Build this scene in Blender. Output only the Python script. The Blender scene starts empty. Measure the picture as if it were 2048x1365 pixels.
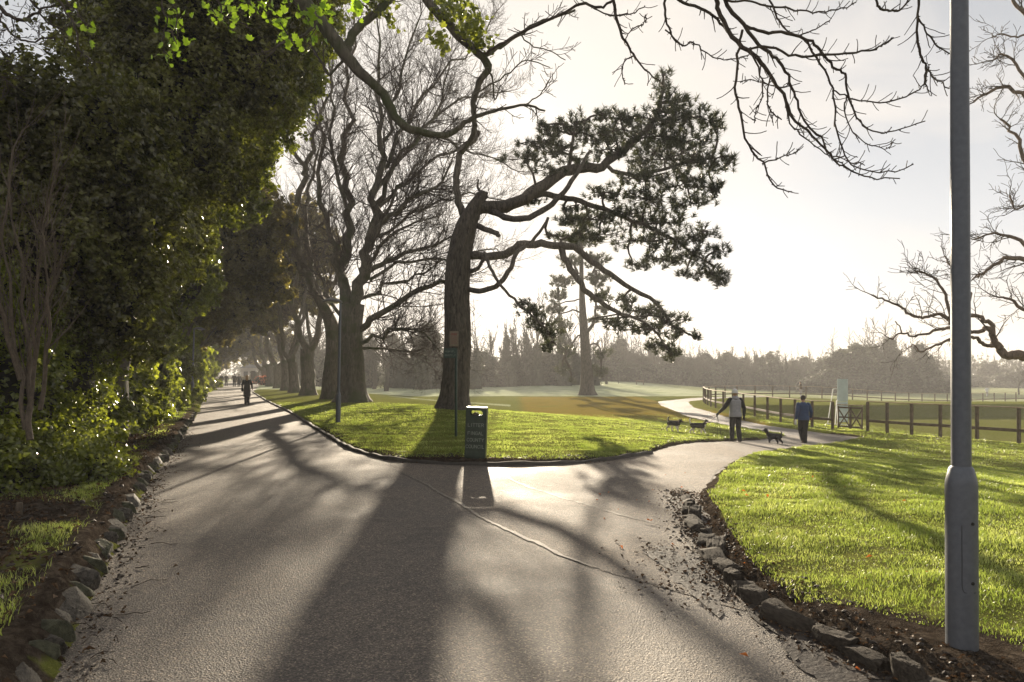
import bpy, math, random
import numpy as np
from mathutils import Vector, Matrix
R = math.radians
PI = math.pi
sc = bpy.context.scene

# ---------------------------------------------------------------- camera
CAM_H = 1.75
FPX = 1365.0          # focal length in pixels of the 2048 px wide photograph
HOR = 748.0           # row of the horizon
cam_d = bpy.data.cameras.new('camera')
cam_d.sensor_width = 36.0
cam_d.lens = 36.0 * FPX / 2048.0
cam_d.shift_y = (HOR - 682.5) / 2048.0
cam_d.clip_start = 0.05
cam_d.clip_end = 4000
cam = bpy.data.objects.new('camera', cam_d)
sc.collection.objects.link(cam)
cam.location = (0, 0, CAM_H)
cam.rotation_euler = (R(90), 0, 0)
sc.camera = cam

# ---------------------------------------------------------------- sun and sky
SUN_DIR = Vector((-0.0557, 1.0, 0.2493)).normalized()
SUN_EL = math.asin(SUN_DIR.z)
SUN_ROT = math.atan2(SUN_DIR.x, SUN_DIR.y)
world = bpy.data.worlds.new("World")
sc.world = world
world.use_nodes = True
wn, wl = world.node_tree.nodes, world.node_tree.links
wn.clear()
w_out = wn.new('ShaderNodeOutputWorld')
w_bg = wn.new('ShaderNodeBackground')
w_sky = wn.new('ShaderNodeTexSky')
w_sky.sky_type = 'NISHITA'
w_sky.sun_disc = False
w_sky.sun_elevation = SUN_EL
w_sky.sun_rotation = SUN_ROT
w_sky.air_density = 1.0
w_sky.dust_density = 2.0
w_sky.ozone_density = 1.0
w_hs = wn.new('ShaderNodeHueSaturation')
w_hs.inputs['Saturation'].default_value = 0.30
w_bg.inputs['Strength'].default_value = 0.05
# thin high cloud: a veil of soft streaks mixed into the sky
w_tc = wn.new('ShaderNodeTexCoord')
w_map = wn.new('ShaderNodeMapping'); w_map.inputs['Scale'].default_value = (1.2, 1.0, 3.2)
w_noi = wn.new('ShaderNodeTexNoise'); w_noi.inputs['Scale'].default_value = 2.6
w_noi.inputs['Detail'].default_value = 6; w_noi.inputs['Roughness'].default_value = 0.5
w_noi.inputs['Distortion'].default_value = 0.6
w_cr = wn.new('ShaderNodeMapRange')
w_cr.inputs['From Min'].default_value = 0.44; w_cr.inputs['From Max'].default_value = 0.68
w_cr.inputs['To Min'].default_value = 0.0; w_cr.inputs['To Max'].default_value = 0.75
w_mix = wn.new('ShaderNodeMix'); w_mix.data_type = 'RGBA'
SKY_VEIL = (5.9, 5.5, 5.1, 1)
# the milky overcast layer: Nishita flattened towards one pale tone
w_flat = wn.new('ShaderNodeMix'); w_flat.data_type = 'RGBA'
w_flat.inputs[0].default_value = 0.78
wl.new(w_tc.outputs['Generated'], w_map.inputs['Vector'])
wl.new(w_map.outputs[0], w_noi.inputs['Vector'])
wl.new(w_noi.outputs[0], w_cr.inputs['Value'])
wl.new(w_sky.outputs[0], w_hs.inputs['Color'])
# cream near the horizon, cool grey-blue higher up
w_sep = wn.new('ShaderNodeSeparateXYZ'); wl.new(w_tc.outputs['Generated'], w_sep.inputs[0])
w_gr = wn.new('ShaderNodeValToRGB')
for _e, _p, _c in zip((w_gr.color_ramp.elements[0], w_gr.color_ramp.elements[1], w_gr.color_ramp.elements.new(.16)), (0.0, .55, .16), ((4.7, 4.3, 3.8, 1), (3.5, 4.0, 4.8, 1), (4.0, 4.2, 4.55, 1))):
    _e.position = _p; _e.color = _c
wl.new(w_sep.outputs['Z'], w_gr.inputs[0])
wl.new(w_hs.outputs[0], w_flat.inputs[6]); wl.new(w_gr.outputs[0], w_flat.inputs[7])
wl.new(w_cr.outputs[0], w_mix.inputs[0])
wl.new(w_flat.outputs[2], w_mix.inputs[6]); w_mix.inputs[7].default_value = SKY_VEIL
# cream-coloured glow of the thin cloud round the sun
w_dot = wn.new('ShaderNodeVectorMath'); w_dot.operation = 'DOT_PRODUCT'
w_nrm = wn.new('ShaderNodeVectorMath'); w_nrm.operation = 'NORMALIZE'
wl.new(w_tc.outputs['Generated'], w_nrm.inputs[0]); wl.new(w_nrm.outputs[0], w_dot.inputs[0])
w_dot.inputs[1].default_value = SUN_DIR[:]
w_gl = wn.new('ShaderNodeMapRange'); w_gl.interpolation_type = 'SMOOTHSTEP'
w_gl.inputs['From Min'].default_value = 0.86; w_gl.inputs['From Max'].default_value = 1.0
w_gl.inputs['To Max'].default_value = 0.75
w_mg = wn.new('ShaderNodeMix'); w_mg.data_type = 'RGBA'
wl.new(w_dot.outputs['Value'], w_gl.inputs['Value']); wl.new(w_gl.outputs[0], w_mg.inputs[0])
wl.new(w_mix.outputs[2], w_mg.inputs[6]); w_mg.inputs[7].default_value = (6.3, 5.7, 4.95, 1)
wl.new(w_mg.outputs[2], w_bg.inputs['Color'])
wl.new(w_bg.outputs[0], w_out.inputs['Surface'])

sun_d = bpy.data.lights.new('sun', 'SUN')
sun_d.energy = 5.0
sun_d.angle = R(0.6)
sun_d.color = (1.0, 0.85, 0.64)
sun = bpy.data.objects.new('sun', sun_d)
sc.collection.objects.link(sun)
sun.rotation_euler = (-SUN_DIR).to_track_quat('-Z', 'Y').to_euler()
sun.location = (0, 0, 40)

sc.view_settings.view_transform = 'Standard'
sc.view_settings.look = 'None'
sc.view_settings.exposure = 1.76
sc.view_settings.gamma = 1.0
sc.render.engine = 'CYCLES'
cy = sc.cycles
cy.use_denoising = True
try:
    cy.denoiser = 'OPENIMAGEDENOISE'
    cy.denoising_input_passes = 'RGB_ALBEDO_NORMAL'
    cy.denoising_prefilter = 'ACCURATE'
except Exception:
    pass
cy.max_bounces = 7
cy.diffuse_bounces = 3
cy.glossy_bounces = 2
cy.transmission_bounces = 3
cy.transparent_max_bounces = 6
cy.volume_bounces = 0
cy.sample_clamp_indirect = 6
cy.caustics_reflective = False
cy.caustics_refractive = False

# ---------------------------------------------------------------- helpers
rng = np.random.default_rng(7)
random.seed(7)

def P(px, py, d):
    """A point at depth d seen at photograph pixel (px, py)."""
    return np.array([(px - 1024.0) / FPX * d, d, CAM_H - (py - HOR) / FPX * d])

def S(a, b, x):
    t = np.clip((np.asarray(x, float) - a) / (b - a), 0, 1)
    return t * t * (3 - 2 * t)

class MB:
    def __init__(self):
        self.v = []; self.f = []; self.m = []; self.sm = []; self.n = 0
    def add(self, v, f, mat=0, smooth=True):
        v = np.asarray(v, float).reshape(-1, 3); f = np.asarray(f, int)
        self.v.append(v); self.f.append(f + self.n)
        self.m.append(np.full(len(f), mat, int)); self.sm.append(np.full(len(f), smooth))
        self.n += len(v)
    def mesh(self, name, mats):
        me = bpy.data.meshes.new(name)
        if not self.v:
            return me
        v = np.concatenate(self.v)
        loops = np.concatenate([f.ravel() for f in self.f])
        tot = np.concatenate([np.full(len(f), f.shape[1], int) for f in self.f])
        start = np.concatenate([[0], np.cumsum(tot)[:-1]])
        me.vertices.add(len(v)); me.vertices.foreach_set('co', v.astype(np.float32).ravel())
        me.loops.add(len(loops)); me.loops.foreach_set('vertex_index', loops.astype(np.int32))
        me.polygons.add(len(tot))
        me.polygons.foreach_set('loop_start', start.astype(np.int32))
        me.polygons.foreach_set('loop_total', tot.astype(np.int32))
        if not isinstance(mats, (list, tuple)):
            mats = [mats]
        for m in mats:
            me.materials.append(m)
        me.polygons.foreach_set('material_index', np.concatenate(self.m).astype(np.int32))
        me.polygons.foreach_set('use_smooth', np.concatenate(self.sm).astype(bool))
        me.update(calc_edges=True)
        return me
    def build(self, name, mats, parent=None, loc=None, local=False):
        me = self.mesh(name, mats)
        if loc is not None:
            me.transform(Matrix.Translation(-Vector(loc)))
        o = bpy.data.objects.new(name, me)
        sc.collection.objects.link(o)
        if loc is not None:
            o.location = loc
        if parent is not None:
            o.parent = parent
            if loc is None and not local:
                # built in world coordinates: keep it there
                off = Vector(); q = parent
                while q is not None:
                    off += q.location; q = q.parent
                me.transform(Matrix.Translation(-off))
        return o

def tag(o, label=None, cat=None, group=None, kind=None):
    if label: o['label'] = label
    if cat: o['category'] = cat
    if group: o['group'] = group
    if kind: o['kind'] = kind
    return o

def empty(name, loc, label, cat, group=None):
    o = bpy.data.objects.new(name, None)
    sc.collection.objects.link(o)
    o.location = loc
    o.empty_display_size = 0.2
    return tag(o, label, cat, group)

def copy_tree(o, parent=None):
    c = o.copy(); sc.collection.objects.link(c)
    if parent is not None: c.parent = parent
    for ch in list(o.children):
        copy_tree(ch, c)
    return c

def tube(mb, pts, rad, k=6, mat=0, cap=True, rough=0.0, rg=None):
    pts = np.asarray(pts, float); rad = np.asarray(rad, float)
    n = len(pts)
    t = np.gradient(pts, axis=0)
    t /= np.linalg.norm(t, axis=1)[:, None] + 1e-9
    ref = np.array([0, 0, 1.0]) if abs(t[0][2]) < 0.9 else np.array([1.0, 0, 0])
    a = np.cross(t[0], ref); a /= np.linalg.norm(a)
    A = [a]
    for i in range(1, n):
        a = A[-1] - t[i] * np.dot(A[-1], t[i]); a /= np.linalg.norm(a) + 1e-9
        A.append(a)
    A = np.array(A); B = np.cross(t, A)
    th = np.arange(k) * 2 * PI / k
    rr = np.repeat(rad[:, None], k, 1)
    if rough and rg is not None:
        rr = rr * (1 + rg.uniform(-rough, rough, rr.shape))
    v = pts[:, None, :] + rr[:, :, None] * (np.cos(th)[None, :, None] * A[:, None, :] + np.sin(th)[None, :, None] * B[:, None, :])
    i = np.arange(n - 1)[:, None] * k; j = np.arange(k)[None, :]; j2 = (np.arange(k) + 1)[None, :] % k
    f = np.stack([i + j, i + j2, i + k + j2, i + k + j], -1).reshape(-1, 4)
    mb.add(v.reshape(-1, 3), f, mat)
    if cap and k >= 5:
        c = np.stack([v[0].mean(0), v[-1].mean(0)])
        fs = []
        base = np.concatenate([v[0], v[-1], c])
        for q in range(k):
            fs.append([2 * k, (q + 1) % k, q]); fs.append([2 * k + 1, k + q, k + (q + 1) % k])
        mb.add(base, fs, mat, False)

def box(mb, c, s, mat=0, rot=None, bev=0.0):
    """A box with chamfered edges when bev > 0 (rot: 3x3 matrix)."""
    c = np.asarray(c, float); h = np.asarray(s, float) / 2
    if bev <= 0:
        sg = np.array([[x, y, z] for z in (-1, 1) for y in (-1, 1) for x in (-1, 1)], float)
        v = sg * h
        f = [[0, 2, 3, 1], [4, 5, 7, 6], [0, 1, 5, 4], [2, 6, 7, 3], [0, 4, 6, 2], [1, 3, 7, 5]]
        if rot is not None: v = v @ np.asarray(rot).T
        mb.add(v + c, f, mat, False); return
    vs = []; idx = {}
    for sx in (-1, 1):
        for sy in (-1, 1):
            for sz in (-1, 1):
                for ax in range(3):
                    p = np.array([sx, sy, sz]) * (h - bev); p[ax] = (sx, sy, sz)[ax] * h[ax]
                    idx[(sx, sy, sz, ax)] = len(vs); vs.append(p)
    fs4 = []; fs3 = []
    for ax in range(3):
        o1, o2 = [a for a in range(3) if a != ax]
        for s_ in (-1, 1):
            q = []
            for (u, w) in ((-1, -1), (1, -1), (1, 1), (-1, 1)):
                k = [0, 0, 0]; k[ax] = s_; k[o1] = u; k[o2] = w
                q.append(idx[tuple(k) + (ax,)])
            fs4.append(q)
        for u in (-1, 1):
            for w in (-1, 1):
                k1 = [0, 0, 0]; k1[o1] = u; k1[o2] = w
                a = list(k1); a[ax] = -1; b = list(k1); b[ax] = 1
                fs4.append([idx[tuple(a) + (o1,)], idx[tuple(b) + (o1,)], idx[tuple(b) + (o2,)], idx[tuple(a) + (o2,)]])
    for sx in (-1, 1):
        for sy in (-1, 1):
            for sz in (-1, 1):
                fs3.append([idx[(sx, sy, sz, a)] for a in range(3)])
    v = np.array(vs)
    # orient faces outwards
    def fix(fs):
        out = []
        for f in fs:
            p = v[f]; nrm = np.cross(p[1] - p[0], p[2] - p[0])
            out.append(f if np.dot(nrm, p.mean(0)) > 0 else f[::-1])
        return out
    fs4, fs3 = fix(fs4), fix(fs3)
    if rot is not None: v = v @ np.asarray(rot).T
    mb.add(v + c, fs4, mat, False)
    n0 = mb.n - len(v)
    mb.f.append(np.array(fs3) + n0); mb.m.append(np.full(8, mat, int)); mb.sm.append(np.full(8, False))

def lathe(mb, prof, k=24, c=(0, 0, 0), mat=0, smooth=True):
    prof = np.asarray(prof, float); n = len(prof)
    th = np.arange(k) * 2 * PI / k
    v = np.stack([prof[:, 0][:, None] * np.cos(th), prof[:, 0][:, None] * np.sin(th), np.repeat(prof[:, 1][:, None], k, 1)], -1)
    i = np.arange(n - 1)[:, None] * k; j = np.arange(k)[None, :]; j2 = (np.arange(k) + 1)[None, :] % k
    f = np.stack([i + j, i + j2, i + k + j2, i + k + j], -1).reshape(-1, 4)
    mb.add(v.reshape(-1, 3) + np.asarray(c), f, mat, smooth)

_ICO = {}
def ico(sub):
    if sub not in _ICO:
        import bmesh
        bm = bmesh.new(); bmesh.ops.create_icosphere(bm, subdivisions=sub, radius=1.0)
        v = np.array([x.co[:] for x in bm.verts]); f = np.array([[w.index for w in x.verts] for x in bm.faces])
        bm.free(); _ICO[sub] = (v, f)
    return _ICO[sub]

def wob(p, s, seed=0.0):
    """cheap smooth noise in [-1, 1]"""
    x, y, z = p[..., 0] * s + seed, p[..., 1] * s + seed * 1.7, p[..., 2] * s - seed
    return (np.sin(x * 1.3 + 1.7 * np.sin(y * 0.9 + 0.5)) + np.sin(y * 1.7 + 1.3 * np.sin(z * 1.1 + 2.0)) + np.sin(z * 1.5 + 1.9 * np.sin(x * 1.2 + 4.0))) / 3

def blob(mb, c, r, sub=3, amp=0.15, freq=2.0, seed=0.0, mat=0):
    v, f = ico(sub)
    w = 1 + amp * wob(v, freq, seed) + amp * 0.5 * wob(v, freq * 2.7, seed + 3)
    mb.add(v * w[:, None] * np.asarray(r) + np.asarray(c), f, mat)

def leaves(mb, pos, size, rg, up=0.3, outdir=None, out=0.6, mat=0, fold=0.25, asp=0.75):
    """one kite-shaped leaf (two folded triangles' worth, a quad) at every position"""
    n = len(pos)
    nr = rg.normal(size=(n, 3)); nr[:, 2] += up * 2
    if outdir is not None: nr = nr * (1 - out) + outdir * out * 1.8
    nr /= np.linalg.norm(nr, axis=1)[:, None] + 1e-9
    a = np.cross(nr, rg.normal(size=(n, 3))); a /= np.linalg.norm(a, axis=1)[:, None] + 1e-9
    b = np.cross(nr, a)
    s = (size * rg.uniform(0.5, 1.4, n))[:, None]
    p0 = pos - a * s * 0.5
    p1 = pos - a * s * 0.08 + b * s * 0.5 * asp + nr * s * fold * 0.3
    p2 = pos + a * s * 0.6 - nr * s * fold * 0.3
    p3 = pos - a * s * 0.08 - b * s * 0.5 * asp + nr * s * fold * 0.3
    v = np.stack([p0, p1, p2, p3], 1).reshape(-1, 3)
    f = np.arange(n * 4).reshape(n, 4)
    mb.add(v, f, mat, False)

def ell_points(c, r, n, rg, lo=0.72, hi=1.05, amp=0.18, freq=2.2, seed=0.0):
    d = rg.normal(size=(n, 3)); d /= np.linalg.norm(d, axis=1)[:, None]
    w = 1 + amp * wob(d, freq, seed) + amp * 0.6 * wob(d, freq * 2.9, seed + 3)
    rad = rg.uniform(lo ** 2, hi ** 2, n) ** 0.5 * w
    return np.asarray(c) + d * rad[:, None] * np.asarray(r), d

def ivy_leaves(mb, pos, size, rg, facing, spread=0.5, mat=0):
    """five-pointed ivy leaves, slightly cupped"""
    n = len(pos); nr = np.asarray(facing, float) + rg.normal(size=(n, 3)) * spread; nr /= np.linalg.norm(nr, axis=1)[:, None]
    a = np.cross(nr, rg.normal(size=(n, 3)) * .6 + np.array([1.0, 0, 0])); a /= np.linalg.norm(a, axis=1)[:, None]; b = np.cross(nr, a)
    shp = np.array([(-.42, .0), (-.40, .22), (-.12, .50), (-.02, .30), (.30, .36), (.28, .16), (.62, .0), (.28, -.16), (.30, -.36), (-.02, -.30), (-.12, -.50), (-.40, -.22)])
    s = (size * rg.uniform(.55, 1.3, n))[:, None, None]
    v = pos[:, None, :] + s * (shp[None, :, 0, None] * a[:, None, :] + shp[None, :, 1, None] * b[:, None, :] + (np.abs(shp[:, 1]) * .35)[None, :, None] * nr[:, None, :])
    mb.add(v.reshape(-1, 3), np.arange(n * 12).reshape(n, 12), mat, False)

# ---------------------------------------------------------------- materials
def mat_new(name):
    m = bpy.data.materials.new(name); m.use_nodes = True
    nt = m.node_tree; nt.nodes.clear()
    o = nt.nodes.new('ShaderNodeOutputMaterial')
    return m, nt, o

def N(nt, typ, **kw):
    n = nt.nodes.new(typ)
    for k, v in kw.items():
        if k in n.inputs: n.inputs[k].default_value = v
        else: setattr(n, k, v)
    return n

def ramp(nt, src, stops, interp='LINEAR'):
    r = nt.nodes.new('ShaderNodeValToRGB'); r.color_ramp.interpolation = interp
    el = r.color_ramp.elements
    while len(el) < len(stops): el.new(0.5)
    for e, (p, c) in zip(el, stops):
        e.position = p; e.color = (*c, 1)
    nt.links.new(src, r.inputs[0])
    return r.outputs[0]

def noise(nt, scale, detail=4, rough=0.55, vec=None, dist=0.0):
    n = N(nt, 'ShaderNodeTexNoise', Scale=scale, Detail=detail, Roughness=rough, Distortion=dist)
    if vec is not None: nt.links.new(vec, n.inputs['Vector'])
    return n.outputs[0]

def coords(nt, scale=(1, 1, 1), kind='Object'):
    tc = N(nt, 'ShaderNodeTexCoord'); mp = N(nt, 'ShaderNodeMapping'); mp.inputs['Scale'].default_value = scale
    nt.links.new(tc.outputs[kind], mp.inputs['Vector'])
    return mp.outputs[0]

def mixc(nt, fac, a, b, mode='MIX'):
    m = N(nt, 'ShaderNodeMix', data_type='RGBA', blend_type=mode)
    for s, v in ((m.inputs[0], fac), (m.inputs[6], a), (m.inputs[7], b)):
        if hasattr(v, 'links') or isinstance(v, bpy.types.NodeSocket): nt.links.new(v, s)
        elif isinstance(v, (int, float)): s.default_value = v
        else: s.default_value = (*v, 1)
    return m.outputs[2]

def bump(nt, h, strength=0.5, dist=0.02):
    b = N(nt, 'ShaderNodeBump', Strength=strength, Distance=dist)
    nt.links.new(h, b.inputs['Height'])
    return b.outputs[0]

def plain(name, col, rough=0.6, var=0.25, scale=6.0, bmp=0.0, bscale=40.0, spec=0.5, metal=0.0, kind='Object'):
    """a painted / cloth / wood surface with a mottled tone and optional fine bump"""
    m, nt, o = mat_new(name)
    b = N(nt, 'ShaderNodeBsdfPrincipled')
    c = coords(nt, kind=kind)
    lo = [x * (1 - var) for x in col]; hi = [min(1, x * (1 + var)) for x in col]
    nt.links.new(ramp(nt, noise(nt, scale, 5, 0.6, c), [(0.3, lo), (0.7, hi)]), b.inputs['Base Color'])
    b.inputs['Roughness'].default_value = rough
    b.inputs['Specular IOR Level'].default_value = spec
    b.inputs['Metallic'].default_value = metal
    if bmp: nt.links.new(bump(nt, noise(nt, bscale, 4, 0.6, c), bmp, 0.01), b.inputs['Normal'])
    nt.links.new(b.outputs[0], o.inputs['Surface'])
    return m

def foliage(name, lo, mid, hi, trans, tcol, rough=0.4, scale=0.9, spec=0.5):
    """leaf: tone varies from clump to clump and from leaf to leaf; light passes through"""
    m, nt, o = mat_new(name)
    b = N(nt, 'ShaderNodeBsdfPrincipled', Roughness=rough)
    b.inputs['Specular IOR Level'].default_value = spec
    c = coords(nt, kind='Object')
    n1 = noise(nt, scale, 3, 0.6, c); n2 = noise(nt, scale * 14, 2, 0.5, c)
    mx = N(nt, 'ShaderNodeMath', operation='MULTIPLY_ADD'); nt.links.new(n2, mx.inputs[0]); mx.inputs[1].default_value = 0.5
    ml = N(nt, 'ShaderNodeMath', operation='MULTIPLY'); nt.links.new(n1, ml.inputs[0]); ml.inputs[1].default_value = 0.5
    nt.links.new(ml.outputs[0], mx.inputs[2])
    col = ramp(nt, mx.outputs[0], [(0.36, lo), (0.5, mid), (0.64, hi)])
    nt.links.new(col, b.inputs['Base Color'])
    t = N(nt, 'ShaderNodeBsdfTranslucent')
    tm = mixc(nt, 1.0, col, tcol, 'MULTIPLY')
    nt.links.new(tm, t.inputs['Color'])
    mix = N(nt, 'ShaderNodeMixShader'); mix.inputs[0].default_value = trans
    nt.links.new(b.outputs[0], mix.inputs[1]); nt.links.new(t.outputs[0], mix.inputs[2])
    nt.links.new(mix.outputs[0], o.inputs['Surface'])
    return m

def bark(name, lo, hi, scale=3.0, bstr=0.8, bdist=0.05, stretch=0.18, moss=None):
    m, nt, o = mat_new(name)
    b = N(nt, 'ShaderNodeBsdfPrincipled', Roughness=0.85)
    b.inputs['Specular IOR Level'].default_value = 0.25
    c = coords(nt, (1, 1, stretch)); c2 = coords(nt)
    h = noise(nt, scale * 5, 6, 0.65, c, 0.8)
    col = ramp(nt, h, [(0.3, lo), (0.68, hi)])
    if moss:
        mk = ramp(nt, noise(nt, 0.8, 4, 0.6, c2), [(0.48, (0, 0, 0)), (0.62, (1, 1, 1))])
        col = mixc(nt, mk, col, moss)
    nt.links.new(col, b.inputs['Base Color'])
    nt.links.new(bump(nt, h, bstr, bdist), b.inputs['Normal'])
    nt.links.new(b.outputs[0], o.inputs['Surface'])
    return m

M = {}
M['bark_pine'] = bark('bark_pine', (0.03, 0.026, 0.022), (0.17, 0.145, 0.12), 2.2, 1.0, 0.08, 0.26)
M['bark_grey'] = bark('bark_grey', (0.045, 0.04, 0.03), (0.16, 0.14, 0.11), 2.0, 0.8, 0.05, 0.25, moss=(0.06, 0.07, 0.03))
M['twig'] = bark('twig', (0.035, 0.027, 0.022), (0.10, 0.08, 0.065), 6, 0.3, 0.01, 0.5)
M['twig_pale'] = bark('twig_pale', (0.06, 0.047, 0.036), (0.14, 0.11, 0.08), 6, 0.3, 0.01, 0.5)
M['bark_oak'] = bark('bark_oak', (0.06, 0.045, 0.035), (0.22, 0.16, 0.12), 3, 0.8, 0.04, 0.3)
M['bark_far'] = bark('bark_far', (0.03, 0.028, 0.022), (0.07, 0.06, 0.045), 2, 0.2, 0.03, 0.3)
M['needles'] = foliage('pine_needles', (0.022, 0.03, 0.014), (0.04, 0.05, 0.022), (0.07, 0.08, 0.03), 0.22, (1.6, 1.5, 0.7), 0.5, 1.0)
M['ivy'] = foliage('ivy_leaf', (0.05, 0.055, 0.016), (0.11, 0.13, 0.03), (0.21, 0.23, 0.055), 0.42, (2.6, 2.6, 0.9), 0.24, 1.0, 0.7)
M['ivy_bright'] = foliage('young_ivy_leaf', (0.12, 0.19, 0.02), (0.16, 0.25, 0.03), (0.2, 0.3, 0.04), 0.62, (1.9, 1.9, 0.9), 0.35, 1.5)
M['dark_leaf'] = foliage('dark_evergreen_leaf', (0.035, 0.034, 0.016), (0.09, 0.085, 0.032), (0.21, 0.21, 0.065), 0.36, (2.1, 2.4, 0.9), 0.26, 0.7, 0.6)
M['brown_leaf'] = foliage('dull_evergreen_leaf', (0.055, 0.052, 0.024), (0.11, 0.10, 0.04), (0.2, 0.19, 0.06), 0.4, (2.0, 1.8, 0.8), 0.45, 0.6)
M['core'] = plain('dark_gap_filler', (0.012, 0.011, 0.008), 0.9, 0.4, 3, spec=0.1)  # near-black filler blobs: shade between the leaves put into the colour
M['far_leaf'] = foliage('far_leaf', (0.02, 0.024, 0.013), (0.035, 0.042, 0.02), (0.06, 0.07, 0.03), 0.2, (1.5, 1.4, 0.7), 0.6, 0.3)
M['beech'] = foliage('copper_leaf', (0.22, 0.06, 0.02), (0.35, 0.10, 0.03), (0.45, 0.16, 0.05), 0.4, (1.5, 1.0, 0.6), 0.6, 1.5)
M['grass_blade'] = foliage('grass_blade', (0.11, 0.148, 0.032), (0.20, 0.24, 0.07), (0.38, 0.40, 0.19), 0.54, (1.7, 1.78, 0.95), 0.38, 0.8, 0.6)
M['litter'] = foliage('dead_leaf', (0.03, 0.02, 0.012), (0.07, 0.045, 0.025), (0.16, 0.10, 0.055), 0.15, (1.3, 1.0, 0.7), 0.7, 3.0, 0.25)
M['litter_orange'] = foliage('orange_dead_leaf', (0.35, 0.10, 0.02), (0.5, 0.16, 0.03), (0.55, 0.22, 0.05), 0.3, (1.3, 1.0, 0.7), 0.5, 3.0)

# ground: lawn / ochre fairway / frosted grass / bare soil chosen by a stored attribute
def ground_mat():
    m, nt, o = mat_new('grass_and_soil')
    b = N(nt, 'ShaderNodeBsdfPrincipled', Roughness=0.75)
    b.inputs['Specular IOR Level'].default_value = 0.0
    c = coords(nt)
    at = N(nt, 'ShaderNodeAttribute', attribute_name='zone')
    sp = N(nt, 'ShaderNodeSeparateColor'); nt.links.new(at.outputs['Color'], sp.inputs[0])
    n1 = noise(nt, 0.55, 6, 0.65, c); n2 = noise(nt, 9, 5, 0.7, c); n3 = noise(nt, 70, 3, 0.6, c)
    g = ramp(nt, n2, [(0.3, (0.075, 0.09, 0.022)), (0.55, (0.15, 0.165, 0.04)), (0.72, (0.28, 0.28, 0.10))])
    g = mixc(nt, ramp(nt, n1, [(0.38, (0, 0, 0)), (0.7, (1, 1, 1))]), g, (0.17, 0.17, 0.055))
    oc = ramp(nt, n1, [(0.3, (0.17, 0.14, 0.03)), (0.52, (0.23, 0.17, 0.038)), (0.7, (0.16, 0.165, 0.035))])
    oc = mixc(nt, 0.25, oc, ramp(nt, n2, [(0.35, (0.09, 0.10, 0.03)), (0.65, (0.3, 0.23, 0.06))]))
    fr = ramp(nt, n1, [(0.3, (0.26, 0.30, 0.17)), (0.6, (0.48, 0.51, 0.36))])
    so = ramp(nt, n2, [(0.3, (0.026, 0.020, 0.015)), (0.5, (0.058, 0.046, 0.036)), (0.72, (0.13, 0.105, 0.082))])
    # ragged borders between the zones
    def edge(ch):
        a = N(nt, 'ShaderNodeMath', operation='ADD'); nt.links.new(sp.outputs[ch], a.inputs[0])
        s = N(nt, 'ShaderNodeMath', operation='MULTIPLY_ADD'); nt.links.new(n2, s.inputs[0]); s.inputs[1].default_value = 0.8; s.inputs[2].default_value = -0.4
        nt.links.new(s.outputs[0], a.inputs[1])
        r = N(nt, 'ShaderNodeMapRange'); r.inputs['From Min'].default_value = 0.35; r.inputs['From Max'].default_value = 0.65
        nt.links.new(a.outputs[0], r.inputs['Value']); return r.outputs[0]
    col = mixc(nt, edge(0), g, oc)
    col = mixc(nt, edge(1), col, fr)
    soil = edge(2)
    col = mixc(nt, soil, col, so)
    nt.links.new(col, b.inputs['Base Color'])
    hm = N(nt, 'ShaderNodeMath', operation='MULTIPLY_ADD'); nt.links.new(n2, hm.inputs[0]); hm.inputs[1].default_value = 2.0
    nt.links.new(n3, hm.inputs[2])
    nt.links.new(bump(nt, hm.outputs[0], 0.9, 0.035), b.inputs['Normal'])
    nt.links.new(b.outputs[0], o.inputs['Surface'])
    return m
M['ground'] = ground_mat()

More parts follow.
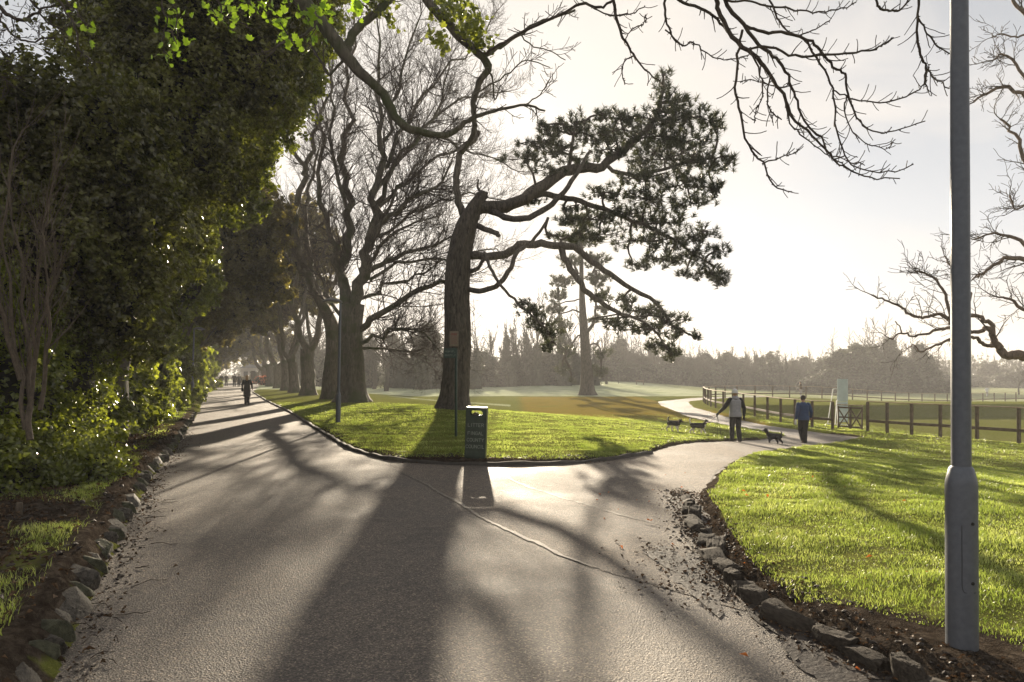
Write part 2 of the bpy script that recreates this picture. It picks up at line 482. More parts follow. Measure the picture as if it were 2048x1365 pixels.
def asphalt(name, lo, hi, warm, rough=(0.34, 0.6), bd=0.006):
    m, nt, o = mat_new(name)
    b = N(nt, 'ShaderNodeBsdfPrincipled')
    b.inputs['Specular IOR Level'].default_value = 0.5
    c = coords(nt)
    grain = noise(nt, 95, 3, 0.75, c); mid = noise(nt, 7, 6, 0.7, c); big = noise(nt, 0.42, 5, 0.6, c, 0.5)
    vor = N(nt, 'ShaderNodeTexVoronoi', Scale=75.0); nt.links.new(c, vor.inputs['Vector'])
    col = ramp(nt, big, [(0.32, lo), (0.68, hi)])
    col = mixc(nt, ramp(nt, mid, [(0.45, (0, 0, 0)), (0.75, (0.8, 0.8, 0.8))]), col, warm)
    # stone chips in the binder, each its own tone
    vc = N(nt, 'ShaderNodeTexVoronoi', Scale=105.0); nt.links.new(c, vc.inputs['Vector'])
    sc_ = N(nt, 'ShaderNodeSeparateColor'); nt.links.new(vc.outputs['Color'], sc_.inputs[0])
    chip = ramp(nt, sc_.outputs[0], [(0.0, (0.4, 0.4, 0.4)), (0.55, (0.85, 0.85, 0.85)), (0.82, (1.15, 1.12, 1.1)), (1.0, (2.3, 2.2, 2.0))])
    col = mixc(nt, 1.0, col, chip, 'MULTIPLY')
    # darker damp stains and faint pale tracks
    st_ = noise(nt, 1.3, 6, 0.7, c, 1.2)
    col = mixc(nt, ramp(nt, st_, [(0.56, (0, 0, 0)), (0.68, (0.55, 0.55, 0.55))]), col, [x * 0.55 for x in lo])
    nt.links.new(col, b.inputs['Base Color'])
    rr = N(nt, 'ShaderNodeMapRange'); rr.inputs['From Min'].default_value = 0.3; rr.inputs['From Max'].default_value = 0.7
    rr.inputs['To Min'].default_value = rough[0]; rr.inputs['To Max'].default_value = rough[1]
    nt.links.new(big, rr.inputs['Value']); nt.links.new(rr.outputs[0], b.inputs['Roughness'])
    h = N(nt, 'ShaderNodeMath', operation='ADD'); nt.links.new(grain, h.inputs[0]); nt.links.new(vor.outputs['Distance'], h.inputs[1])
    b1 = N(nt, 'ShaderNodeBump', Strength=1.0, Distance=bd * 1.6); nt.links.new(h.outputs[0], b1.inputs['Height'])
    b2 = N(nt, 'ShaderNodeBump', Strength=0.22, Distance=0.012); nt.links.new(mid, b2.inputs['Height'])
    nt.links.new(b2.outputs[0], b1.inputs['Normal'])
    nt.links.new(b1.outputs[0], b.inputs['Normal'])
    nt.links.new(b.outputs[0], o.inputs['Surface'])
    return m
M['asphalt'] = asphalt('asphalt', (0.105, 0.091, 0.08), (0.185, 0.157, 0.13), (0.22, 0.185, 0.15), (0.6, 0.8))
M['asphalt_old'] = asphalt('older_asphalt', (0.12, 0.10, 0.084), (0.215, 0.178, 0.143), (0.26, 0.215, 0.17), (0.62, 0.85), 0.009)
M['asphalt_path'] = asphalt('path_asphalt', (0.10, 0.09, 0.09), (0.16, 0.14, 0.135), (0.17, 0.15, 0.14), (0.5, 0.7))
M['seam'] = plain('worn_seam', (0.19, 0.165, 0.135), 0.7, 0.4, 14, 0.8, 60)
M['mud'] = plain('wet_mud', (0.03, 0.021, 0.015), 0.6, 0.5, 9, 1.0, 30, 0.35)
M['stone'] = plain('rough_stone', (0.07, 0.06, 0.047), 0.8, 0.65, 9, 1.0, 22)
M['stone_earth'] = plain('earthy_stone', (0.05, 0.04, 0.03), 0.85, 0.6, 8, 1.0, 20, 0.3)
M['stone_moss'] = plain('mossy_stone', (0.06, 0.06, 0.034), 0.85, 0.5, 6, 1.0, 18)
M['kerb'] = plain('kerb_concrete', (0.055, 0.047, 0.038), 0.8, 0.4, 5, 0.8, 30)
M['steel'] = plain('galvanised_steel', (0.115, 0.125, 0.145), 0.45, 0.12, 30, 0.15, 300, 0.5, 0.25)
M['lantern_grey'] = plain('lantern_grey', (0.16, 0.15, 0.15), 0.5, 0.1, 8)
M['steel_dark'] = plain('grey_paint', (0.04, 0.045, 0.055), 0.5, 0.15, 8)
M['lens'] = plain('frosted_lens', (0.55, 0.55, 0.5), 0.3, 0.05, 8)
M['green_paint'] = plain('dark_green_paint', (0.022, 0.042, 0.028), 0.42, 0.3, 10, 0.2, 60)
M['bin_paint'] = plain('bin_green_paint', (0.03, 0.042, 0.026), 0.45, 0.35, 9, 0.25, 60)
M['bin_edge'] = plain('worn_metal_edge', (0.30, 0.28, 0.22), 0.4, 0.3, 20)
M['letter'] = plain('pale_lettering', (0.24, 0.26, 0.21), 0.6, 0.2, 40)
M['black'] = plain('black_rubber', (0.01, 0.01, 0.01), 0.6, 0.3, 10)
M['wood'] = plain('weathered_timber', (0.13, 0.095, 0.065), 0.8, 0.4, 7, 0.8, 50)
M['wood_pale'] = plain('pale_timber', (0.34, 0.26, 0.17), 0.75, 0.3, 7, 0.6, 50)
M['white_metal'] = plain('white_paint', (0.72, 0.72, 0.68), 0.5, 0.1, 8)
M['screen'] = plain('pale_screen_panel', (0.50, 0.58, 0.60), 0.5, 0.08, 4)
M['wire'] = plain('galvanised_wire', (0.30, 0.28, 0.24), 0.5, 0.2, 10)
M['paper'] = plain('faded_notice', (0.20, 0.16, 0.12), 0.6, 0.3, 30)
M['print'] = plain('faded_print', (0.22, 0.10, 0.08), 0.7, 0.3, 40)
M['skin'] = plain('skin', (0.42, 0.25, 0.18), 0.55, 0.08, 10)
M['hair_dark'] = plain('dark_hair', (0.03, 0.02, 0.015), 0.6, 0.4, 60, 0.6, 120)
M['hair_fair'] = plain('fair_hair', (0.30, 0.19, 0.09), 0.6, 0.4, 60, 0.6, 120)
M['cloth_grey'] = plain('grey_cloth', (0.28, 0.28, 0.30), 0.85, 0.12, 12, 0.3, 90)
M['cloth_black'] = plain('black_cloth', (0.012, 0.011, 0.012), 0.85, 0.3, 12, 0.3, 90)
M['cloth_coat'] = plain('dark_coat_cloth', (0.018, 0.016, 0.018), 0.85, 0.3, 12, 0.3, 90)
M['cloth_blue'] = plain('blue_cloth', (0.018, 0.045, 0.12), 0.75, 0.2, 12, 0.3, 90)
M['cloth_white'] = plain('white_cloth', (0.62, 0.62, 0.62), 0.85, 0.08, 14, 0.3, 90)
M['shoe'] = plain('brown_leather', (0.10, 0.06, 0.04), 0.6, 0.3, 14)
M['fur_black'] = plain('black_fur', (0.015, 0.013, 0.012), 0.8, 0.4, 40, 0.8, 120)
M['fur_white'] = plain('white_fur', (0.62, 0.58, 0.52), 0.8, 0.15, 40, 0.8, 120)
M['fur_grey'] = plain('grey_fur', (0.06, 0.06, 0.065), 0.8, 0.4, 40, 0.8, 120)
M['wall'] = plain('pale_render', (0.34, 0.31, 0.28), 0.8, 0.12, 2)
M['slate'] = plain('roof_slate', (0.12, 0.12, 0.13), 0.7, 0.2, 5)

# ================================================================ the lie of the land
LK = np.array([(-2.3, -8), (-2.0, 0), (-2.25, 3.0), (-2.62, 3.87), (-3.26, 5.28), (-5.98, 11.27), (-7.75, 15.7), (-13.4, 29), (-21.0, 46), (-31.8, 71), (-43.4, 99.5), (-63, 150), (-83, 200)])
RK = np.array([(-73, 196), (-55, 148), (-36.5, 99), (-24.3, 64), (-15.2, 42.5), (-10.1, 31), (-5.7, 20.4), (-3.73, 15.7), (-2.5, 13.7), (-1.56, 13.1), (-0.7, 12.9), (0.34, 12.95), (1.2, 13.15), (2.3, 14.0), (3.07, 15.1), (4.5, 18.3), (5.6, 20.3), (7.1, 22.3), (9.3, 24.7), (11.3, 27.3)])
LAWN = np.array([(13.2, 28.2), (13.6, 26.4), (12.5, 25.3), (9.0, 21.3), (5.5, 15.8), (3.7, 12.2), (2.6, 9.6), (2.15, 7.4), (1.92, 6.0), (1.95, 5.0), (2.12, 4.25), (2.25, 3.87), (2.7, 2.5), (3.2, 0), (3.4, -8)])
ROAD = np.concatenate([LK, RK, LAWN])
PATH = np.array([(8.4, 23.6), (11.1, 27.5), (10.2, 32.8), (10.2, 40), (11.4, 52), (13.2, 62), (19.6, 72), (30, 80), (48, 90), (49, 87.5), (32, 77.5), (21.8, 69), (15.6, 60.5), (13.3, 50), (12.5, 40), (12.5, 33), (13.2, 28.6), (12.6, 26.0)])

def sdist(poly, x, y):
    """signed distance to a polygon, negative inside"""
    x = np.asarray(x, float); y = np.asarray(y, float)
    d2 = np.full(x.shape, 1e18); ins = np.zeros(x.shape, bool)
    a = poly; b = np.roll(poly, -1, 0)
    for (ax, ay), (bx, by) in zip(a, b):
        ex, ey = bx - ax, by - ay
        t = np.clip(((x - ax) * ex + (y - ay) * ey) / (ex * ex + ey * ey), 0, 1)
        d2 = np.minimum(d2, (x - ax - t * ex) ** 2 + (y - ay - t * ey) ** 2)
        if ay != by:
            c = ((ay > y) != (by > y)) & (x < (bx - ax) * (y - ay) / (by - ay) + ax)
            ins ^= c
    d = np.sqrt(d2)
    return np.where(ins, -d, d)

def Lx(y):
    return np.interp(y, LK[:, 1], LK[:, 0])

def zb(x, y):
    x = np.asarray(x, float); y = np.asarray(y, float)
    u = x + 2.5 + 0.43 * (y - 13.5)
    z = -0.75 * S(5, 19, u)
    w = 0.9 * (x - 14.8) + 0.44 * (y - 28.5)
    w2 = np.minimum(w, x - 14.3)
    z = z - 0.50 * S(0.3, 3.0, w2) * (1 - S(44.5, 46.6, y))
    z = z + 0.32 * S(44.5, 46.8, y) * S(14.6, 16.8, x) * (1 - S(48, 64, y))
    z = z - 1.25 * S(22, 55, x) * S(52, 82, y)
    z = z + 0.75 * S(95, 150, y) * (1 - S(15, 60, x)) * S(-4, 8, x)
    z = z + 0.04 * np.sin(x * 0.31 + 1) * np.sin(y * 0.23) * S(6, 14, u)
    z = z + 0.30 * np.exp(-((y - 30.5 + 0.12 * x) / 5.0) ** 2) * S(2.0, 6.0, u) * (1 - S(8, 11.5, x)) * 0.4
    return z

def zg(x, y, full=False):
    x = np.asarray(x, float); y = np.asarray(y, float)
    z = zb(x, y)
    sd = sdist(ROAD, x, y); sp = sdist(PATH, x, y)
    v = Lx(y) - x
    left = (v > 0) | (x < Lx(y) + 0.01)
    j = 0.03 * np.sin(x * 9.1 + 2 * np.sin(y * 3.3)) + 0.03 * np.sin(y * 11.3 + x * 2)
    jit = sd + j * np.where(np.abs(sd) < 1, 1, 0)
    jp = sp + j
    lift = 0.09 * S(0.0, 0.16, jit) * S(0.0, 0.16, jp) + 0.0
    inside = np.minimum(jit, jp)
    z = z + np.where(inside < 0, -0.05 * S(0, 0.1, -inside), 0) + lift
    z = z + np.where(left, 0.13 * S(0.04, 0.2, v) + 0.18 * S(0.6, 4, v), 0)
    z = z + np.where((~left) & (x > 1) & (y < 10.5), 0.06 * S(0.05, 0.3, sd) * S(10.5, 8.5, y), 0)
    lawn = (~left) & (sd > 0.3)
    bumpy = 0.022 * wob(np.stack([x, y, x * 0], -1), 2.3) + 0.014 * wob(np.stack([x, y, y * 0], -1), 5.9, 2)
    z = z + np.where(sd > 0.15, bumpy, 0) * (1 - S(20, 40, y) * 0.4)
    z = z + np.where(left & (v > 0.3), 0.05 * wob(np.stack([x, y, x * 0], -1), 3.3, 5), 0)
    return (z, sd, sp, v) if full else z

def Z(x, y):
    return float(zg(np.array([x]), np.array([y]))[0])

def axis(parts):
    out = []
    for a, b, s in parts:
        out.append(np.arange(a, b - 1e-6, s))
    return np.concatenate(out)
gx = axis([(-700, -300, 50), (-300, -100, 8), (-100, -45, 1.0), (-45, -14, 0.3), (-14, 16, 0.14), (16, 60, 0.6), (60, 140, 4), (140, 400, 20), (400, 720, 60)])
gy = axis([(-60, -8, 4), (-8, 2, 0.5), (2, 26, 0.14), (26, 60, 0.28), (60, 110, 0.6), (110, 200, 2.0), (200, 400, 12), (400, 720, 60)])
X, Y = np.meshgrid(gx, gy)
zz, sd, sp, vv = zg(X, Y, True)
nx, ny = len(gx), len(gy)
mb = MB()
idx = (np.arange(ny - 1)[:, None] * nx + np.arange(nx - 1)[None, :])
mb.add(np.stack([X, Y, zz], -1).reshape(-1, 3), np.stack([idx, idx + 1, idx + nx + 1, idx + nx], -1).reshape(-1, 4))
ground = mb.build('ground', M['ground'])
tag(ground, kind='structure')
# colours of the zones
nz = wob(np.stack([X, Y, X * 0], -1), 0.25)
nz2 = wob(np.stack([X, Y, X * 0], -1), 1.6, 4)
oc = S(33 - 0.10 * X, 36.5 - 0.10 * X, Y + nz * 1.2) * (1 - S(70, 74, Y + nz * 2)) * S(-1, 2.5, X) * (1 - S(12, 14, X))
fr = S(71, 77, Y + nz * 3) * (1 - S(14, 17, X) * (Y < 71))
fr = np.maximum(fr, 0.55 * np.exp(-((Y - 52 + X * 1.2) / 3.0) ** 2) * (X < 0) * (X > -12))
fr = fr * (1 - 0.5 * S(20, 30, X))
left = vv > 0
soil = np.where(left, 0.95 - 0.6 * np.exp(-((vv - 0.6) / 0.28) ** 2) * (nz2 > -0.1) - 0.3 * S(18, 30, Y), 0)
rk = np.where((~left) & (X > 1.0) & (Y < 13), 1 - S(0.14, 0.36, sd + 0.10 * nz2 - .66 * (1 - S(4.1, 5.1, Y))), 0)
isl = np.where((X > -6) & (X < 3.2) & (Y > 12.5), 1 - S(0.12, 0.5, sd + 0.25 * nz2 - 0.5 * np.exp(-((X + 0.9) / 1.2) ** 2)), 0)
ver = np.where((X > 3) & (Y > 12), 0.8 * (1 - S(0.1, 0.3, sd + 0.1 * nz2)), 0)
base = np.where((X - 2.66) ** 2 + (Y - 4.03) ** 2 < 0.12, 0.9, 0)
hedge_soil = np.where((vv > 1.2) | ((vv > 0) & (Y < 4.6) & (vv < .5)), 1.0, 0)
soil = np.clip(np.maximum.reduce([soil, rk, isl, ver, base, hedge_soil]), 0, 1)
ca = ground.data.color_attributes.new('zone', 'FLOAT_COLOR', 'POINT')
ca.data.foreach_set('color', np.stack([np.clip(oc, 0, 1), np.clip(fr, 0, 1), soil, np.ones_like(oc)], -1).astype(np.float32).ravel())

def sheet(name, poly, mat, dz, pad, xr, yr, step):
    gx = np.arange(xr[0], xr[1], step); gy = np.concatenate([np.arange(yr[0], min(yr[1], 60), step), np.arange(60, max(yr[1], 60), step * 3)])
    X, Y = np.meshgrid(gx, gy); nx, ny = len(gx), len(gy)
    z = zb(X, Y) + dz
    keep_v = sdist(poly, X, Y) < pad
    i = (np.arange(ny - 1)[:, None] * nx + np.arange(nx - 1)[None, :])
    k = keep_v[:-1, :-1] & keep_v[1:, :-1] & keep_v[:-1, 1:] & keep_v[1:, 1:]
    f = np.stack([i, i + 1, i + nx + 1, i + nx], -1)[k]
    used, inv = np.unique(f.ravel(), return_inverse=True)
    m = MB(); m.add(np.stack([X, Y, z], -1).reshape(-1, 3)[used], inv.reshape(-1, 4))
    return m.build(name, mat)
road = sheet('road', ROAD, M['asphalt'], 0.012, 0.5, (-85, 16), (-8, 200), 0.25); tag(road, kind='structure')
path = sheet('path', PATH, M['asphalt_path'], 0.004, 0.4, (6, 50), (20, 92), 0.3); tag(path, kind='structure')

def ribbon(name, pts, width, dz, mat, rg, jitter=0.4, kind='structure', step=0.08):
    """thin ragged strip laid on the road"""
    pts = np.asarray(pts, float)
    seg = np.linalg.norm(np.diff(pts, axis=0), axis=1); s = np.concatenate([[0], np.cumsum(seg)])
    t = np.arange(0, s[-1], step)
    x = np.interp(t, s, pts[:, 0]); y = np.interp(t, s, pts[:, 1])
    dx, dy = np.gradient(x), np.gradient(y); l = np.hypot(dx, dy); nxx, nyy = -dy / l, dx / l
    off = 0.03 * np.cumsum(rg.normal(size=len(t))) * 0.25
    off -= np.linspace(off[0], off[-1], len(t))
    w = np.interp(t, s, width) if np.ndim(width) else np.full(len(t), width)
    w1 = w * (1 + jitter * rg.uniform(-1, 1, len(t))); w2 = w * (1 + jitter * rg.uniform(-1, 1, len(t)))
    a = np.stack([x + nxx * (off + w1), y + nyy * (off + w1)], -1); b = np.stack([x + nxx * (off - w2), y + nyy * (off - w2)], -1)
    za = zb(a[:, 0], a[:, 1]) + dz; zc = zb(b[:, 0], b[:, 1]) + dz
    v = np.concatenate([np.column_stack([a, za]), np.column_stack([b, zc])])
    n = len(t); i = np.arange(n - 1)
    m = MB(); m.add(v, np.stack([i, i + n, i + n + 1, i + 1], -1), 0, False)
    o = m.build(name, mat); tag(o, kind=kind); return o
def G(px, py, z=0.0):
    d = (CAM_H - z) * FPX / (py - HOR); return ((px - 1024) / FPX * d, d)
rg = np.random.default_rng(3)
ribbon('road_seam', [G(775, 930), G(860, 977), G(905, 1004), G(960, 1037), G(1010, 1060), G(1060, 1085), G(1120, 1115), G(1195, 1142)], [0.010, 0.018, 0.026, 0.02, 0.022, 0.03, 0.02, 0.006], 0.020, M['seam'], rg, 0.6)
ribbon('road_seam', [G(972, 938), G(1060, 978), G(1150, 1005), G(1240, 1032), G(1330, 1056)], [0.012, 0.02, 0.022, 0.018, 0.006], 0.020, M['seam'], rg, 0.7)
# the older, browner surfacing beyond the long seam
pa = np.array([G(775, 930), G(860, 977), G(905, 1004), G(960, 1037), G(1010, 1060), G(1060, 1085), G(1120, 1115), G(1195, 1142), (1.25, 5.5), (1.7, 5.0)])
pb = np.array([(-2.3, 13.3), (0.4, 13.0), (2.6, 14.5), (6.3, 20.8), (5.5, 15.8), (3.7, 12.3), (2.65, 9.6), (2.2, 7.5), (2.0, 6.0), (1.95, 5.1)])
u_ = np.linspace(0, 9, 90); A_ = np.stack([np.interp(u_, np.arange(10), pa[:, i]) for i in (0, 1)], -1); B_ = np.stack([np.interp(u_, np.arange(10), pb[:, i]) for i in (0, 1)], -1)
A_[1:-1] += rg.normal(size=(88, 2)) * .008
w_ = np.linspace(0, 1, 24)[None, :, None]; g_ = (A_[:, None] * (1 - w_) + B_[:, None] * w_).reshape(-1, 2)
m = MB(); i_ = (np.arange(89)[:, None] * 24 + np.arange(23)[None, :]); m.add(np.column_stack([g_, zb(g_[:, 0], g_[:, 1]) + .016]), np.stack([i_, i_ + 24, i_ + 25, i_ + 1], -1).reshape(-1, 4))
o = m.build('road_patch', M['asphalt_old']); tag(o, kind='structure')
# a low concrete kerb round the grass island
kp = RK[3:15]
seg = np.linalg.norm(np.diff(kp, axis=0), axis=1); s = np.concatenate([[0], np.cumsum(seg)])
t = np.arange(0, s[-1], 0.25)
kx = np.interp(t, s, kp[:, 0]); ky = np.interp(t, s, kp[:, 1])
for _ in range(4):
    kx[1:-1] = (kx[:-2] + kx[1:-1] * 2 + kx[2:]) / 4; ky[1:-1] = (ky[:-2] + ky[1:-1] * 2 + ky[2:]) / 4
dx, dy = np.gradient(kx), np.gradient(ky); l = np.hypot(dx, dy); nxx, nyy = -dy / l, dx / l
prof = [(-0.06, -0.06), (-0.055, 0.075), (-0.035, 0.09), (0.03, 0.085), (0.05, 0.07), (0.06, -0.06)]
rows = []
for (o_, h_) in prof:
    xx = kx + nxx * o_; yy = ky + nyy * o_
    rows.append(np.column_stack([xx, yy, zb(xx, yy) + h_ + (0.012 * np.sin(t * 7) + 0.012 * np.sin(t * 2.3 + 1) - .012 if h_ > 0 else 0)]))
v = np.concatenate(rows); n = len(t); fs = []
for r_ in range(len(prof) - 1):
    i = np.arange(n - 1); fs.append(np.stack([i + r_ * n, i + (r_ + 1) * n, i + (r_ + 1) * n + 1, i + r_ * n + 1], -1))
m = MB(); m.add(v, np.concatenate(fs)); kerb = m.build('kerb', M['kerb']); tag(kerb, kind='structure')

# ---------------------------------------------------------------- rough kerb stones
def rock_mesh(seed, mat, sx=1.0):
    v, f = ico(5)
    q = np.sign(v) * np.abs(v) ** 0.6
    q /= np.max(np.abs(q), axis=1)[:, None] ** 0.85
    w = 1 + 0.13 * wob(v, 2.2, seed) + 0.09 * wob(v, 6.5, seed + 2) + 0.05 * wob(v, 15, seed + 5)
    q = q * w[:, None]
    # flat cleaved faces
    r_ = np.random.default_rng(int(seed * 10) + 5)
    for _ in range(9):
        d = r_.normal(size=3); d /= np.linalg.norm(d); lim = r_.uniform(0.72, 0.95)
        p = q @ d; over = np.clip(p - lim, 0, None); q = q - over[:, None] * d * 0.85
    q = q + 0.028 * wob(q, 26, seed)[:, None] * v + 0.02 * (np.abs(wob(q * [1, 1, .5], 14, seed + 1)) ** .5)[:, None] * v
    m = MB(); m.add(q * [0.5 * sx, 0.5, 0.5], f)
    me = m.mesh('kerb_stone', mat)
    return me
stones_dark = [rock_mesh(s_, M['stone_earth']) for s_ in (1.9, 2.9, 4.1, 5.3, 7.7)]
stones = [rock_mesh(s_, M['stone'] if k % 3 else M['stone_moss']) for k, s_ in enumerate((1.1, 2.3, 3.7, 4.9, 6.2))]
def put_stone(x, y, ang, sx, sy, sz, label, group, k, sink=0.4, name='kerb_stone', tilt=0.1):
    o = bpy.data.objects.new(name, (stones_dark if group and 'right' in group else stones)[k % 5]); sc.collection.objects.link(o)
    o.location = (x, y, float(zb(x, y)) + sz * (0.5 - sink)); o.scale = (sx, sy, sz)
    o.rotation_euler = (rng.uniform(-tilt, tilt), rng.uniform(-tilt, tilt), ang)
    tag(o, label, 'kerb stone', group); return o
seg = np.linalg.norm(np.diff(LK, axis=0), axis=1)
yy = 3.0; k = 0; vis = 0
ORD = ['nearest', 'second', 'third', 'fourth', 'fifth', 'sixth', 'seventh', 'eighth', 'ninth', 'tenth', 'eleventh', 'twelfth', 'thirteenth', 'fourteenth', 'fifteenth', 'sixteenth', 'seventeenth', 'eighteenth', 'nineteenth', 'twentieth', 'twenty-first', 'twenty-second', 'twenty-third', 'twenty-fourth', 'twenty-fifth', 'twenty-sixth', 'twenty-seventh', 'twenty-eighth', 'twenty-ninth', 'thirtieth']
def which(n): return ORD[n] + (' stone' if n == 0 else ' stone from the near end')
while yy < 34 and k < 95:
    ln = rng.uniform(0.17, 0.44)
    x = float(Lx(yy)); dxdy = (float(Lx(yy + 0.5)) - x) / 0.5
    ang = math.atan2(1, dxdy)
    if rng.random() > 0.05:
        lab_ = 'rough grey stone farther along the broken edging of the left verge'
        if yy < 4.0: lab_ = 'rough grey stone in the left edging, below the picture'
        elif vis < 20: lab_ = ('mossy ' if k % 5 in (0, 3) else 'rough grey ') + which(vis) + ' of the left road edging'; vis += 1
        put_stone(x - 0.13 + rng.uniform(-0.04, 0.04), yy, ang + rng.uniform(-0.22, 0.22), ln * 1.1, rng.uniform(0.20, 0.30), rng.uniform(0.22, 0.32),
                  lab_, 'rough kerb stones edging the left verge', k, 0.42, tilt=0.12)
    yy += ln * 0.93; k += 1
pts = np.array([(2.3, 9.3), (2.16, 8.4), (2.0, 7.4), (1.86, 6.4), (1.82, 5.5), (1.88, 4.8), (2.06, 4.2), (2.26, 3.7), (2.55, 3.1), (2.9, 2.4)])
seg = np.linalg.norm(np.diff(pts, axis=0), axis=1); s = np.concatenate([[0], np.cumsum(seg)])
t = 0.0; k = 0; rs_ = []
while t < s[-1]:
    ln = rng.uniform(0.2, 0.42)
    x, y = np.interp(t, s, pts[:, 0]), np.interp(t, s, pts[:, 1]); x2, y2 = np.interp(t + 0.2, s, pts[:, 0]), np.interp(t + 0.2, s, pts[:, 1])
    rs_.append(put_stone(x + 0.05 + rng.uniform(-0.05, 0.05), y, math.atan2(y2 - y, x2 - x + 1e-6) + rng.uniform(-0.3, 0.3), ln * 1.12, rng.uniform(0.12, 0.19), rng.uniform(0.16, 0.22),
              'low earthy stone in the crumbling edging between road and right lawn', 'crumbling kerb stones edging the right lawn', k, 0.40))
    t += ln * 0.95; k += 1

vis = 0
for o_ in reversed(rs_):
    if o_.location.y > 3.95 and vis < 30:
        o_['label'] = 'dark earthy ' + which(vis) + ' of the right lawn edging'; vis += 1

# ================================================================ trees
def jag(pts, rg, amp=0.05, sub=3):
    """subdivide a polyline and roughen it, keeping its run"""
    pts = np.asarray(pts, float)
    n = len(pts); t = np.linspace(0, n - 1, (n - 1) * sub + 1)
    # Catmull-Rom
    pp = np.vstack([2 * pts[0] - pts[1], pts, 2 * pts[-1] - pts[-2]])
    out = []
    for u in t:
        i = min(int(u), n - 2); f = u - i
        p0, p1, p2, p3 = pp[i], pp[i + 1], pp[i + 2], pp[i + 3]
        out.append(0.5 * ((2 * p1) + (-p0 + p2) * f + (2 * p0 - 5 * p1 + 4 * p2 - p3) * f * f + (-p0 + 3 * p1 - 3 * p2 + p3) * f ** 3))
    out = np.array(out); L = np.linalg.norm(pts[-1] - pts[0]) / n
    nzv = rg.normal(size=out.shape) * amp * L; nzv[0] = 0
    return out + nzv

def limb_px(pts, d, rad_px, rg, depth=None, amp=0.05, sub=3):
    """polyline traced at depth d (depth: extra distance per point) with radii given in photo pixels"""
    n = len(pts); dd = np.full(n, float(d)) + (np.asarray(depth, float) if depth is not None else 0)
    p = np.array([P(a, b, q) for (a, b), q in zip(pts, dd)])
    r = np.interp(np.linspace(0, 1, (n - 1) * sub + 1), np.linspace(0, 1, len(rad_px)), rad_px) * d / FPX / 2
    return jag(p, rg, amp, sub), r

def perp(d, rg):
    q = rg.normal(size=3); q -= d * np.dot(q, d); return q / (np.linalg.norm(q) + 1e-9)

def branch(mb, p, d, L, r, lvl, C, rg, ends=None):
    """one wandering branch with side branches; C: settings per tree kind"""
    nseg = C['seg'][min(lvl, len(C['seg']) - 1)]
    pts = [p]; dirs = [d]; q = p.copy(); dd = d.copy()
    for i in range(nseg):
        dd = dd + perp(dd, rg) * C['wig'] * rg.uniform(0.3, 1.0) + np.array([0, 0, C['up'][min(lvl, len(C['up']) - 1)]])
        dd /= np.linalg.norm(dd); q = q + dd * L / nseg
        pts.append(q.copy()); dirs.append(dd.copy())
    rr = np.maximum(np.linspace(r, r * C['tip'], nseg + 1), C['rmin'])
    k = C['sides'][min(lvl, len(C['sides']) - 1)]
    tube(mb, pts, rr, k, cap=False)
    if lvl >= C['levels'] - 1:
        if ends is not None: ends.append((pts, dirs))
        return
    sprout(mb, np.array(pts), rr, L, lvl, C, rg, ends, start=C.get('bare', 0.15))

def sprout(mb, pts, rr, L, lvl, C, rg, ends=None, start=0.15, n=None, lf=None):
    n = n or C['kids'][min(lvl, len(C['kids']) - 1)]
    m = len(pts) - 1
    for j in range(n):
        t = start + (1 - start) * (j + rg.uniform(0, 1)) / n
        u = min(t, 0.999) * m; i = int(u); f = u - i
        p = pts[i] * (1 - f) + pts[i + 1] * f
        d = pts[i + 1] - pts[i]; d = d / (np.linalg.norm(d) + 1e-9)
        ang = C['ang'] * rg.uniform(0.6, 1.3)
        sd_ = perp(d, rg)
        if 'flat' in C: sd_[1] *= C['flat']; sd_ /= np.linalg.norm(sd_)
        nd = d * math.cos(ang) + sd_ * math.sin(ang)
        ll = (lf if lf is not None else L) * C['len'] * rg.uniform(0.55, 1.15) * (1 - 0.45 * t)
        r_ = max(rr[i] * C['rad'] * rg.uniform(0.7, 1.1), C['rmin'])
        branch(mb, p, nd / np.linalg.norm(nd), ll, r_, lvl + 1, C, rg, ends)
    if lvl + 1 < C['levels'] and C.get('cont', True):
        d = pts[-1] - pts[-2]; d /= np.linalg.norm(d) + 1e-9
        branch(mb, pts[-1], d, (lf if lf is not None else L) * C['len'] * 0.8, rr[-1], lvl + 1, C, rg, ends)

def trunk_mesh(mb, pts, rad, rg, k=20, flare=1.0, ridges=0.07, mat=0):
    """fluted trunk with spreading roots"""
    pts = np.asarray(pts, float); rad = np.asarray(rad, float)
    n0 = len(pts); t = np.linspace(0, n0 - 1, (n0 - 1) * 5 + 1)
    P_ = np.stack([np.interp(t, np.arange(n0), pts[:, i]) for i in range(3)], -1); r = np.interp(t, np.arange(n0), rad)
    for _ in range(2):
        P_[1:-1] = (P_[:-2] + 2 * P_[1:-1] + P_[2:]) / 4
    th = np.arange(k) * 2 * PI / k
    z = P_[:, 2] - P_[0, 2]
    ph = rg.uniform(0, 6)
    root = np.exp(-z / (0.45 * flare + 1e-3))[:, None] * (0.30 + 0.42 * np.clip(np.sin(th * 5 + ph + 0.6 * np.sin(th * 2)), 0, 1))[None, :]
    ridge = ridges * np.sin(th * 7 + ph + z[:, None] * 0.35) + ridges * 0.6 * np.sin(th * 3 - ph + z[:, None] * 0.5) + 0.015 * rg.normal(size=(len(z), k))
    rr = r[:, None] * (1 + ridge + root * flare)
    v = np.stack([P_[:, 0][:, None] + rr * np.cos(th), P_[:, 1][:, None] + rr * np.sin(th), np.repeat(P_[:, 2][:, None], k, 1)], -1)
    n = len(P_); i = np.arange(n - 1)[:, None] * k; j = np.arange(k)[None, :]; j2 = (j + 1) % k
    mb.add(v.reshape(-1, 3), np.stack([i + j, i + j2, i + k + j2, i + k + j], -1).reshape(-1, 4), mat)

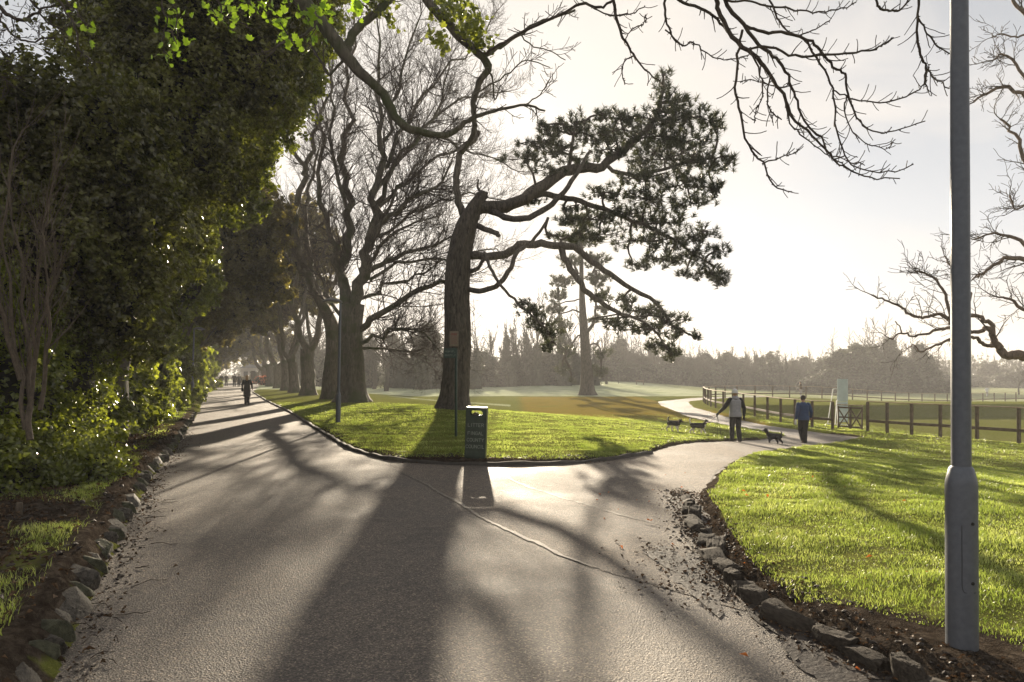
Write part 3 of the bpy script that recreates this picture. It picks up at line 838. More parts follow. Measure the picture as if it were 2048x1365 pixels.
def finish(root, name, mbs):
    for nm, m, mat in mbs:
        if m.n: m.build(nm, mat, root)

# ---------------------------------------------------------------- the big leaning pine
rg = np.random.default_rng(11)
D = 31.0
bx, by = (905 - 1024) / FPX * D, D
pine = empty('pine_tree', (bx, by, Z(bx, by) - 0.05), 'big old pine behind the litter bin with thick trunk and limbs sweeping right', 'tree')
tm = MB()
tp = [P(903, 834, D), P(908, 790, D), P(912, 740, D), P(915, 660, D), P(913, 600, D), P(917, 520, D), P(930, 460, D), P(944, 425, D), P(958, 400, D), P(966, 386, D)]
tr = np.array([66, 56, 54, 52, 50, 47, 44, 38, 28, 22]) * D / FPX / 2
trunk_mesh(tm, tp, tr, rg, 28, 1.0, 0.05)
blob(tm, P(964, 392, D), (.27, .27, .24), 3, .12, 3.0, 2.0)
lm = MB()
PL = {}
def lp(key, pts, rpx, depth=None, amp=0.04, k=9):
    a, r = limb_px(pts, D, rpx, rg, depth, amp); PL[key] = (a, r); tube(lm, a, r, k, rough=0.06, rg=rg)
    return a, r
lp('A', [(948, 418), (975, 412), (1010, 414), (1050, 398), (1090, 368), (1130, 344), (1165, 338), (1205, 332), (1240, 305), (1275, 276), (1310, 238), (1325, 190), (1324, 140)], [26, 25, 24, 22, 19, 14, 9, 4], [0, 0, 0, 0, .3, .6, 1, 1, 1.2, 1.5, 1.5, 1.5, 1.5])
lp('B', [(938, 512), (970, 514), (1010, 508), (1040, 492), (1070, 488), (1110, 492), (1150, 497), (1185, 525), (1220, 548), (1265, 578), (1310, 605), (1345, 650), (1375, 668)], [17, 16, 15, 13, 10, 7, 4], [0, 0, -.4, -.8, -1, -1.3, -1.5, -1.6, -1.7, -1.8, -1.8, -1.8, -1.8])
lp('B2', [(1122, 492), (1135, 525), (1155, 560), (1180, 588), (1210, 612), (1245, 628), (1290, 645), (1330, 690)], [13, 12, 10, 6, 3], [-1.3, -1.5, -1.8, -2, -2, -2.2, -2.2, -2.2])
lp('C', [(975, 420), (1000, 430), (1030, 440), (1060, 435), (1095, 415), (1120, 392), (1145, 362), (1165, 330), (1180, 300)], [13, 12, 10, 6], [0, -.4, -.8, -1, -1.2, -1.2, -1, -.8, -.8])
lp('Dl', [(1050, 398), (1085, 388), (1120, 396), (1160, 404), (1205, 418), (1250, 436), (1300, 455), (1350, 480), (1410, 520)], [13, 12, 10, 8, 4], [0, .4, .8, 1.2, 1.5, 1.8, 2, 2, 2])
lp('E', [(928, 578), (960, 582), (985, 576), (1005, 560), (1022, 535), (1032, 508), (1052, 492)], [11, 11, 10, 9, 8], [0, -.5, -1, -1.2, -1.2, -1.1, -1])
lp('E2', [(935, 545), (955, 538), (966, 520)], [9, 8, 7], [0, -.3, -.4])
lp('F', [(968, 505), (985, 545), (1000, 570), (1020, 590), (1045, 615), (1075, 640), (1100, 668), (1112, 690)], [6, 6, 5, 4, 3], [-1, -1.6, -2, -2.2, -2.4, -2.5, -2.5, -2.5])
lp('G', [(955, 452), (972, 460), (990, 466), (998, 472)], [12, 11, 10, 8], [0, -.3, -.6, -.8])
lp('M', [(944, 455), (930, 435), (918, 405), (912, 375), (914, 345), (918, 318), (926, 296), (948, 280), (958, 262)], [17, 15, 14, 13, 12, 10])
lp('M2', [(922, 305), (905, 285), (880, 275)], [8, 6, 4])
lp('H', [(1055, 490), (1080, 465), (1095, 435)], [7, 6, 5], [-1, -1.2, -1.2])
lp('I', [(966, 392), (955, 375), (957, 360)], [6, 5, 3])
lp('J', [(1138, 342), (1142, 310), (1145, 280), (1150, 250)], [9, 7, 4], [.6, .6, .6, .6])
lp('K', [(1205, 332), (1240, 345), (1290, 350), (1350, 330), (1410, 320), (1440, 315)], [9, 8, 6, 3], [1, .8, .6, .6, .6, .6])
lp('Lw', [(1240, 628), (1180, 640), (1300, 632), (1330, 640)], [3, 3, 3], [-2, -2, -2, -2])
# needle clumps hang in these patches (photo x, y, radii) at their own depths
PC = [(1325, 165, 16, 30, 1.5), (1345, 205, 42, 24, 1.2), (1320, 240, 65, 28, 1.8), (1375, 235, 50, 24, 0.6), (1240, 238, 42, 22, 1.0), (1205, 228, 20, 14, .6),
      (1110, 258, 34, 18, .6), (1150, 244, 30, 20, .8), (1185, 275, 46, 18, .6), (1080, 283, 46, 15, .2), (1050, 318, 48, 15, -.4), (1120, 300, 46, 15, .6), (1150, 320, 36, 10, .6), (1090, 250, 16, 10, .3), (1225, 262, 34, 14, .8), (1100, 340, 34, 10, .2), (1070, 400, 26, 9, .4), (1150, 415, 34, 10, 1.0), (1140, 440, 30, 10, .6), (1110, 470, 20, 8, .2),
      (1290, 275, 70, 26, 1.6), (1370, 285, 60, 26, 1.2), (1425, 250, 22, 30, .5), (1330, 320, 80, 26, .8), (1410, 325, 48, 22, .6), (1455, 320, 20, 22, .4),
      (1290, 360, 62, 22, .2), (1370, 365, 62, 20, .6), (1430, 375, 26, 20, .6), (1220, 300, 34, 22, 1.2), (1210, 385, 50, 14, 1.2), (1300, 400, 60, 18, 1.5),
      (1380, 405, 50, 15, .8), (1240, 425, 60, 18, 1.5), (1320, 445, 75, 22, 2), (1180, 440, 50, 16, 1.0), (1395, 470, 40, 20, 2), (1300, 485, 80, 18, 1.8),
      (1200, 470, 45, 14, .6), (1380, 510, 55, 20, 1.8), (1440, 500, 22, 14, 1.6), (1420, 545, 42, 18, 1.6), (1330, 520, 45, 14, 1.6), (1445, 560, 20, 18, 1.6),
      (1265, 530, 30, 12, 1.0), (1370, 550, 22, 10, 1.5), (1160, 470, 30, 18, .2), (1245, 600, 28, 14, -1.6), (1290, 620, 45, 16, -1.8), (1340, 640, 35, 15, -1.8),
      (1280, 655, 60, 14, -2), (1360, 665, 35, 10, -1.8), (1385, 672, 16, 7, -1.8), (1320, 690, 28, 14, -2), (1345, 705, 20, 16, -2), (1235, 640, 26, 12, -2),
      (1065, 620, 30, 12, -2.3), (1085, 645, 30, 14, -2.4), (1105, 665, 20, 14, -2.5), (1045, 605, 18, 9, -2.2), (1190, 590, 16, 10, -1.6), (1095, 690, 14, 14, -2.5)]
nm = MB()
allp = np.concatenate([a for k_, (a, r) in PL.items() if k_ not in ('I', 'G', 'E2', 'M', 'M2')])
tw = MB()
def tuft_batch(mb, pos, dirs, L, n, rg, w=0.012, spread=0.75):
    """brushes of long needles round shoot tips"""
    m_ = len(pos)
    p = np.repeat(pos, n, 0); d = np.repeat(dirs, n, 0)
    along = rg.uniform(-0.9, 0.15, (m_ * n, 1)) * L * 0.8
    q = rg.normal(size=(m_ * n, 3)); q -= d * np.sum(q * d, 1)[:, None]; q /= np.linalg.norm(q, axis=1)[:, None] + 1e-9
    dd = d * rg.uniform(0.25, 1.0, (m_ * n, 1)) + q * spread; dd /= np.linalg.norm(dd, axis=1)[:, None]
    ll = L * rg.uniform(0.6, 1.1, (m_ * n, 1))
    s_ = np.cross(dd, rg.normal(size=dd.shape)); s_ /= np.linalg.norm(s_, axis=1)[:, None] + 1e-9
    b0 = p + d * along
    v = np.stack([b0 - s_ * w, b0 + s_ * w, b0 + dd * ll], 1).reshape(-1, 3)
    mb.add(v, np.arange(len(v)).reshape(-1, 3), 0, False)
def pine_clumps(PCs, D0, allp, nm, tw, per_area, tuft, nneed, w, rg, px=1.0):
    for (cx, cy, rx, ry, dz) in PCs:
        D_ = D0 + dz; c = P(cx, cy, D_); R_ = np.array([rx * D_ / FPX, max(rx, ry) * D_ / FPX * 0.8, ry * D_ / FPX])
        nt_ = max(5, int(per_area * rx * ry / 100))
        u = rg.normal(size=(nt_, 3)); u /= np.linalg.norm(u, axis=1)[:, None]
        pos = c + u * R_ * (rg.uniform(0.1, 1.35, nt_) ** 0.6)[:, None]
        # twig skeleton: hub joined to the nearest limb, shoots from the hub
        near = allp[np.argmin(np.linalg.norm(allp - c, axis=1))]
        mid = (near + c) / 2 + rg.normal(size=3) * 0.12 * np.linalg.norm(c - near)
        tube(tw, jag([near, mid, c], rg, 0.05, 3), np.linspace(0.07, 0.035, 7) * D0 / 31, 5, cap=False)
        hubs = [c + rg.normal(size=3) * R_ * 0.35 for _ in range(max(2, nt_ // 9))]
        for h in hubs: tube(tw, [c, (c + h) / 2 + rg.normal(size=3) * 0.03, h], [0.035, 0.03, 0.022], 4, cap=False)
        H = np.array(hubs); di = []
        for q in pos:
            h = H[np.argmin(np.linalg.norm(H - q, axis=1))]
            m_ = (h + q) / 2 + np.array([0, 0, -0.06]) + rg.normal(size=3) * 0.04
            tube(tw, [h, m_, q], [0.018, 0.014, 0.010], 3, cap=False)
            dv = (q - m_); dv /= np.linalg.norm(dv) + 1e-9; dv = dv * 0.6 + np.array([0, 0, 0.75]) + rg.normal(size=3) * 0.15
            di.append(dv / np.linalg.norm(dv))
        di = np.array(di)
        tuft_batch(nm, pos, di, tuft, nneed, rg, w)
pine_clumps(PC, D, allp, nm, tw, 4.9, 0.31, 30, 0.018, rg)
tm.build('trunk', M['bark_pine'], pine); lm.build('limb', M['bark_pine'], pine)
tw.build('twigs', M['twig'], pine); nm.build('crown', M['needles'], pine)

# ---------------------------------------------------------------- second pine out on the grass
rg = np.random.default_rng(12)
D2 = 76.0
bx, by = (1174 - 1024) / FPX * D2, D2
t2 = empty('pine_tree', (bx, by, Z(bx, by) - 0.1), 'straight tall pine standing alone on the far lawn beyond the path', 'tree')
m1, m2, m3 = MB(), MB(), MB()
trunk_mesh(m1, [P(1175, 796, D2), P(1174, 760, D2), P(1171, 700, D2), P(1166, 640, D2), P(1163, 560, D2), P(1163, 480, D2), P(1160, 430, D2)], np.array([27, 25, 20, 15, 9, 7, 4]) * D2 / FPX / 2, rg, 16, 1.3, 0.04)
L2 = {}
for key, pts, rp in (('a', [(1168, 672), (1185, 650), (1192, 625), (1192, 590)], [8, 7, 5, 4]), ('b', [(1166, 625), (1145, 622), (1120, 630), (1105, 645)], [4, 3, 2]), ('c', [(1166, 665), (1150, 680), (1130, 715)], [4, 3, 2]),
                     ('d', [(1164, 600), (1140, 602), (1110, 612)], [3, 3, 2]), ('e', [(1163, 545), (1140, 555), (1115, 575)], [3, 2, 2]), ('f', [(1164, 560), (1185, 545), (1205, 540)], [3, 2, 2]), ('g', [(1175, 690), (1195, 690), (1210, 720)], [4, 3, 2]), ('h', [(1163, 500), (1140, 480), (1125, 470)], [3, 2, 1])):
    a, r = limb_px(pts, D2, rp, rg, rg.uniform(-2, 2, len(pts)) * np.linspace(0, 1, len(pts)), 0.05); L2[key] = a; tube(m1, a, r, 6)
ap = np.concatenate(list(L2.values()))
PC2 = [(1130, 560, 28, 14, 0), (1118, 590, 26, 12, 1), (1140, 520, 26, 12, -1), (1110, 615, 22, 10, 1), (1195, 560, 26, 16, 0), (1205, 590, 20, 12, -1), (1190, 520, 30, 14, 1), (1165, 480, 32, 14, 0), (1160, 445, 26, 14, 0), (1135, 475, 24, 12, 0), (1210, 620, 18, 10, 0), (1120, 650, 22, 12, 1), (1130, 700, 22, 10, -1), (1128, 738, 18, 10, 0), (1200, 740, 16, 14, 0), (1205, 705, 18, 10, 1), (1190, 640, 14, 9, 0), (1105, 680, 16, 9, 0), (1145, 760, 8, 5, 0)]
pine_clumps(PC2, D2, ap, m2, m3, 11.0, 0.55, 24, 0.045, rg)
m1.build('trunk', M['bark_pine'], t2); m3.build('twigs', M['twig'], t2); m2.build('crown', M['needles'], t2)

# ---------------------------------------------------------------- row of bare trees along the road
CB = dict(seg=(6, 6, 5, 4, 3), wig=0.22, up=(0.05, 0.07, 0.07, 0.05), kids=(8, 7, 6, 4), ang=0.8, len=0.6, rad=0.6, tip=0.35, rmin=0.006, sides=(7, 5, 4, 3, 3), levels=4)
rg = np.random.default_rng(21)
D3 = 40.0
bx, by = (705 - 1024) / FPX * D3, D3
t3 = empty('bare_tree', (bx, by, Z(bx, by) - 0.05), 'large bare tree with a broad flared base, behind the lamp post on the grass', 'tree', 'bare trees in the row along the road')
m1, m2 = MB(), MB()
trunk_mesh(m1, [P(704, 812, D3), P(704, 770, D3), P(702, 700, D3), P(700, 650, D3), P(706, 610, D3)], np.array([60, 52, 47, 47, 45]) * D3 / FPX / 2, rg, 24, 1.0, 0.06)
T3 = [([(702, 650), (690, 600), (690, 540), (698, 460), (694, 380), (688, 300), (694, 200), (700, 90), (712, -40)], [32, 26, 20, 14, 8, 4], 2), ([(706, 640), (716, 590), (726, 530), (742, 470), (754, 400), (762, 320), (758, 240), (752, 150), (760, 40)], [34, 28, 22, 16, 9, 4], -1),
      ([(712, 660), (745, 640), (800, 602), (850, 572), (890, 560), (930, 552)], [18, 15, 12, 8, 4], -3), ([(722, 560), (760, 530), (810, 505), (865, 490), (910, 470)], [14, 12, 8, 4], 2), ([(738, 480), (775, 440), (820, 400), (870, 375), (905, 330)], [14, 11, 8, 4], -2),
      ([(750, 410), (775, 350), (810, 300), (850, 262), (885, 190), (900, 120)], [12, 9, 6, 3], 1), ([(690, 560), (670, 500), (650, 430), (640, 340), (640, 250), (625, 150), (630, 60)], [16, 13, 10, 6, 3], 2), ([(694, 420), (672, 340), (660, 260), (665, 160), (655, 60)], [10, 8, 5, 3], -2),
      ([(712, 690), (760, 672), (810, 655), (850, 668), (880, 700)], [10, 8, 6, 3], -4), ([(758, 300), (790, 230), (800, 150), (830, 80), (840, 0)], [9, 7, 5, 3], 2), ([(700, 620), (740, 590), (790, 570), (850, 545), (880, 520)], [10, 8, 5, 3], 4), ([(690, 640), (660, 600), (640, 560), (600, 520)], [10, 8, 5, 3], 3),
      ([(720, 540), (780, 475), (840, 440), (890, 430)], [10, 8, 4, 3], 5), ([(745, 460), (800, 380), (850, 320), (880, 270)], [9, 7, 4, 3], 5), ([(752, 420), (800, 375), (860, 330), (925, 305), (985, 320), (1040, 345)], [10, 8, 6, 4, 3], 6), ([(756, 340), (800, 270), (850, 190), (905, 130), (960, 80), (990, 20)], [11, 9, 6, 4, 3], 4), ([(754, 380), (820, 290), (890, 220), (960, 190), (1020, 180)], [9, 7, 5, 3], 7), ([(730, 500), (800, 440), (880, 400), (960, 390), (1030, 410)], [9, 7, 4, 3], 7), ([(740, 560), (820, 520), (900, 520), (970, 500), (1020, 520)], [8, 6, 4, 3], 7),
      ([(715, 700), (770, 700), (830, 705), (870, 740)], [7, 6, 4, 2], 3)]
for pts, rp, dz in T3:
    a, r = limb_px(pts, D3, rp, rg, np.linspace(0, dz, len(pts)), 0.07); r = r * .85; tube(m1, a, r, 8, rough=0.05, rg=rg)
    L = np.sum(np.linalg.norm(np.diff(a, axis=0), axis=1))
    sprout(m2, a, np.minimum(r * 0.7, .07), 6.0, 0, CB, rg, start=0.16, n=int(10 + L * 2.6), lf=5.6)
m1.build('trunk', M['bark_grey'], t3); m2.build('crown', M['twig'], t3)

def row_tree(px, d, base_py, wpx, stems, label, seed, twist=1.0, levels=4, kids=1.0):
    rg = np.random.default_rng(seed)
    bx = (px - 1024) / FPX * d
    t_ = empty('bare_tree', (bx, d, Z(bx, d) - 0.05), label, 'tree', 'bare trees in the row along the road')
    m1, m2 = MB(), MB()
    C = dict(CB); C['levels'] = levels; C['rmin'] = 0.006 * d / 40
    h0 = 2.6 + rg.uniform(0, 1.2)
    z0 = Z(bx, d) - 0.1
    sx = stems[0] * 0.25
    trunk_mesh(m1, [(bx, d, z0), (bx + sx * .3, d, z0 + h0 * .4), (bx + sx, d, z0 + h0)], np.array([1.08, 0.95, 0.9]) * wpx * d / FPX / 2, rg, 18, 0.8, 0.06)
    for s_ in stems:
        top = np.array([bx + s_ * 3.2 + rg.normal() * .4, d + rg.uniform(-3, 3), z0 + rg.uniform(10, 15)])
        p0 = np.array([bx + sx, d, z0 + h0 - 0.5])
        ctrl = [p0, p0 + np.array([s_ * 0.9, 0, 1.6]), p0 * .55 + top * .45 + rg.normal(size=3) * .5, p0 * .25 + top * .75 + rg.normal(size=3) * .7, top]
        a = jag(ctrl, rg, 0.06, 3); r = np.linspace(wpx * d / FPX / 2 * (0.62 if len(stems) > 1 else .85), 0.05, len(a))
        tube(m1, a, r, 8, rough=0.05, rg=rg)
        sprout(m2, a, np.minimum(r * 0.7, .08), 5.5, 0, C, rg, start=0.14, n=int(16 * kids), lf=4.6)
    m1.build('trunk', M['bark_grey'], t_); m2.build('crown', M['twig'], t_)
    return t_
# the leaning neighbour, traced: grey stems twisting up at the left
rg = np.random.default_rng(22)
D4 = 45.0
bx, by = (668 - 1024) / FPX * D4, D4
t4 = empty('bare_tree', (bx, by, Z(bx, by) - 0.05), 'bare tree with a left-leaning trunk and twisting grey stems, just behind the largest bare tree', 'tree', 'bare trees in the row along the road')
m1, m2 = MB(), MB()
trunk_mesh(m1, [P(664, 806, D4), P(662, 760, D4), P(668, 700, D4), P(664, 650, D4), P(648, 615, D4), P(628, 580, D4)], np.array([36, 32, 30, 28, 24, 20]) * D4 / FPX / 2, rg, 20, 0.9, 0.06)
for pts, rp, dz in [([(632, 585), (610, 540), (597, 490), (592, 440), (600, 385), (610, 345), (600, 320), (578, 290), (565, 240)], [20, 18, 16, 13, 9, 4], 1), ([(606, 350), (622, 310), (630, 270), (640, 230), (660, 180), (665, 100)], [12, 10, 7, 4], -1), ([(640, 600), (625, 540), (612, 470), (612, 400), (622, 360), (640, 300)], [14, 12, 9, 5], 3),
                    ([(620, 560), (580, 520), (555, 480), (520, 460)], [8, 6, 4, 2], 1), ([(600, 480), (640, 450), (670, 410)], [8, 6, 3], 2), ([(590, 300), (560, 260), (550, 200), (560, 130)], [7, 5, 3], -1)]:
    a, r = limb_px(pts, D4, rp, rg, np.linspace(0, dz, len(pts)), 0.06); r = r * .85; tube(m1, a, r, 8, rough=0.05, rg=rg)
    L = np.sum(np.linalg.norm(np.diff(a, axis=0), axis=1))
    sprout(m2, a, np.minimum(r * 0.7, .07), 5.0, 0, CB, rg, start=0.2, n=int(3 + L * 1.0), lf=4.2)
m1.build('trunk', M['bark_grey'], t4); m2.build('crown', M['twig'], t4)
row_tree(616, 53, 792, 27, (-.5, .9), 'bare tree with a straight stout trunk, third from the near end of the row', 31, kids=1.0)
row_tree(590, 60, 780, 20, (-.9, .3), 'bare tree with a slim trunk, fourth from the near end of the row', 32, levels=4, kids=0.7)
row_tree(572, 68, 776, 17, (-.4, .8), 'bare tree with a pale slim trunk, fifth from the near end of the row', 33, levels=4, kids=0.6)
row_tree(557, 78, 773, 17, (-.7, .5), 'mossy bare tree, sixth from the near end of the row', 34, levels=4, kids=0.5)
row_tree(543, 90, 769, 16, (-1.2, .4), 'bare tree with forked trunk, second from the far end of the row', 35, levels=3, kids=1.0)
row_tree(533, 104, 767, 14, (-1.6, .2), 'bare tree leaning over the road, last at the far end of the row', 36, levels=3, kids=1.0)

# ================================================================ ivy hedge and evergreens on the left
def hedge_x(y): return Lx(y) - 2.05
def ivy_tree(name, label, cat, base, top_z, blobs, n, size, mat, group, seed, trunk_r=0.28, up=0.2, coreshrink=0.62, stem=True):
    """blobs: (centre xyz, radii xyz, weight)"""
    rg = np.random.default_rng(seed)
    x, y = base
    root = empty(name, (x, y, Z(x, y)), label, cat, group)
    m1, m2, m3 = MB(), MB(), MB()
    if stem:
        c = np.mean([b[0] for b in blobs], axis=0)
        p = [np.array([x, y, Z(x, y) - 0.1]), np.array([x + .1, y, 2.5]), np.array([x * .6 + c[0] * .4, y * .6 + c[1] * .4, top_z * .55]), np.array([c[0], c[1], top_z * .9])]
        a = jag(p, rg, 0.04, 4); trunk_mesh(m1, a[:5], np.full(5, trunk_r), rg, 14, .6); tube(m1, a[4:], np.linspace(trunk_r * .9, .05, len(a) - 4), 8)
        for b in blobs:
            q = a[rg.integers(4, len(a) - 2)]
            tube(m1, jag([q, (q + np.array(b[0])) / 2 + rg.normal(size=3) * .3, b[0]], rg, .08, 3), np.linspace(trunk_r * .4, .03, 7), 5)
    tot = sum(b[2] for b in blobs)
    for i, (c, r, w) in enumerate(blobs):
        k = int(n * w / tot); c = np.array(c, float); r = np.array(r, float)
        blob(m3, c, r * coreshrink, 3, 0.10, 2.4, seed + i)  # added solid core: blocks light and reads dark through the leaf gaps
        # leafy shell made of sprays so that the outline is ragged
        k = int(k * 1.35); ns = max(12, k // 38)
        sp_, od = ell_points(c, r, ns, rg, 0.72, 1.0, 0.2, 2.2, seed + i)
        each = k // ns
        sdir = od + rg.normal(size=od.shape) * 0.5; sdir[:, 2] += up; sdir /= np.linalg.norm(sdir, axis=1)[:, None]
        t = rg.uniform(-0.3, 1.0, (ns, each, 1)); sl = rg.uniform(0.18, 0.5, (ns, 1, 1)) * max(0.6, r.mean() / 2.2)
        pos = sp_[:, None, :] + sdir[:, None, :] * t * sl + rg.normal(size=(ns, each, 3)) * 0.11 * max(0.7, r.mean() / 2.0) * (1.1 - 0.5 * t)
        od2 = np.repeat(od, each, 0)
        pos = pos.reshape(-1, 3)
        kk = int(k * .3); dc, oc_ = ell_points(c, r * coreshrink, kk, rg, 1.0, 1.12, .1, 2.4, seed + i); pos = np.concatenate([pos, dc]); od2 = np.concatenate([od2, oc_])
        pos[:, 2] = np.maximum(pos[:, 2], 0.12)
        leaves(m2, pos, size, rg, 0.35, od2, 0.35)
    if stem: m1.build('trunk', M['bark_grey'], root)
    m2.build('crown', M[mat], root)
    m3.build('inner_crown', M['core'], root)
    return root

def hb(px, py, d, rx, ry, rz=None, w=1.0):
    """blob given by its picture position (photo px), depth and radii in metres"""
    return (tuple(P(px, py, d)), (rx, ry, rz or rx), w)

# near evergreens whose dark crowns hang over the road
ivy_tree('evergreen_tree', 'dark evergreen tree at the left edge, lowest crown under the patch of open sky', 'tree', (-9.6, 12.2), 7.2,
         [hb(20, 330, 12.5, 1.5, 1.6, 1.6, 1.2), hb(150, 290, 13, 1.5, 1.7, 1.5, 1.3), hb(60, 235, 13.5, 1.0, 1.2, .8, .6), hb(210, 430, 13.5, 1.5, 1.6, 1.7, 1.3), hb(60, 520, 12.5, 1.6, 1.6, 1.7, 1.1), hb(190, 590, 13.5, 1.35, 1.5, 1.5, .9)], 46000, 0.105, 'dark_leaf', 'dark evergreens over the left verge', 41)
ivy_tree('evergreen_tree', 'tall dark ivy-clad tree filling the upper left, rising out of the picture', 'tree', (-9.6, 16.5), 12.5,
         [hb(330, 150, 17, 1.9, 2.0, 2.0, 1.5), hb(240, 60, 17.5, 1.3, 1.6, 1.5, .9), hb(400, 10, 18, 2.1, 2.1, 1.8, 1.3), hb(370, 290, 17, 1.8, 1.9, 1.8, 1.3), hb(270, 330, 16.5, 1.5, 1.8, 1.6, 1.1), hb(300, 470, 17, 1.4, 1.6, 1.6, 1.0), hb(480, 140, 18, 1.6, 1.9, 1.7, 1.2), hb(560, -60, 18, 2.0, 2, 1.6, .8)], 62000, 0.115, 'dark_leaf', 'dark evergreens over the left verge', 42)
ivy_tree('evergreen_tree', 'dark evergreen crown leaning furthest out over the road, beside the bare trees', 'tree', (-12.4, 22.0), 14.5,
         [hb(540, 90, 22, 1.9, 2.1, 2.0, 1.3), hb(585, 20, 22.5, 1.5, 2, 1.6, .9), hb(500, 210, 22, 1.8, 2.0, 1.7, 1.2), hb(440, 300, 22, 1.5, 2.0, 1.4, 1.0), hb(595, 145, 22.5, .9, 1.2, .8, .4), hb(400, 380, 22.5, 1.3, 1.6, 1.2, .7)], 34000, 0.135, 'ivy', 'dark evergreens over the left verge', 43)
ivy_tree('evergreen_tree', 'evergreen with sunlit green fringe, behind the overhanging dark crown', 'tree', (-15.5, 29.0), 12.5,
         [hb(440, 330, 29, 1.9, 2.2, 1.7, 1.1), hb(470, 400, 29, 1.2, 1.6, 1.0, .6), hb(350, 410, 29, 1.8, 2, 1.8, 1), hb(370, 540, 29, 1.5, 1.8, 2.2, .8)], 16000, 0.19, 'ivy', 'dark evergreens over the left verge', 44)
ivy_tree('evergreen_tree', 'dull brownish evergreen reaching half across the road behind the ivy hedge', 'tree', (-20.5, 41.0), 14,
         [hb(505, 420, 41, 2.2, 2.6, 1.7, 1), hb(450, 500, 41, 2.4, 2.6, 2.2, 1.1), hb(400, 590, 42, 2.0, 2.4, 2.2, 1), hb(520, 500, 42, 1.9, 2.4, 1.5, .9), hb(545, 580, 44, 1.5, 2, 1.0, .5), hb(560, 450, 46, 1.5, 2, 1.1, .5)], 15000, 0.26, 'brown_leaf', 'dark evergreens over the left verge', 45)
ivy_tree('evergreen_tree', 'hazy evergreen above the lone walker, half way down the road', 'tree', (-28.0, 58.0), 14,
         [hb(450, 560, 58, 3, 3.4, 2.4, 1), hb(480, 610, 58, 3.0, 3, 1.8, 1), hb(410, 640, 60, 2.6, 3, 2.4, 1), hb(520, 640, 64, 2.4, 3, 1.2, .6)], 11000, 0.36, 'brown_leaf', 'dark evergreens over the left verge', 46)
ivy_tree('evergreen_tree', 'farthest evergreen closing the view at the end of the road', 'tree', (-44.0, 92.0), 12,
         [hb(425, 660, 92, 4.2, 4, 3.2, 1), hb(470, 672, 96, 3.6, 4, 2.2, 1), hb(395, 690, 90, 4.2, 4, 3.2, 1), hb(510, 665, 104, 3.6, 4, 2.4, .7)], 8000, 0.5, 'brown_leaf', 'dark evergreens over the left verge', 47)

ivy_tree('evergreen_tree', 'hazy brownish evergreen behind the twisting grey stems of the bare trees', 'tree', (-19.5, 66.0), 14,
         [hb(600, 440, 66, 2.6, 3, 2.2, 1), hb(640, 500, 66, 2.4, 3, 2.2, 1), hb(585, 520, 66, 2.6, 3, 2.6, 1), hb(625, 580, 67, 2.6, 3, 2.2, .8), hb(565, 600, 68, 2.2, 3, 2.2, .8)], 10000, 0.34, 'brown_leaf', 'dark evergreens over the left verge', 48)
ivy_tree('evergreen_tree', 'hazy evergreen closing the gap above the gate pillar', 'tree', (-52.0, 140.0), 12,
         [hb(475, 690, 140, 4.5, 4, 4.2, 1), hb(520, 680, 140, 4.5, 4, 4.5, 1), hb(560, 690, 140, 4.2, 4, 4.5, 1), hb(440, 705, 140, 4.2, 4, 3.6, .8)], 7000, 0.6, 'brown_leaf', 'dark evergreens over the left verge', 49)

# the clipped-back ivy hedge along the verge, in clumps
hs = [(8.6, 3.0), (10.6, 3.6), (12.6, 4.4), (14.8, 4.8), (17.2, 5.2), (20, 5.0), (23, 5.4), (26.5, 5.6), (30.5, 5.6), (35, 5.4), (40, 5.4), (46, 5.8), (53, 5.8), (61, 6), (70, 6), (80, 6), (92, 6)]
place = ['at the near end of the hedge, where the verge is bare', 'second from the near end of the ivy hedge', 'third from the near end of the ivy hedge', 'fourth from the near end of the ivy hedge', 'fifth from the near end of the ivy hedge', 'sixth from the near end of the ivy hedge']
for i, (y, h) in enumerate(hs):
    x = float(hedge_x(y)); w = 1.0 + 0.02 * y
    dy = (hs[min(i + 1, len(hs) - 1)][0] - hs[max(i - 1, 0)][0]) / 2 * 0.62 + .3
    sl = -0.43
    bl = []
    r_ = np.random.default_rng(100 + i)
    for j, zc in enumerate((0.45, h * 0.35, h * 0.62, h * 0.85)):
        off = (0.25, 0.0, -0.25, -0.55)[j] + r_.uniform(-.25, .25)
        if i == 0: off -= (0.35, 0.5, .7, .9)[j]
        if i == 1: off -= 0.35
        bl.append(((x + off - 0.35 * w, y + r_.uniform(-.3, .3), zc), (w * (0.85, 0.9, 0.95, .8)[j], dy, h * (0.17, 0.24, 0.22, .2)[j] + .15), 1.0))
    s_ = 0.085 if y < 14 else 0.075 + 0.0045 * y
    n = int(min(26000, 15000 * (dy * h) / (6.0) * (0.095 / s_) ** 1.6 * 1.4))
    lab = 'glossy green ivy-covered shrub ' + (place[i] if i < 6 else 'in the far, narrowing part of the ivy hedge')
    ivy_tree('ivy_shrub', lab, 'shrub', (x - 0.5, y), h, bl, n, s_, 'ivy', 'ivy-covered shrubs forming the left hedge', 60 + i, stem=False, coreshrink=0.8)
    # a backing of the same shrub a little farther in keeps the hedge closed
ivy_tree('ivy_shrub', 'low sprawling ivy mound spilling onto the bare verge', 'shrub', (-5.8, 8.6), 1,
         [((-6.7, 9.0, .45), (.8, .8, .42), 1), ((-6.35, 9.9, .42), (.55, .7, .38), .8), ((-7.4, 8.3, .45), (.7, .8, .45), .9)], 8000, 0.075, 'ivy', 'ivy-covered shrubs forming the left hedge', 58, stem=False)

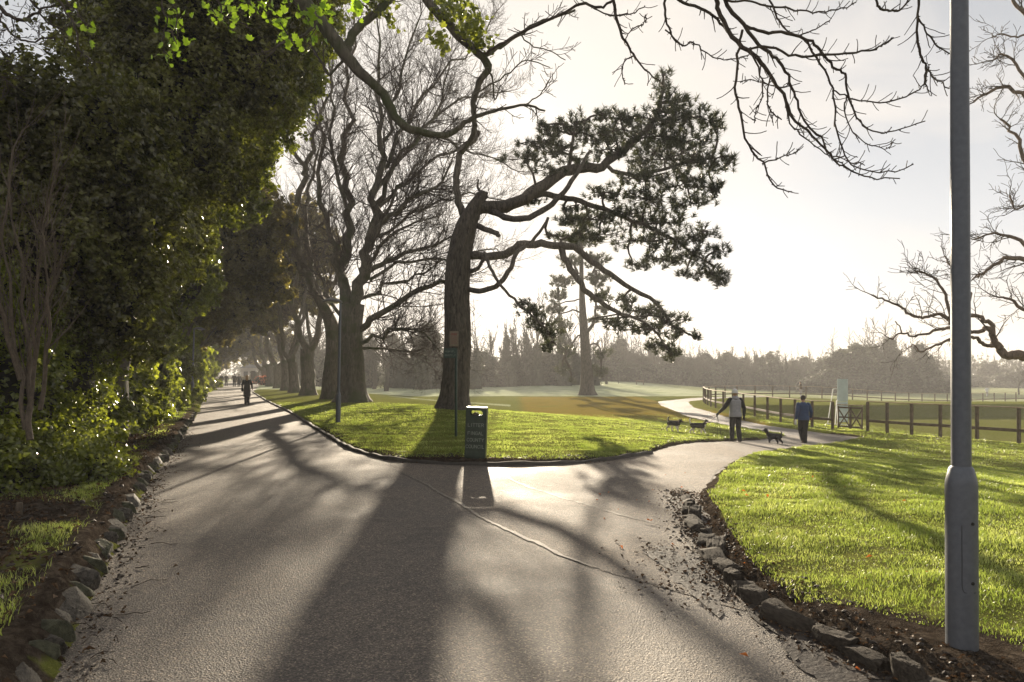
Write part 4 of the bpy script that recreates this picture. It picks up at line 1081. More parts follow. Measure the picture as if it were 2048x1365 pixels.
# twiggy bare shrub at the left edge
rg = np.random.default_rng(51)
D5 = 8.6
bx, by = (45 - 1024) / FPX * D5, D5
t5 = empty('bare_shrub', (bx, by, Z(bx, by)), 'leafless shrub with pale upright twigs at the left edge in front of the dark evergreens', 'shrub')
m1, m2 = MB(), MB()
CS = dict(seg=(5, 5, 4), wig=0.16, up=(0.10, 0.10, 0.08), kids=(8, 5, 3), ang=0.42, len=0.55, rad=0.6, tip=0.4, rmin=0.0028, sides=(6, 4, 3), levels=3)
for pts, rp in [([(60, 880), (55, 760), (50, 640), (40, 520), (20, 400), (-5, 320)], [13, 10, 6, 4, 2]), ([(62, 800), (70, 660), (75, 560), (90, 440), (110, 330)], [9, 6, 4, 2]), ([(50, 860), (30, 700), (18, 560), (10, 430), (30, 300), (55, 250)], [9, 6, 4, 2]),
                ([(80, 820), (95, 700), (100, 610), (92, 500), (100, 400)], [9, 7, 4, 3]), ([(40, 760), (5, 640), (-15, 540), (-20, 420)], [10, 7, 4]), ([(70, 720), (85, 620), (108, 560), (112, 500)], [8, 5, 3])]:
    a, r = limb_px(pts, D5, rp, rg, np.linspace(0, rg.uniform(-.8, .8), len(pts)), 0.03); tube(m1, a, r, 7)
    sprout(m2, a, r * .7, 1.6, 0, CS, rg, start=0.15, n=20, lf=1.4)
m1.build('stem', M['twig_pale'], t5); m2.build('crown', M['twig_pale'], t5)

# ---------------------------------------------------------------- bare boughs hanging in from the right above
CT = dict(seg=(5, 4, 3), wig=0.22, up=(-0.02, 0.10, 0.12), kids=(6, 4, 0), ang=0.75, len=0.5, rad=0.6, tip=0.5, rmin=0.0042, sides=(5, 4, 4), levels=2, cont=False)
rg = np.random.default_rng(52)
ov = empty('overhanging_tree', (6.0, 2.0, Z(6.0, 2.0)), 'bare tree whose thin drooping boughs hang into the upper right sky', 'tree')
m1, m2 = MB(), MB()
trunk_mesh(m1, [(6.0, 2.0, Z(6, 2) - 0.1), (6.0, 2.0, 1.5), (5.9, 2.2, 3.2), (5.6, 2.6, 5.0), (5.2, 3.2, 6.6)], [0.3, 0.27, 0.24, 0.18, 0.13], rg, 18, 0.8)
def buds(mb, pts, rg, n, s):
    for _ in range(n):
        i = rg.integers(0, len(pts) - 1); p = pts[i] + (pts[i + 1] - pts[i]) * rg.uniform()
        d = perp((pts[i + 1] - pts[i]) / (np.linalg.norm(pts[i + 1] - pts[i]) + 1e-9), rg)
        tube(mb, [p, p + d * s * 0.6, p + d * s], [s * .25, s * .28, s * .08], 4, cap=False)
DV = 7.0
BR = {'a': ([(1425, -60), (1433, 0), (1441, 30), (1473, 85), (1516, 118), (1541, 150), (1566, 190), (1590, 240), (1625, 270), (1660, 310), (1700, 340), (1740, 355), (1800, 358)], [13, 12, 11, 9, 7, 5, 4, 3], 0),
 'b': ([(1440, -60), (1450, 0), (1487, 50), (1530, 100), (1556, 122), (1580, 165), (1594, 205), (1615, 250), (1640, 275), (1662, 310), (1690, 335)], [11, 10, 8, 6, 5, 3], .3),
 'c': ([(1487, 50), (1515, 62), (1560, 65), (1613, 80), (1640, 100), (1668, 135), (1690, 150), (1695, 190), (1715, 235), (1745, 262), (1790, 262), (1850, 243)], [8, 8, 7, 6, 4, 3], .4),
 'd': ([(1613, 80), (1640, 130), (1665, 180), (1668, 230), (1680, 290), (1705, 330), (1760, 348), (1825, 330)], [6, 5, 4, 3], .5),
 'e': ([(1487, 98), (1540, 96), (1590, 112), (1650, 112), (1700, 105), (1750, 98), (1772, 88), (1785, 75)], [6, 6, 5, 3], .1),
 'f': ([(1485, 60), (1476, 110), (1472, 175), (1480, 230), (1495, 290), (1525, 328), (1550, 370), (1583, 388)], [7, 6, 6, 5, 4, 3], -.3),
 'g': ([(1525, 328), (1570, 312), (1600, 300)], [4, 3, 2], -.3),
 'h': ([(1330, -25), (1366, 5), (1410, 20), (1440, 45), (1473, 85)], [8, 8, 7, 6], .1),
 'i': ([(1330, 60), (1366, 90), (1385, 84), (1410, 105), (1440, 118), (1475, 118), (1500, 108)], [4, 4, 3, 3], .2),
 'j': ([(1665, 180), (1700, 196), (1740, 204), (1780, 203), (1820, 190), (1850, 165), (1858, 130)], [4, 4, 4, 3], .6),
 'k': ([(1840, -40), (1838, 0), (1835, 60), (1840, 110), (1852, 135), (1850, 165), (1858, 182)], [7, 6, 6, 4, 3], -.2),
 'k2': ([(1852, 135), (1870, 158), (1898, 178)], [4, 3, 3], -.2), 'k3': ([(1836, 30), (1850, 60), (1870, 88), (1898, 106)], [4, 4, 3], -.2),
 'l': ([(1750, -20), (1753, 0), (1758, 15), (1780, 22), (1800, 20), (1818, 0), (1830, -20)], [6, 6, 5, 4], 0),
 'm': ([(1450, 0), (1500, 5), (1540, 14), (1590, 18), (1640, 25), (1680, 18), (1710, 8)], [6, 5, 4, 3], .3),
 'm2': ([(1530, -30), (1545, 10), (1560, 45), (1590, 70), (1625, 62), (1660, 40)], [6, 5, 4, 3], .5),
 'n': ([(1225, -60), (1228, 0), (1235, 40), (1250, 80), (1268, 110), (1290, 140), (1325, 168)], [9, 8, 7, 5, 3], .2),
 'n2': ([(1250, 80), (1262, 60), (1290, 45), (1292, 30)], [3, 3, 2], .2), 'n3': ([(1268, 112), (1250, 122), (1244, 145), (1250, 170)], [4, 3, 3], .2),
 'o': ([(1332, -30), (1330, 20), (1336, 55), (1350, 82), (1370, 92)], [7, 6, 4, 3], .1), 'p': ([(1500, 95), (1520, 150), (1525, 190), (1512, 225), (1510, 245)], [5, 4, 3, 3], 0),
 'q': ([(1541, 150), (1535, 200), (1545, 225), (1562, 240)], [4, 4, 3], 0), 'r': ([(1580, 165), (1560, 175), (1500, 160), (1482, 165)], [3, 3, 2], .2),
 's': ([(1566, 190), (1580, 245), (1600, 268), (1640, 300), (1690, 322), (1730, 330)], [4, 4, 3, 2], .3), 't': ([(1694, 190), (1690, 215), (1700, 255), (1730, 285), (1770, 298), (1790, 280)], [4, 3, 2], .4),
 'u': ([(1228, 0), (1200, 15), (1160, 10), (1120, 30), (1060, 58), (1010, 85), (972, 108)], [7, 8, 8, 9], .8), 'v': ([(1180, 12), (1215, 30), (1250, 30), (1290, 15)], [4, 4, 3], .4)}
allb = []
for k_, (pts, rp, dz) in BR.items():
    a, r = limb_px(pts, DV, rp, rg, np.full(len(pts), dz) + np.linspace(-.2, .2, len(pts)), 0.035, 4)
    r = r * .78; tube(m1, a, np.maximum(r, 0.005), 7, rough=0.1, rg=rg)
    L = np.sum(np.linalg.norm(np.diff(a, axis=0), axis=1))
    sprout(m2, a, np.minimum(r, .012), 1, 0, CT, rg, start=0.25, n=int(3 + L * 8), lf=0.5)
    buds(m2, a, rg, int(6 + L * 14), 0.02)
    allb.append(a[0])
top = np.array([5.2, 3.2, 6.6])
for a0 in [allb[i] for i in (0, 1, 7, 10, 13, 15, 16, 19)]:
    tube(m1, jag([top, (top + a0) / 2 + np.array([0, 0, .5]), a0], rg, .03, 4), np.linspace(.09, .022, 9), 7)
m1.build('trunk', M['twig'], ov); m2.build('twigs', M['twig'], ov)

# ---------------------------------------------------------------- crooked boughs reaching in from the left above, hung with ivy
rg = np.random.default_rng(53)
ov2 = empty('overhanging_tree', (-11.6, 18.9, Z(-11.6, 18.9)), 'crooked bare tree whose long bough bends across in front of the big pine', 'tree')
m1, m2, m3 = MB(), MB(), MB()
DW = 14.0
trunk_mesh(m1, [(-11.6, 18.9, Z(-11.6, 18.9) - .1), (-11.3, 18.9, 4), (-10.2, 18.8, 8), (-8.2, 17.8, 12.2)], [0.34, 0.3, 0.26, 0.22], rg, 16, .6)
TOP2 = np.array([-8.2, 17.8, 12.2])
CW = dict(seg=(6, 5, 4), wig=0.26, up=(0.0, 0.06, 0.06), kids=(6, 5, 3), ang=0.8, len=0.55, rad=0.55, tip=0.4, rmin=0.006, sides=(5, 4, 3), levels=3, cont=False)
B3 = [([(560, -80), (600, -5), (640, 45), (668, 78), (692, 112), (730, 155), (768, 192), (798, 242), (835, 262), (885, 272), (915, 258), (948, 236), (1000, 218), (1050, 210), (1090, 222)], [30, 28, 26, 20, 17, 14, 10, 6, 4], 0),
      ([(690, 110), (705, 70), (735, 40), (775, 5), (800, -30)], [20, 18, 16, 12], .2), ([(820, -60), (850, -5), (880, 30), (910, 65), (945, 98), (977, 132), (958, 168), (946, 215), (950, 252), (938, 285), (922, 310)], [18, 19, 19, 17, 14, 12, 11, 9], .6),
      ([(972, 110), (1000, 92), (1040, 68), (1070, 50), (1110, 35), (1150, 22)], [10, 9, 7, 5], .6), ([(945, 190), (980, 170), (1020, 145), (1055, 120), (1100, 135)], [4, 3, 2], .6), ([(975, 135), (985, 160), (990, 200), (1000, 170)], [5, 4, 2], .6),
      ([(1050, 210), (1080, 190), (1100, 160)], [3, 2], 0), ([(1040, 68), (1060, 90), (1095, 100), (1130, 120)], [3, 2], .6), ([(640, 45), (600, 75), (560, 90), (540, 110)], [6, 5, 4], -.2), ([(692, 112), (660, 150), (640, 120), (620, 90)], [6, 5, 4], .3)]
for pts, rp, dz in B3:
    a, r = limb_px(pts, DW, rp, rg, np.full(len(pts), dz) + np.linspace(0, .5, len(pts)), 0.03, 4)
    tube(m1, a, np.maximum(r, .008), 9, rough=.06, rg=rg)
    L = np.sum(np.linalg.norm(np.diff(a, axis=0), axis=1))
    sprout(m2, a, np.minimum(r, .03), 1, 0, CW, rg, start=0.3, n=int(2 + L * 2.2), lf=1.5)
s0 = P(560, -80, DW)
tube(m1, jag([TOP2, (TOP2 + s0) / 2 + np.array([0, 0, 1.2]), s0], rg, .04, 4), np.linspace(.2, .15, 9), 9)
s1 = P(820, -60, DW + .6)
tube(m1, jag([TOP2, (-5.5, 16.0, 12.8), (-3.2, 14.5, 11.2), s1], rg, .04, 4), np.linspace(.18, .1, 13), 9)
s2 = P(800, -30, DW + .7)
tube(m1, jag([s2, s2 + np.array([.2, .1, .8]), (-3.2, 14.5, 11.2)], rg, .04, 4), np.linspace(.06, .08, 9), 7)
for (cx, cy, rx, ry, n_) in [(905, 22, 42, 24, 260), (945, 55, 30, 22, 170), (965, 85, 28, 14, 90), (735, 8, 50, 14, 130), (870, 75, 22, 12, 50), (890, 95, 14, 10, 24), (780, 42, 18, 10, 26)]:
    c = P(cx, cy, DW + .5); s_ = (DW + .5) / FPX
    ivy_leaves(m3, c + rg.normal(size=(n_, 3)) * np.array([rx * .5 * s_, .25, ry * .5 * s_]), 0.12, rg, (0, -1, .2), 1.0)
m1.build('trunk', M['bark_grey'], ov2); m2.build('twigs', M['twig'], ov2)
m3.build('ivy', M['ivy'], ov2)
# sunlit young ivy sprays hanging in front of the dark crowns
rg = np.random.default_rng(54)
iv = empty('hanging_ivy', P(470, -40, 7.0), 'bright yellow-green ivy trails hanging into the top left, lit from behind', 'ivy')
m1, m2 = MB(), MB()
tr_ = [([(300, -40), (330, 20), (326, 70), (335, 120)], 1), ([(345, -30), (350, 20), (352, 75)], 1), ([(380, -40), (410, -5), (430, 30)], .6), ([(440, -40), (470, -2), (510, 12)], 1), ([(420, -30), (445, 30), (480, 45), (505, 60)], 1), ([(500, -30), (530, 20), (560, 40), (575, 70), (595, 95)], 2),
       ([(560, -20), (600, 20), (630, 50), (618, 95)], 2), ([(610, -30), (640, 10), (660, 40)], 1.4), ([(120, -30), (150, 20), (180, 60), (185, 75)], .7), ([(700, -20), (720, 5), (740, 20)], 1.2), ([(345, 60), (352, 92), (345, 118)], .8), ([(540, -30), (480, 20), (440, 40)], .8)]
for pts, w_ in tr_:
    a, r = limb_px(pts, 7.0, [4, 3, 2], rg, np.full(len(pts), rg.uniform(-.5, .6)), 0.08, 5); tube(m1, a, np.maximum(r, .003), 5)
    n_ = int(17 * w_); i = rg.integers(2, len(a), n_)
    ivy_leaves(m2, a[i] + rg.normal(size=(n_, 3)) * np.array([.06, .06, .05]), 0.075, rg, (0.1, -1, .1), .75)
tube(m1, jag([P(120, -40, 7), P(300, -70, 7), P(470, -60, 7), P(620, -50, 7), P(720, -40, 7)], rg, .03, 4), np.full(17, .02), 6)
tube(m1, jag([P(470, -60, 7), P(420, -160, 9), (-5.5, 16.0, 12.8)], rg, .03, 4), np.full(9, .03), 6)
m1.build('stem', M['twig'], iv); m2.build('leaves', M['ivy_bright'], iv)
# fine dark twigs against the sky in the top left corner
rg = np.random.default_rng(55)
tl = empty('overhanging_tree', (-11.5, 8.6, Z(-11.5, 8.6)), 'thin dark twigs against the patch of sky in the top left corner', 'tree')
m1, m2, m3 = MB(), MB(), MB()
trunk_mesh(m1, [(-11.5, 8.6, Z(-11.5, 8.6) - .1), (-11.4, 8.7, 3), (-10.6, 9, 6), (-9.5, 9, 7.6)], [0.25, 0.2, 0.16, 0.12], rg, 14, .6)
CX = dict(CW); CX['levels'] = 3; CX['rmin'] = .004
for pts, rp in [([(-60, -40), (0, 15), (40, 38), (75, 25), (110, 10)], [9, 8, 5, 3]), ([(-60, 20), (0, 45), (30, 75), (60, 85), (110, 75)], [5, 4, 3]), ([(40, -30), (70, 10), (95, 45), (130, 60)], [6, 4, 3]), ([(100, -30), (130, 20), (150, 55), (160, 100), (190, 125)], [5, 4, 3]), ([(-60, 60), (-10, 90), (20, 120)], [5, 4, 3]), ([(-30, 140), (0, 150), (15, 165)], [3, 2])]:
    a, r = limb_px(pts, 9.0, rp, rg, None, .05, 4); tube(m1, a, r, 6); sprout(m2, a, r * .7, 1, 0, CX, rg, start=.15, n=10, lf=.75)
    nl = 22; i = rg.integers(0, len(a), nl); leaves(m3, a[i] + rg.normal(size=(nl, 3)) * .12, .075, rg)
for q in [P(-60, -40, 9), P(-60, 20, 9), P(-60, 60, 9), P(-30, 140, 9), P(40, -30, 9), P(100, -30, 9)]:
    tube(m1, jag([(-9.5, 9, 7.6), (np.array([-9.5, 9, 7.6]) + q) / 2, q], rg, .04, 3), np.linspace(.06, .025, 7), 6)
m1.build('trunk', M['twig'], tl); m2.build('twigs', M['twig'], tl); m3.build('leaves', M['dark_leaf'], tl)

# ---------------------------------------------------------------- old oak reaching in from the right
rg = np.random.default_rng(56)
DO = 26.0
ox, oy = (2330 - 1024) / FPX * DO, DO
oak = empty('oak_tree', (ox, oy, Z(ox, oy)), 'old bare oak outside the right edge with crooked boughs reaching in over the fence', 'tree')
m1, m2 = MB(), MB()
trunk_mesh(m1, [(ox, oy, Z(ox, oy) - .1), (ox, oy, 1.5), P(2325, 640, DO), P(2300, 480, DO), P(2290, 300, DO), P(2270, 60, DO)], [.75, .65, .6, .5, .35, .18], rg, 22, 1.0)
CO = dict(seg=(6, 5, 4, 3), wig=0.42, up=(0.03, 0.05, 0.05, .03), kids=(7, 6, 5), ang=0.85, len=0.58, rad=0.55, tip=0.4, rmin=0.009, sides=(6, 4, 3, 3), levels=3)
for pts, rp, dz, nk in [([(2325, 660), (2200, 700), (2100, 712), (2048, 712), (2016, 710), (1998, 696), (1987, 675), (1975, 658), (1960, 661), (1932, 664), (1895, 656), (1862, 665), (1830, 671), (1803, 666), (1782, 678)], [30, 24, 17, 12, 8, 6, 4, 3], 0, 10),
                        ([(1985, 672), (1984, 648), (1967, 642), (1961, 634), (1932, 632), (1905, 645), (1897, 640), (1880, 628), (1856, 634), (1840, 636), (1818, 628), (1800, 612), (1770, 600), (1742, 590)], [9, 8, 7, 6, 5, 3], .4, 14),
                        ([(1995, 692), (1974, 692), (1961, 683), (1952, 676), (1935, 675), (1902, 679), (1871, 692), (1840, 704), (1828, 690), (1815, 697)], [8, 7, 6, 5, 3, 2], -.5, 5), ([(1803, 666), (1800, 655), (1790, 642)], [3, 2], 0, 0),
                        ([(1900, 650), (1895, 610), (1880, 570), (1850, 545), (1830, 540)], [7, 5, 3], .8, 14), ([(1935, 632), (1940, 590), (1930, 560), (1900, 530), (1890, 515)], [6, 5, 3], 1.2, 12),
                        ([(2310, 520), (2180, 560), (2090, 545), (2048, 520), (2000, 525), (1965, 545), (1945, 555)], [26, 18, 10, 6, 3], .6, 16), ([(2090, 545), (2050, 490), (2010, 470), (1970, 470), (1945, 480)], [10, 7, 4, 3], 1, 16),
                        ([(2290, 400), (2160, 380), (2090, 350), (2050, 320), (2030, 270), (2000, 240)], [18, 12, 7, 4], .6, 14), ([(2280, 300), (2150, 260), (2080, 220), (2030, 180), (1985, 180), (1950, 205)], [16, 10, 7, 4], .4, 18),
                        ([(2080, 220), (2040, 140), (2010, 110), (1985, 120)], [7, 5, 3], .2, 14), ([(2270, 120), (2120, 60), (2048, 30), (2020, 0)], [14, 9, 6], .6, 6), ([(2048, 70), (2030, 75), (2005, 68), (1985, 75)], [4, 3, 2], .2, 5),
                        ([(2310, 620), (2150, 640), (2060, 625), (2020, 600), (1990, 590)], [14, 9, 6, 3], 1.5, 12), ([(2090, 350), (2060, 400), (2030, 420), (2020, 390)], [7, 4, 3], .8, 12)]:
    a, r = limb_px(pts, DO, rp, rg, np.linspace(0, dz, len(pts)) if len(pts) > 4 else np.full(len(pts), dz), 0.05, 4); tube(m1, a, np.maximum(r, .01), 9, rough=.08, rg=rg)
    if nk: sprout(m2, a, np.minimum(r * .7, .06), 1, 0, CO, rg, start=.38, n=nk, lf=2.3)
m1.build('trunk', M['bark_oak'], oak); m2.build('crown', M['twig'], oak)

# ================================================================ far trees
def far_bare(seed, h, spread, slender, ivy=0.0):
    """returns (trunk mesh, crown mesh, ivy mesh) of a distant leafless tree, base at the origin"""
    rg = np.random.default_rng(seed)
    m1, m2, m3 = MB(), MB(), MB()
    top = np.array([rg.normal() * .4, rg.normal() * .4, h * .5])
    a = jag([(0, 0, 0), (rg.normal() * .15, 0, h * .2), top * .6 + rg.normal(size=3) * .2, top], rg, .03, 3)
    r = np.linspace(.26, .07, len(a)); tube(m1, a, r, 7)
    C = dict(seg=(5, 4, 3), wig=0.2, up=(0.22, 0.16, .08) if slender else (0.10, 0.08, .05), kids=(9, 9, 7), ang=0.55 if slender else .85, len=.6, rad=.5, tip=.35, rmin=.034, sides=(4, 3, 3), levels=3)
    sprout(m2, a, r * .7, spread, 0, C, rg, start=.3 if not slender else .22, n=15, lf=spread)
    if ivy:
        n = 1100
        t = rg.uniform(0, ivy, n); c = np.stack([np.interp(t, np.linspace(0, 1, len(a)), a[:, i]) for i in range(3)], -1)
        ww = (0.95 * (1 - t / ivy) ** .55 + .22)[:, None]
        q = rg.normal(size=(n, 3)); q[:, 2] *= .4; q /= np.linalg.norm(q, axis=1)[:, None]
        leaves(m3, c + q * ww * rg.uniform(.5, 1.1, (n, 1)), .34, rg, .2, q, .5)
        tt = np.linspace(0, ivy, 8); cc = np.stack([np.interp(tt, np.linspace(0, 1, len(a)), a[:, i]) for i in range(3)], -1)
        tube(m3, cc, .75 * (1 - tt / ivy) ** .55 + .12, 8)
    return m1, m2, m3
def far_bush(seed, w, h, n=1500, s=.42):
    rg = np.random.default_rng(seed); m = MB(); m3 = MB()
    for i in range(5):
        c = (rg.uniform(-w, w) * .5, rg.uniform(-w, w) * .3, h * rg.uniform(.3, .62)); r = (w * rg.uniform(.4, .6), w * .5, h * rg.uniform(.3, .42))
        blob(m3, c, np.array(r) * .8, 2, .2, 2.2, seed + i)  # opaque blob added inside the bush to stop light passing through
        p, d = ell_points(c, r, n // 5, rg, .75, 1.08, .22, 2.5, seed + i); p[:, 2] = np.maximum(p[:, 2], .05); leaves(m, p, s, rg, .2, d, .5)
    return m, m3
protos = []
for kind_, args in (('a', (201, 14, 5.4, True, .7)), ('b', (202, 13, 6.0, False, 0)), ('c', (203, 15, 5.6, True, .5)), ('d', (204, 14, 6.2, False, .8)), ('e', (205, 15.5, 4.2, True, 1.0)), ('f', (206, 13, 6.0, False, .7))):
    m1, m2, m3 = far_bare(*args)
    protos.append((m1.mesh('trunk', M['bark_far']), m2.mesh('crown', M['bark_far']), m3.mesh('ivy', M['far_leaf']) if args[4] else None))
bushes = []
for s_, (w, h) in enumerate(((4.0, 5.0), (5.5, 4.2), (3.4, 6.4), (4.6, 3.2))):
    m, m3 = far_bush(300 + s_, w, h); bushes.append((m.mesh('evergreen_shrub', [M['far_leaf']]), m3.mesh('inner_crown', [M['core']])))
# ivy-smothered big trees: trunks with wide leafy columns
smoth = []
for s_ in range(3):
    rg = np.random.default_rng(400 + s_); m = MB(); m3 = MB(); h = (12.5, 11, 9.5)[s_]
    for i in range(8):
        z = h * (i + .6) / 9; w = (2.6, 2.2, 3.0)[s_] * (1 - .6 * (i / 8) ** 2.2)
        c = (rg.normal() * .5, rg.normal() * .4, z); r = (w, w * .9, h * .12)
        blob(m3, c, np.array(r) * .78, 2, .2, 2.2, s_ + i); p, d = ell_points(c, r, 420, rg, .75, 1.1, .25, 2.5, s_ + i); leaves(m, p, .40, rg, .2, d, .5)  # each column gets an added dark core behind its leaf shell
    smoth.append((m.mesh('crown', [M['far_leaf']]), m3.mesh('inner_crown', [M['core']])))
def put_far(x, y, k, s, label, group, rot=None, name='bare_tree', cat='tree'):
    root = empty(name, (x, y, float(zb(x, y)) - .1), label, cat, group)
    root.rotation_euler = (0, 0, rng.uniform(0, 6.28) if rot is None else rot); root.scale = (s, s, s * rng.uniform(.92, 1.08))
    for me, nm in zip(protos[k], ('trunk', 'crown', 'ivy')):
        if me is None: continue
        o = bpy.data.objects.new(nm, me); sc.collection.objects.link(o); o.parent = root
    return root
def put_mesh(pair, name, x, y, s, sz, label, cat, group):
    root = empty(name, (x, y, float(zb(x, y)) - .15), label, cat, group); root.rotation_euler = (0, 0, rng.uniform(0, 6.28)); root.scale = (s, s, sz)
    for me, nm in zip(pair, ('crown', 'inner_crown')):
        o = bpy.data.objects.new(nm, me); sc.collection.objects.link(o); o.parent = root
    return root
def fx(px, d): return (px - 1024) / FPX * d
gA = 'bare trees of the far tree line'
labA = 'tall slender leafless tree in the hazy tree line across the field'
# line behind the open lawn (photo x 1180 to 1620)
rng = np.random.default_rng(61)
for px in np.arange(1205, 1625, 9):
    d = rng.uniform(150, 168); put_far(fx(px + rng.uniform(-5, 5), d), d, int(rng.integers(0, 6)), (1.22 - 0.30 * (px - 1215) / 400) * rng.uniform(.86, 1.08), labA, gA)
for px in np.arange(1150, 1660, 30):
    d = rng.uniform(150, 158); k = int(rng.integers(0, 4)); put_mesh(bushes[k], 'evergreen_shrub', fx(px, d), d, rng.uniform(.9, 1.4), rng.uniform(.85, 1.1) * (.95 + .3 * (px > 1330)), 'dark rounded shrub under the tall trees of the hazy far tree line', 'shrub', 'shrubs under the far tree line')
for px in np.arange(1195, 1640, 19):
    d = rng.uniform(158, 170); put_mesh(smoth[int(rng.integers(0, 3))], 'ivy_clad_tree', fx(px, d), d, 1.0, (.86 - .14 * (px - 1200) / 400) * rng.uniform(.85, 1.1), 'dark ivy-smothered tree among the leafless ones of the far tree line', 'tree', 'ivy-smothered trees of the far tree line')
# ivy spires right of the big pine
for i, (px, s) in enumerate([(958, .78), (972, .86), (984, .7), (1004, .9), (1013, .95), (1024, .86), (1034, 1), (1047, .96), (1060, 1.02), (1075, 1.05), (1092, 1.1), (1110, 1.05), (1130, 1.05), (1150, 1.05), (1168, 1.0), (1190, 1.0)]):
    d = rng.uniform(118, 128); put_far(fx(px, d), d, (4, 0, 2, 5)[i % 4], 1.32 * s * rng.uniform(.88, 1.14), 'narrow ivy-clad tree in the dark stand beyond the big pine', 'ivy-clad trees beyond the big pine')
for i, px in enumerate((965, 980, 1008, 1022, 1036, 1052, 1068, 1086, 1104, 1124)):
    d = 124 + rng.uniform(-3, 3); put_mesh(smoth[i % 3], 'ivy_clad_tree', fx(px, d), d, .6, .50 + .12 * rng.uniform(-1, 1), 'dark ivy-smothered column of a tree in the stand beyond the big pine', 'tree', 'ivy-smothered columns beyond the big pine')
# big rounded group at photo x 1620 to 1870
for px, k, s in ((1668, 3, 1.05), (1700, 5, 1.2), (1735, 3, 1.3), (1762, 1, 1.25), (1790, 5, 1.25), (1822, 3, 1.1), (1850, 5, .95), (1640, 5, .85), (1870, 1, .8), (1748, 5, 1.28), (1715, 1, 1.22), (1775, 3, 1.3)):
    d = rng.uniform(136, 146); put_far(fx(px, d), d, k, s * 1.12, 'broad leafless tree in the domed clump behind the fenced field', 'bare trees of the domed clump')
for i, (px, w, h) in enumerate(((1665, 1, .7), (1692, 1.1, .85), (1718, 1.3, 1.06), (1745, 1.1, .8), (1785, 1.0, 1.08), (1815, 1.2, .78), (1838, 1.1, .84), (1862, .9, .7), (1645, 1, .6))):
    d = 137 + rng.uniform(-3, 3); put_mesh(smoth[i % 3], 'ivy_clad_tree', fx(px, d), d, w, h, 'dark ivy-smothered tree in the domed clump behind the fenced field', 'tree', 'ivy-smothered trees of the domed clump')
for px in np.arange(1630, 1890, 20):
    d = rng.uniform(128, 134); put_mesh(bushes[int(rng.integers(0, 4))], 'evergreen_shrub', fx(px, d), d, 1.1, rng.uniform(.7, 1.0), 'dark shrub at the foot of the domed clump behind the field', 'shrub', 'shrubs under the domed clump')
# hazier trees at the far right
for px in np.arange(1872, 2300, 17):
    d = rng.uniform(190, 230); put_far(fx(px, d), d, int(rng.integers(0, 6)), rng.uniform(.85, 1.2), 'pale hazy leafless tree far off at the right side of the field', 'hazy bare trees at the far right')
for px in np.arange(1880, 2300, 28):
    d = rng.uniform(175, 190); put_mesh(bushes[int(rng.integers(0, 4))], 'evergreen_shrub', fx(px, d), d, 1.6, rng.uniform(.9, 1.4), 'bluish hazy shrub low at the far right of the field', 'shrub', 'hazy shrubs at the far right')
put_far(fx(2038, 120), 120, 1, .62, 'small round bare tree standing alone at the right edge', None, name='bare_tree')
# behind the row of bare trees, left part
for px in np.arange(640, 960, 17):
    d = rng.uniform(165, 205); put_far(fx(px, d), d, int(rng.integers(0, 6)), rng.uniform(.9, 1.2), 'hazy bare tree beyond the low hedge, seen between the big trunks', 'hazy bare trees beyond the low hedge')
for px in (590, 630, 668, 722, 748, 772, 798, 822, 850, 872, 948):
    d = rng.uniform(92, 125); put_far(fx(px, d), d, int(rng.integers(0, 6)), rng.uniform(1.15, 1.5), 'hazy bare tree at middle distance, seen through the branches of the row', 'middle-distance bare trees behind the row')
for px in (608, 655, 735, 790, 862):
    d = rng.uniform(105, 120); put_mesh(smoth[int(rng.integers(0, 3))], 'ivy_clad_tree', fx(px, d), d, .9, rng.uniform(.7, 1.0), 'hazy ivy-smothered tree at middle distance behind the row', 'tree', 'middle-distance ivy-smothered trees behind the row')
put_mesh(smoth[0], 'ivy_clad_tree', fx(842, 150), 150, .95, .95, 'dark conical evergreen behind the low hedge, left of the big pine', 'tree', None)
put_mesh(smoth[1], 'ivy_clad_tree', fx(775, 165), 165, .8, .7, 'shorter dark evergreen behind the low hedge, nearer the bare trees', 'tree', None)
# saplings on the frosty rise
put_far(fx(1213, 128), 128, 0, .28, 'sapling with a thin stem on the frosty rise, nearest the lone pine', None, name='sapling')
put_far(fx(1237, 132), 132, 1, .26, 'sapling on the frosty rise, between the other sapling and the bench', None, name='sapling')
# low dark hedge
rg = np.random.default_rng(62); m = MB(); m3 = MB()
for i in range(46):
    px = 700 + i * 5.2; d = 146; c = np.array([fx(px, d), d, float(zb(fx(px, d), d)) + .75]); r = np.array([1.0, .8, 1.0])
    blob(m3, c, r * .85, 2, .12, 2.2, i); p, dd = ell_points(c, r, 150, rg, .8, 1.05); leaves(m, p, .3, rg, .2, dd, .5)  # dark blobs added within the hedge to block light
hg = empty('clipped_hedge', (fx(810, 146), 146, float(zb(fx(810, 146), 146))), 'long low dark hedge crossing the far lawn between the bare trees and the pine', 'hedge')
m.build('foliage', M['far_leaf'], hg); m3.build('dark_gap_filler', M['core'], hg)
# far woodland seen as one mass behind everything
rg = np.random.default_rng(63); m = MB()
for i in range(150):
    ang = -0.62 + i * 0.0108; d = 300 + rg.uniform(-20, 30); x, y = d * math.sin(ang), d * math.cos(ang); h = rg.uniform(7, 12)
    p, dd = ell_points((x, y, h * .45 - 1), (5.5, 4, h * .55), 90, rg, .3, 1.1, .3); leaves(m, p, 1.5, rg, .2, dd, .3)
wd = m.build('woodland', M['far_leaf']); tag(wd, 'faint far-off woodland closing the horizon behind the tree lines', 'woodland', None, 'stuff')

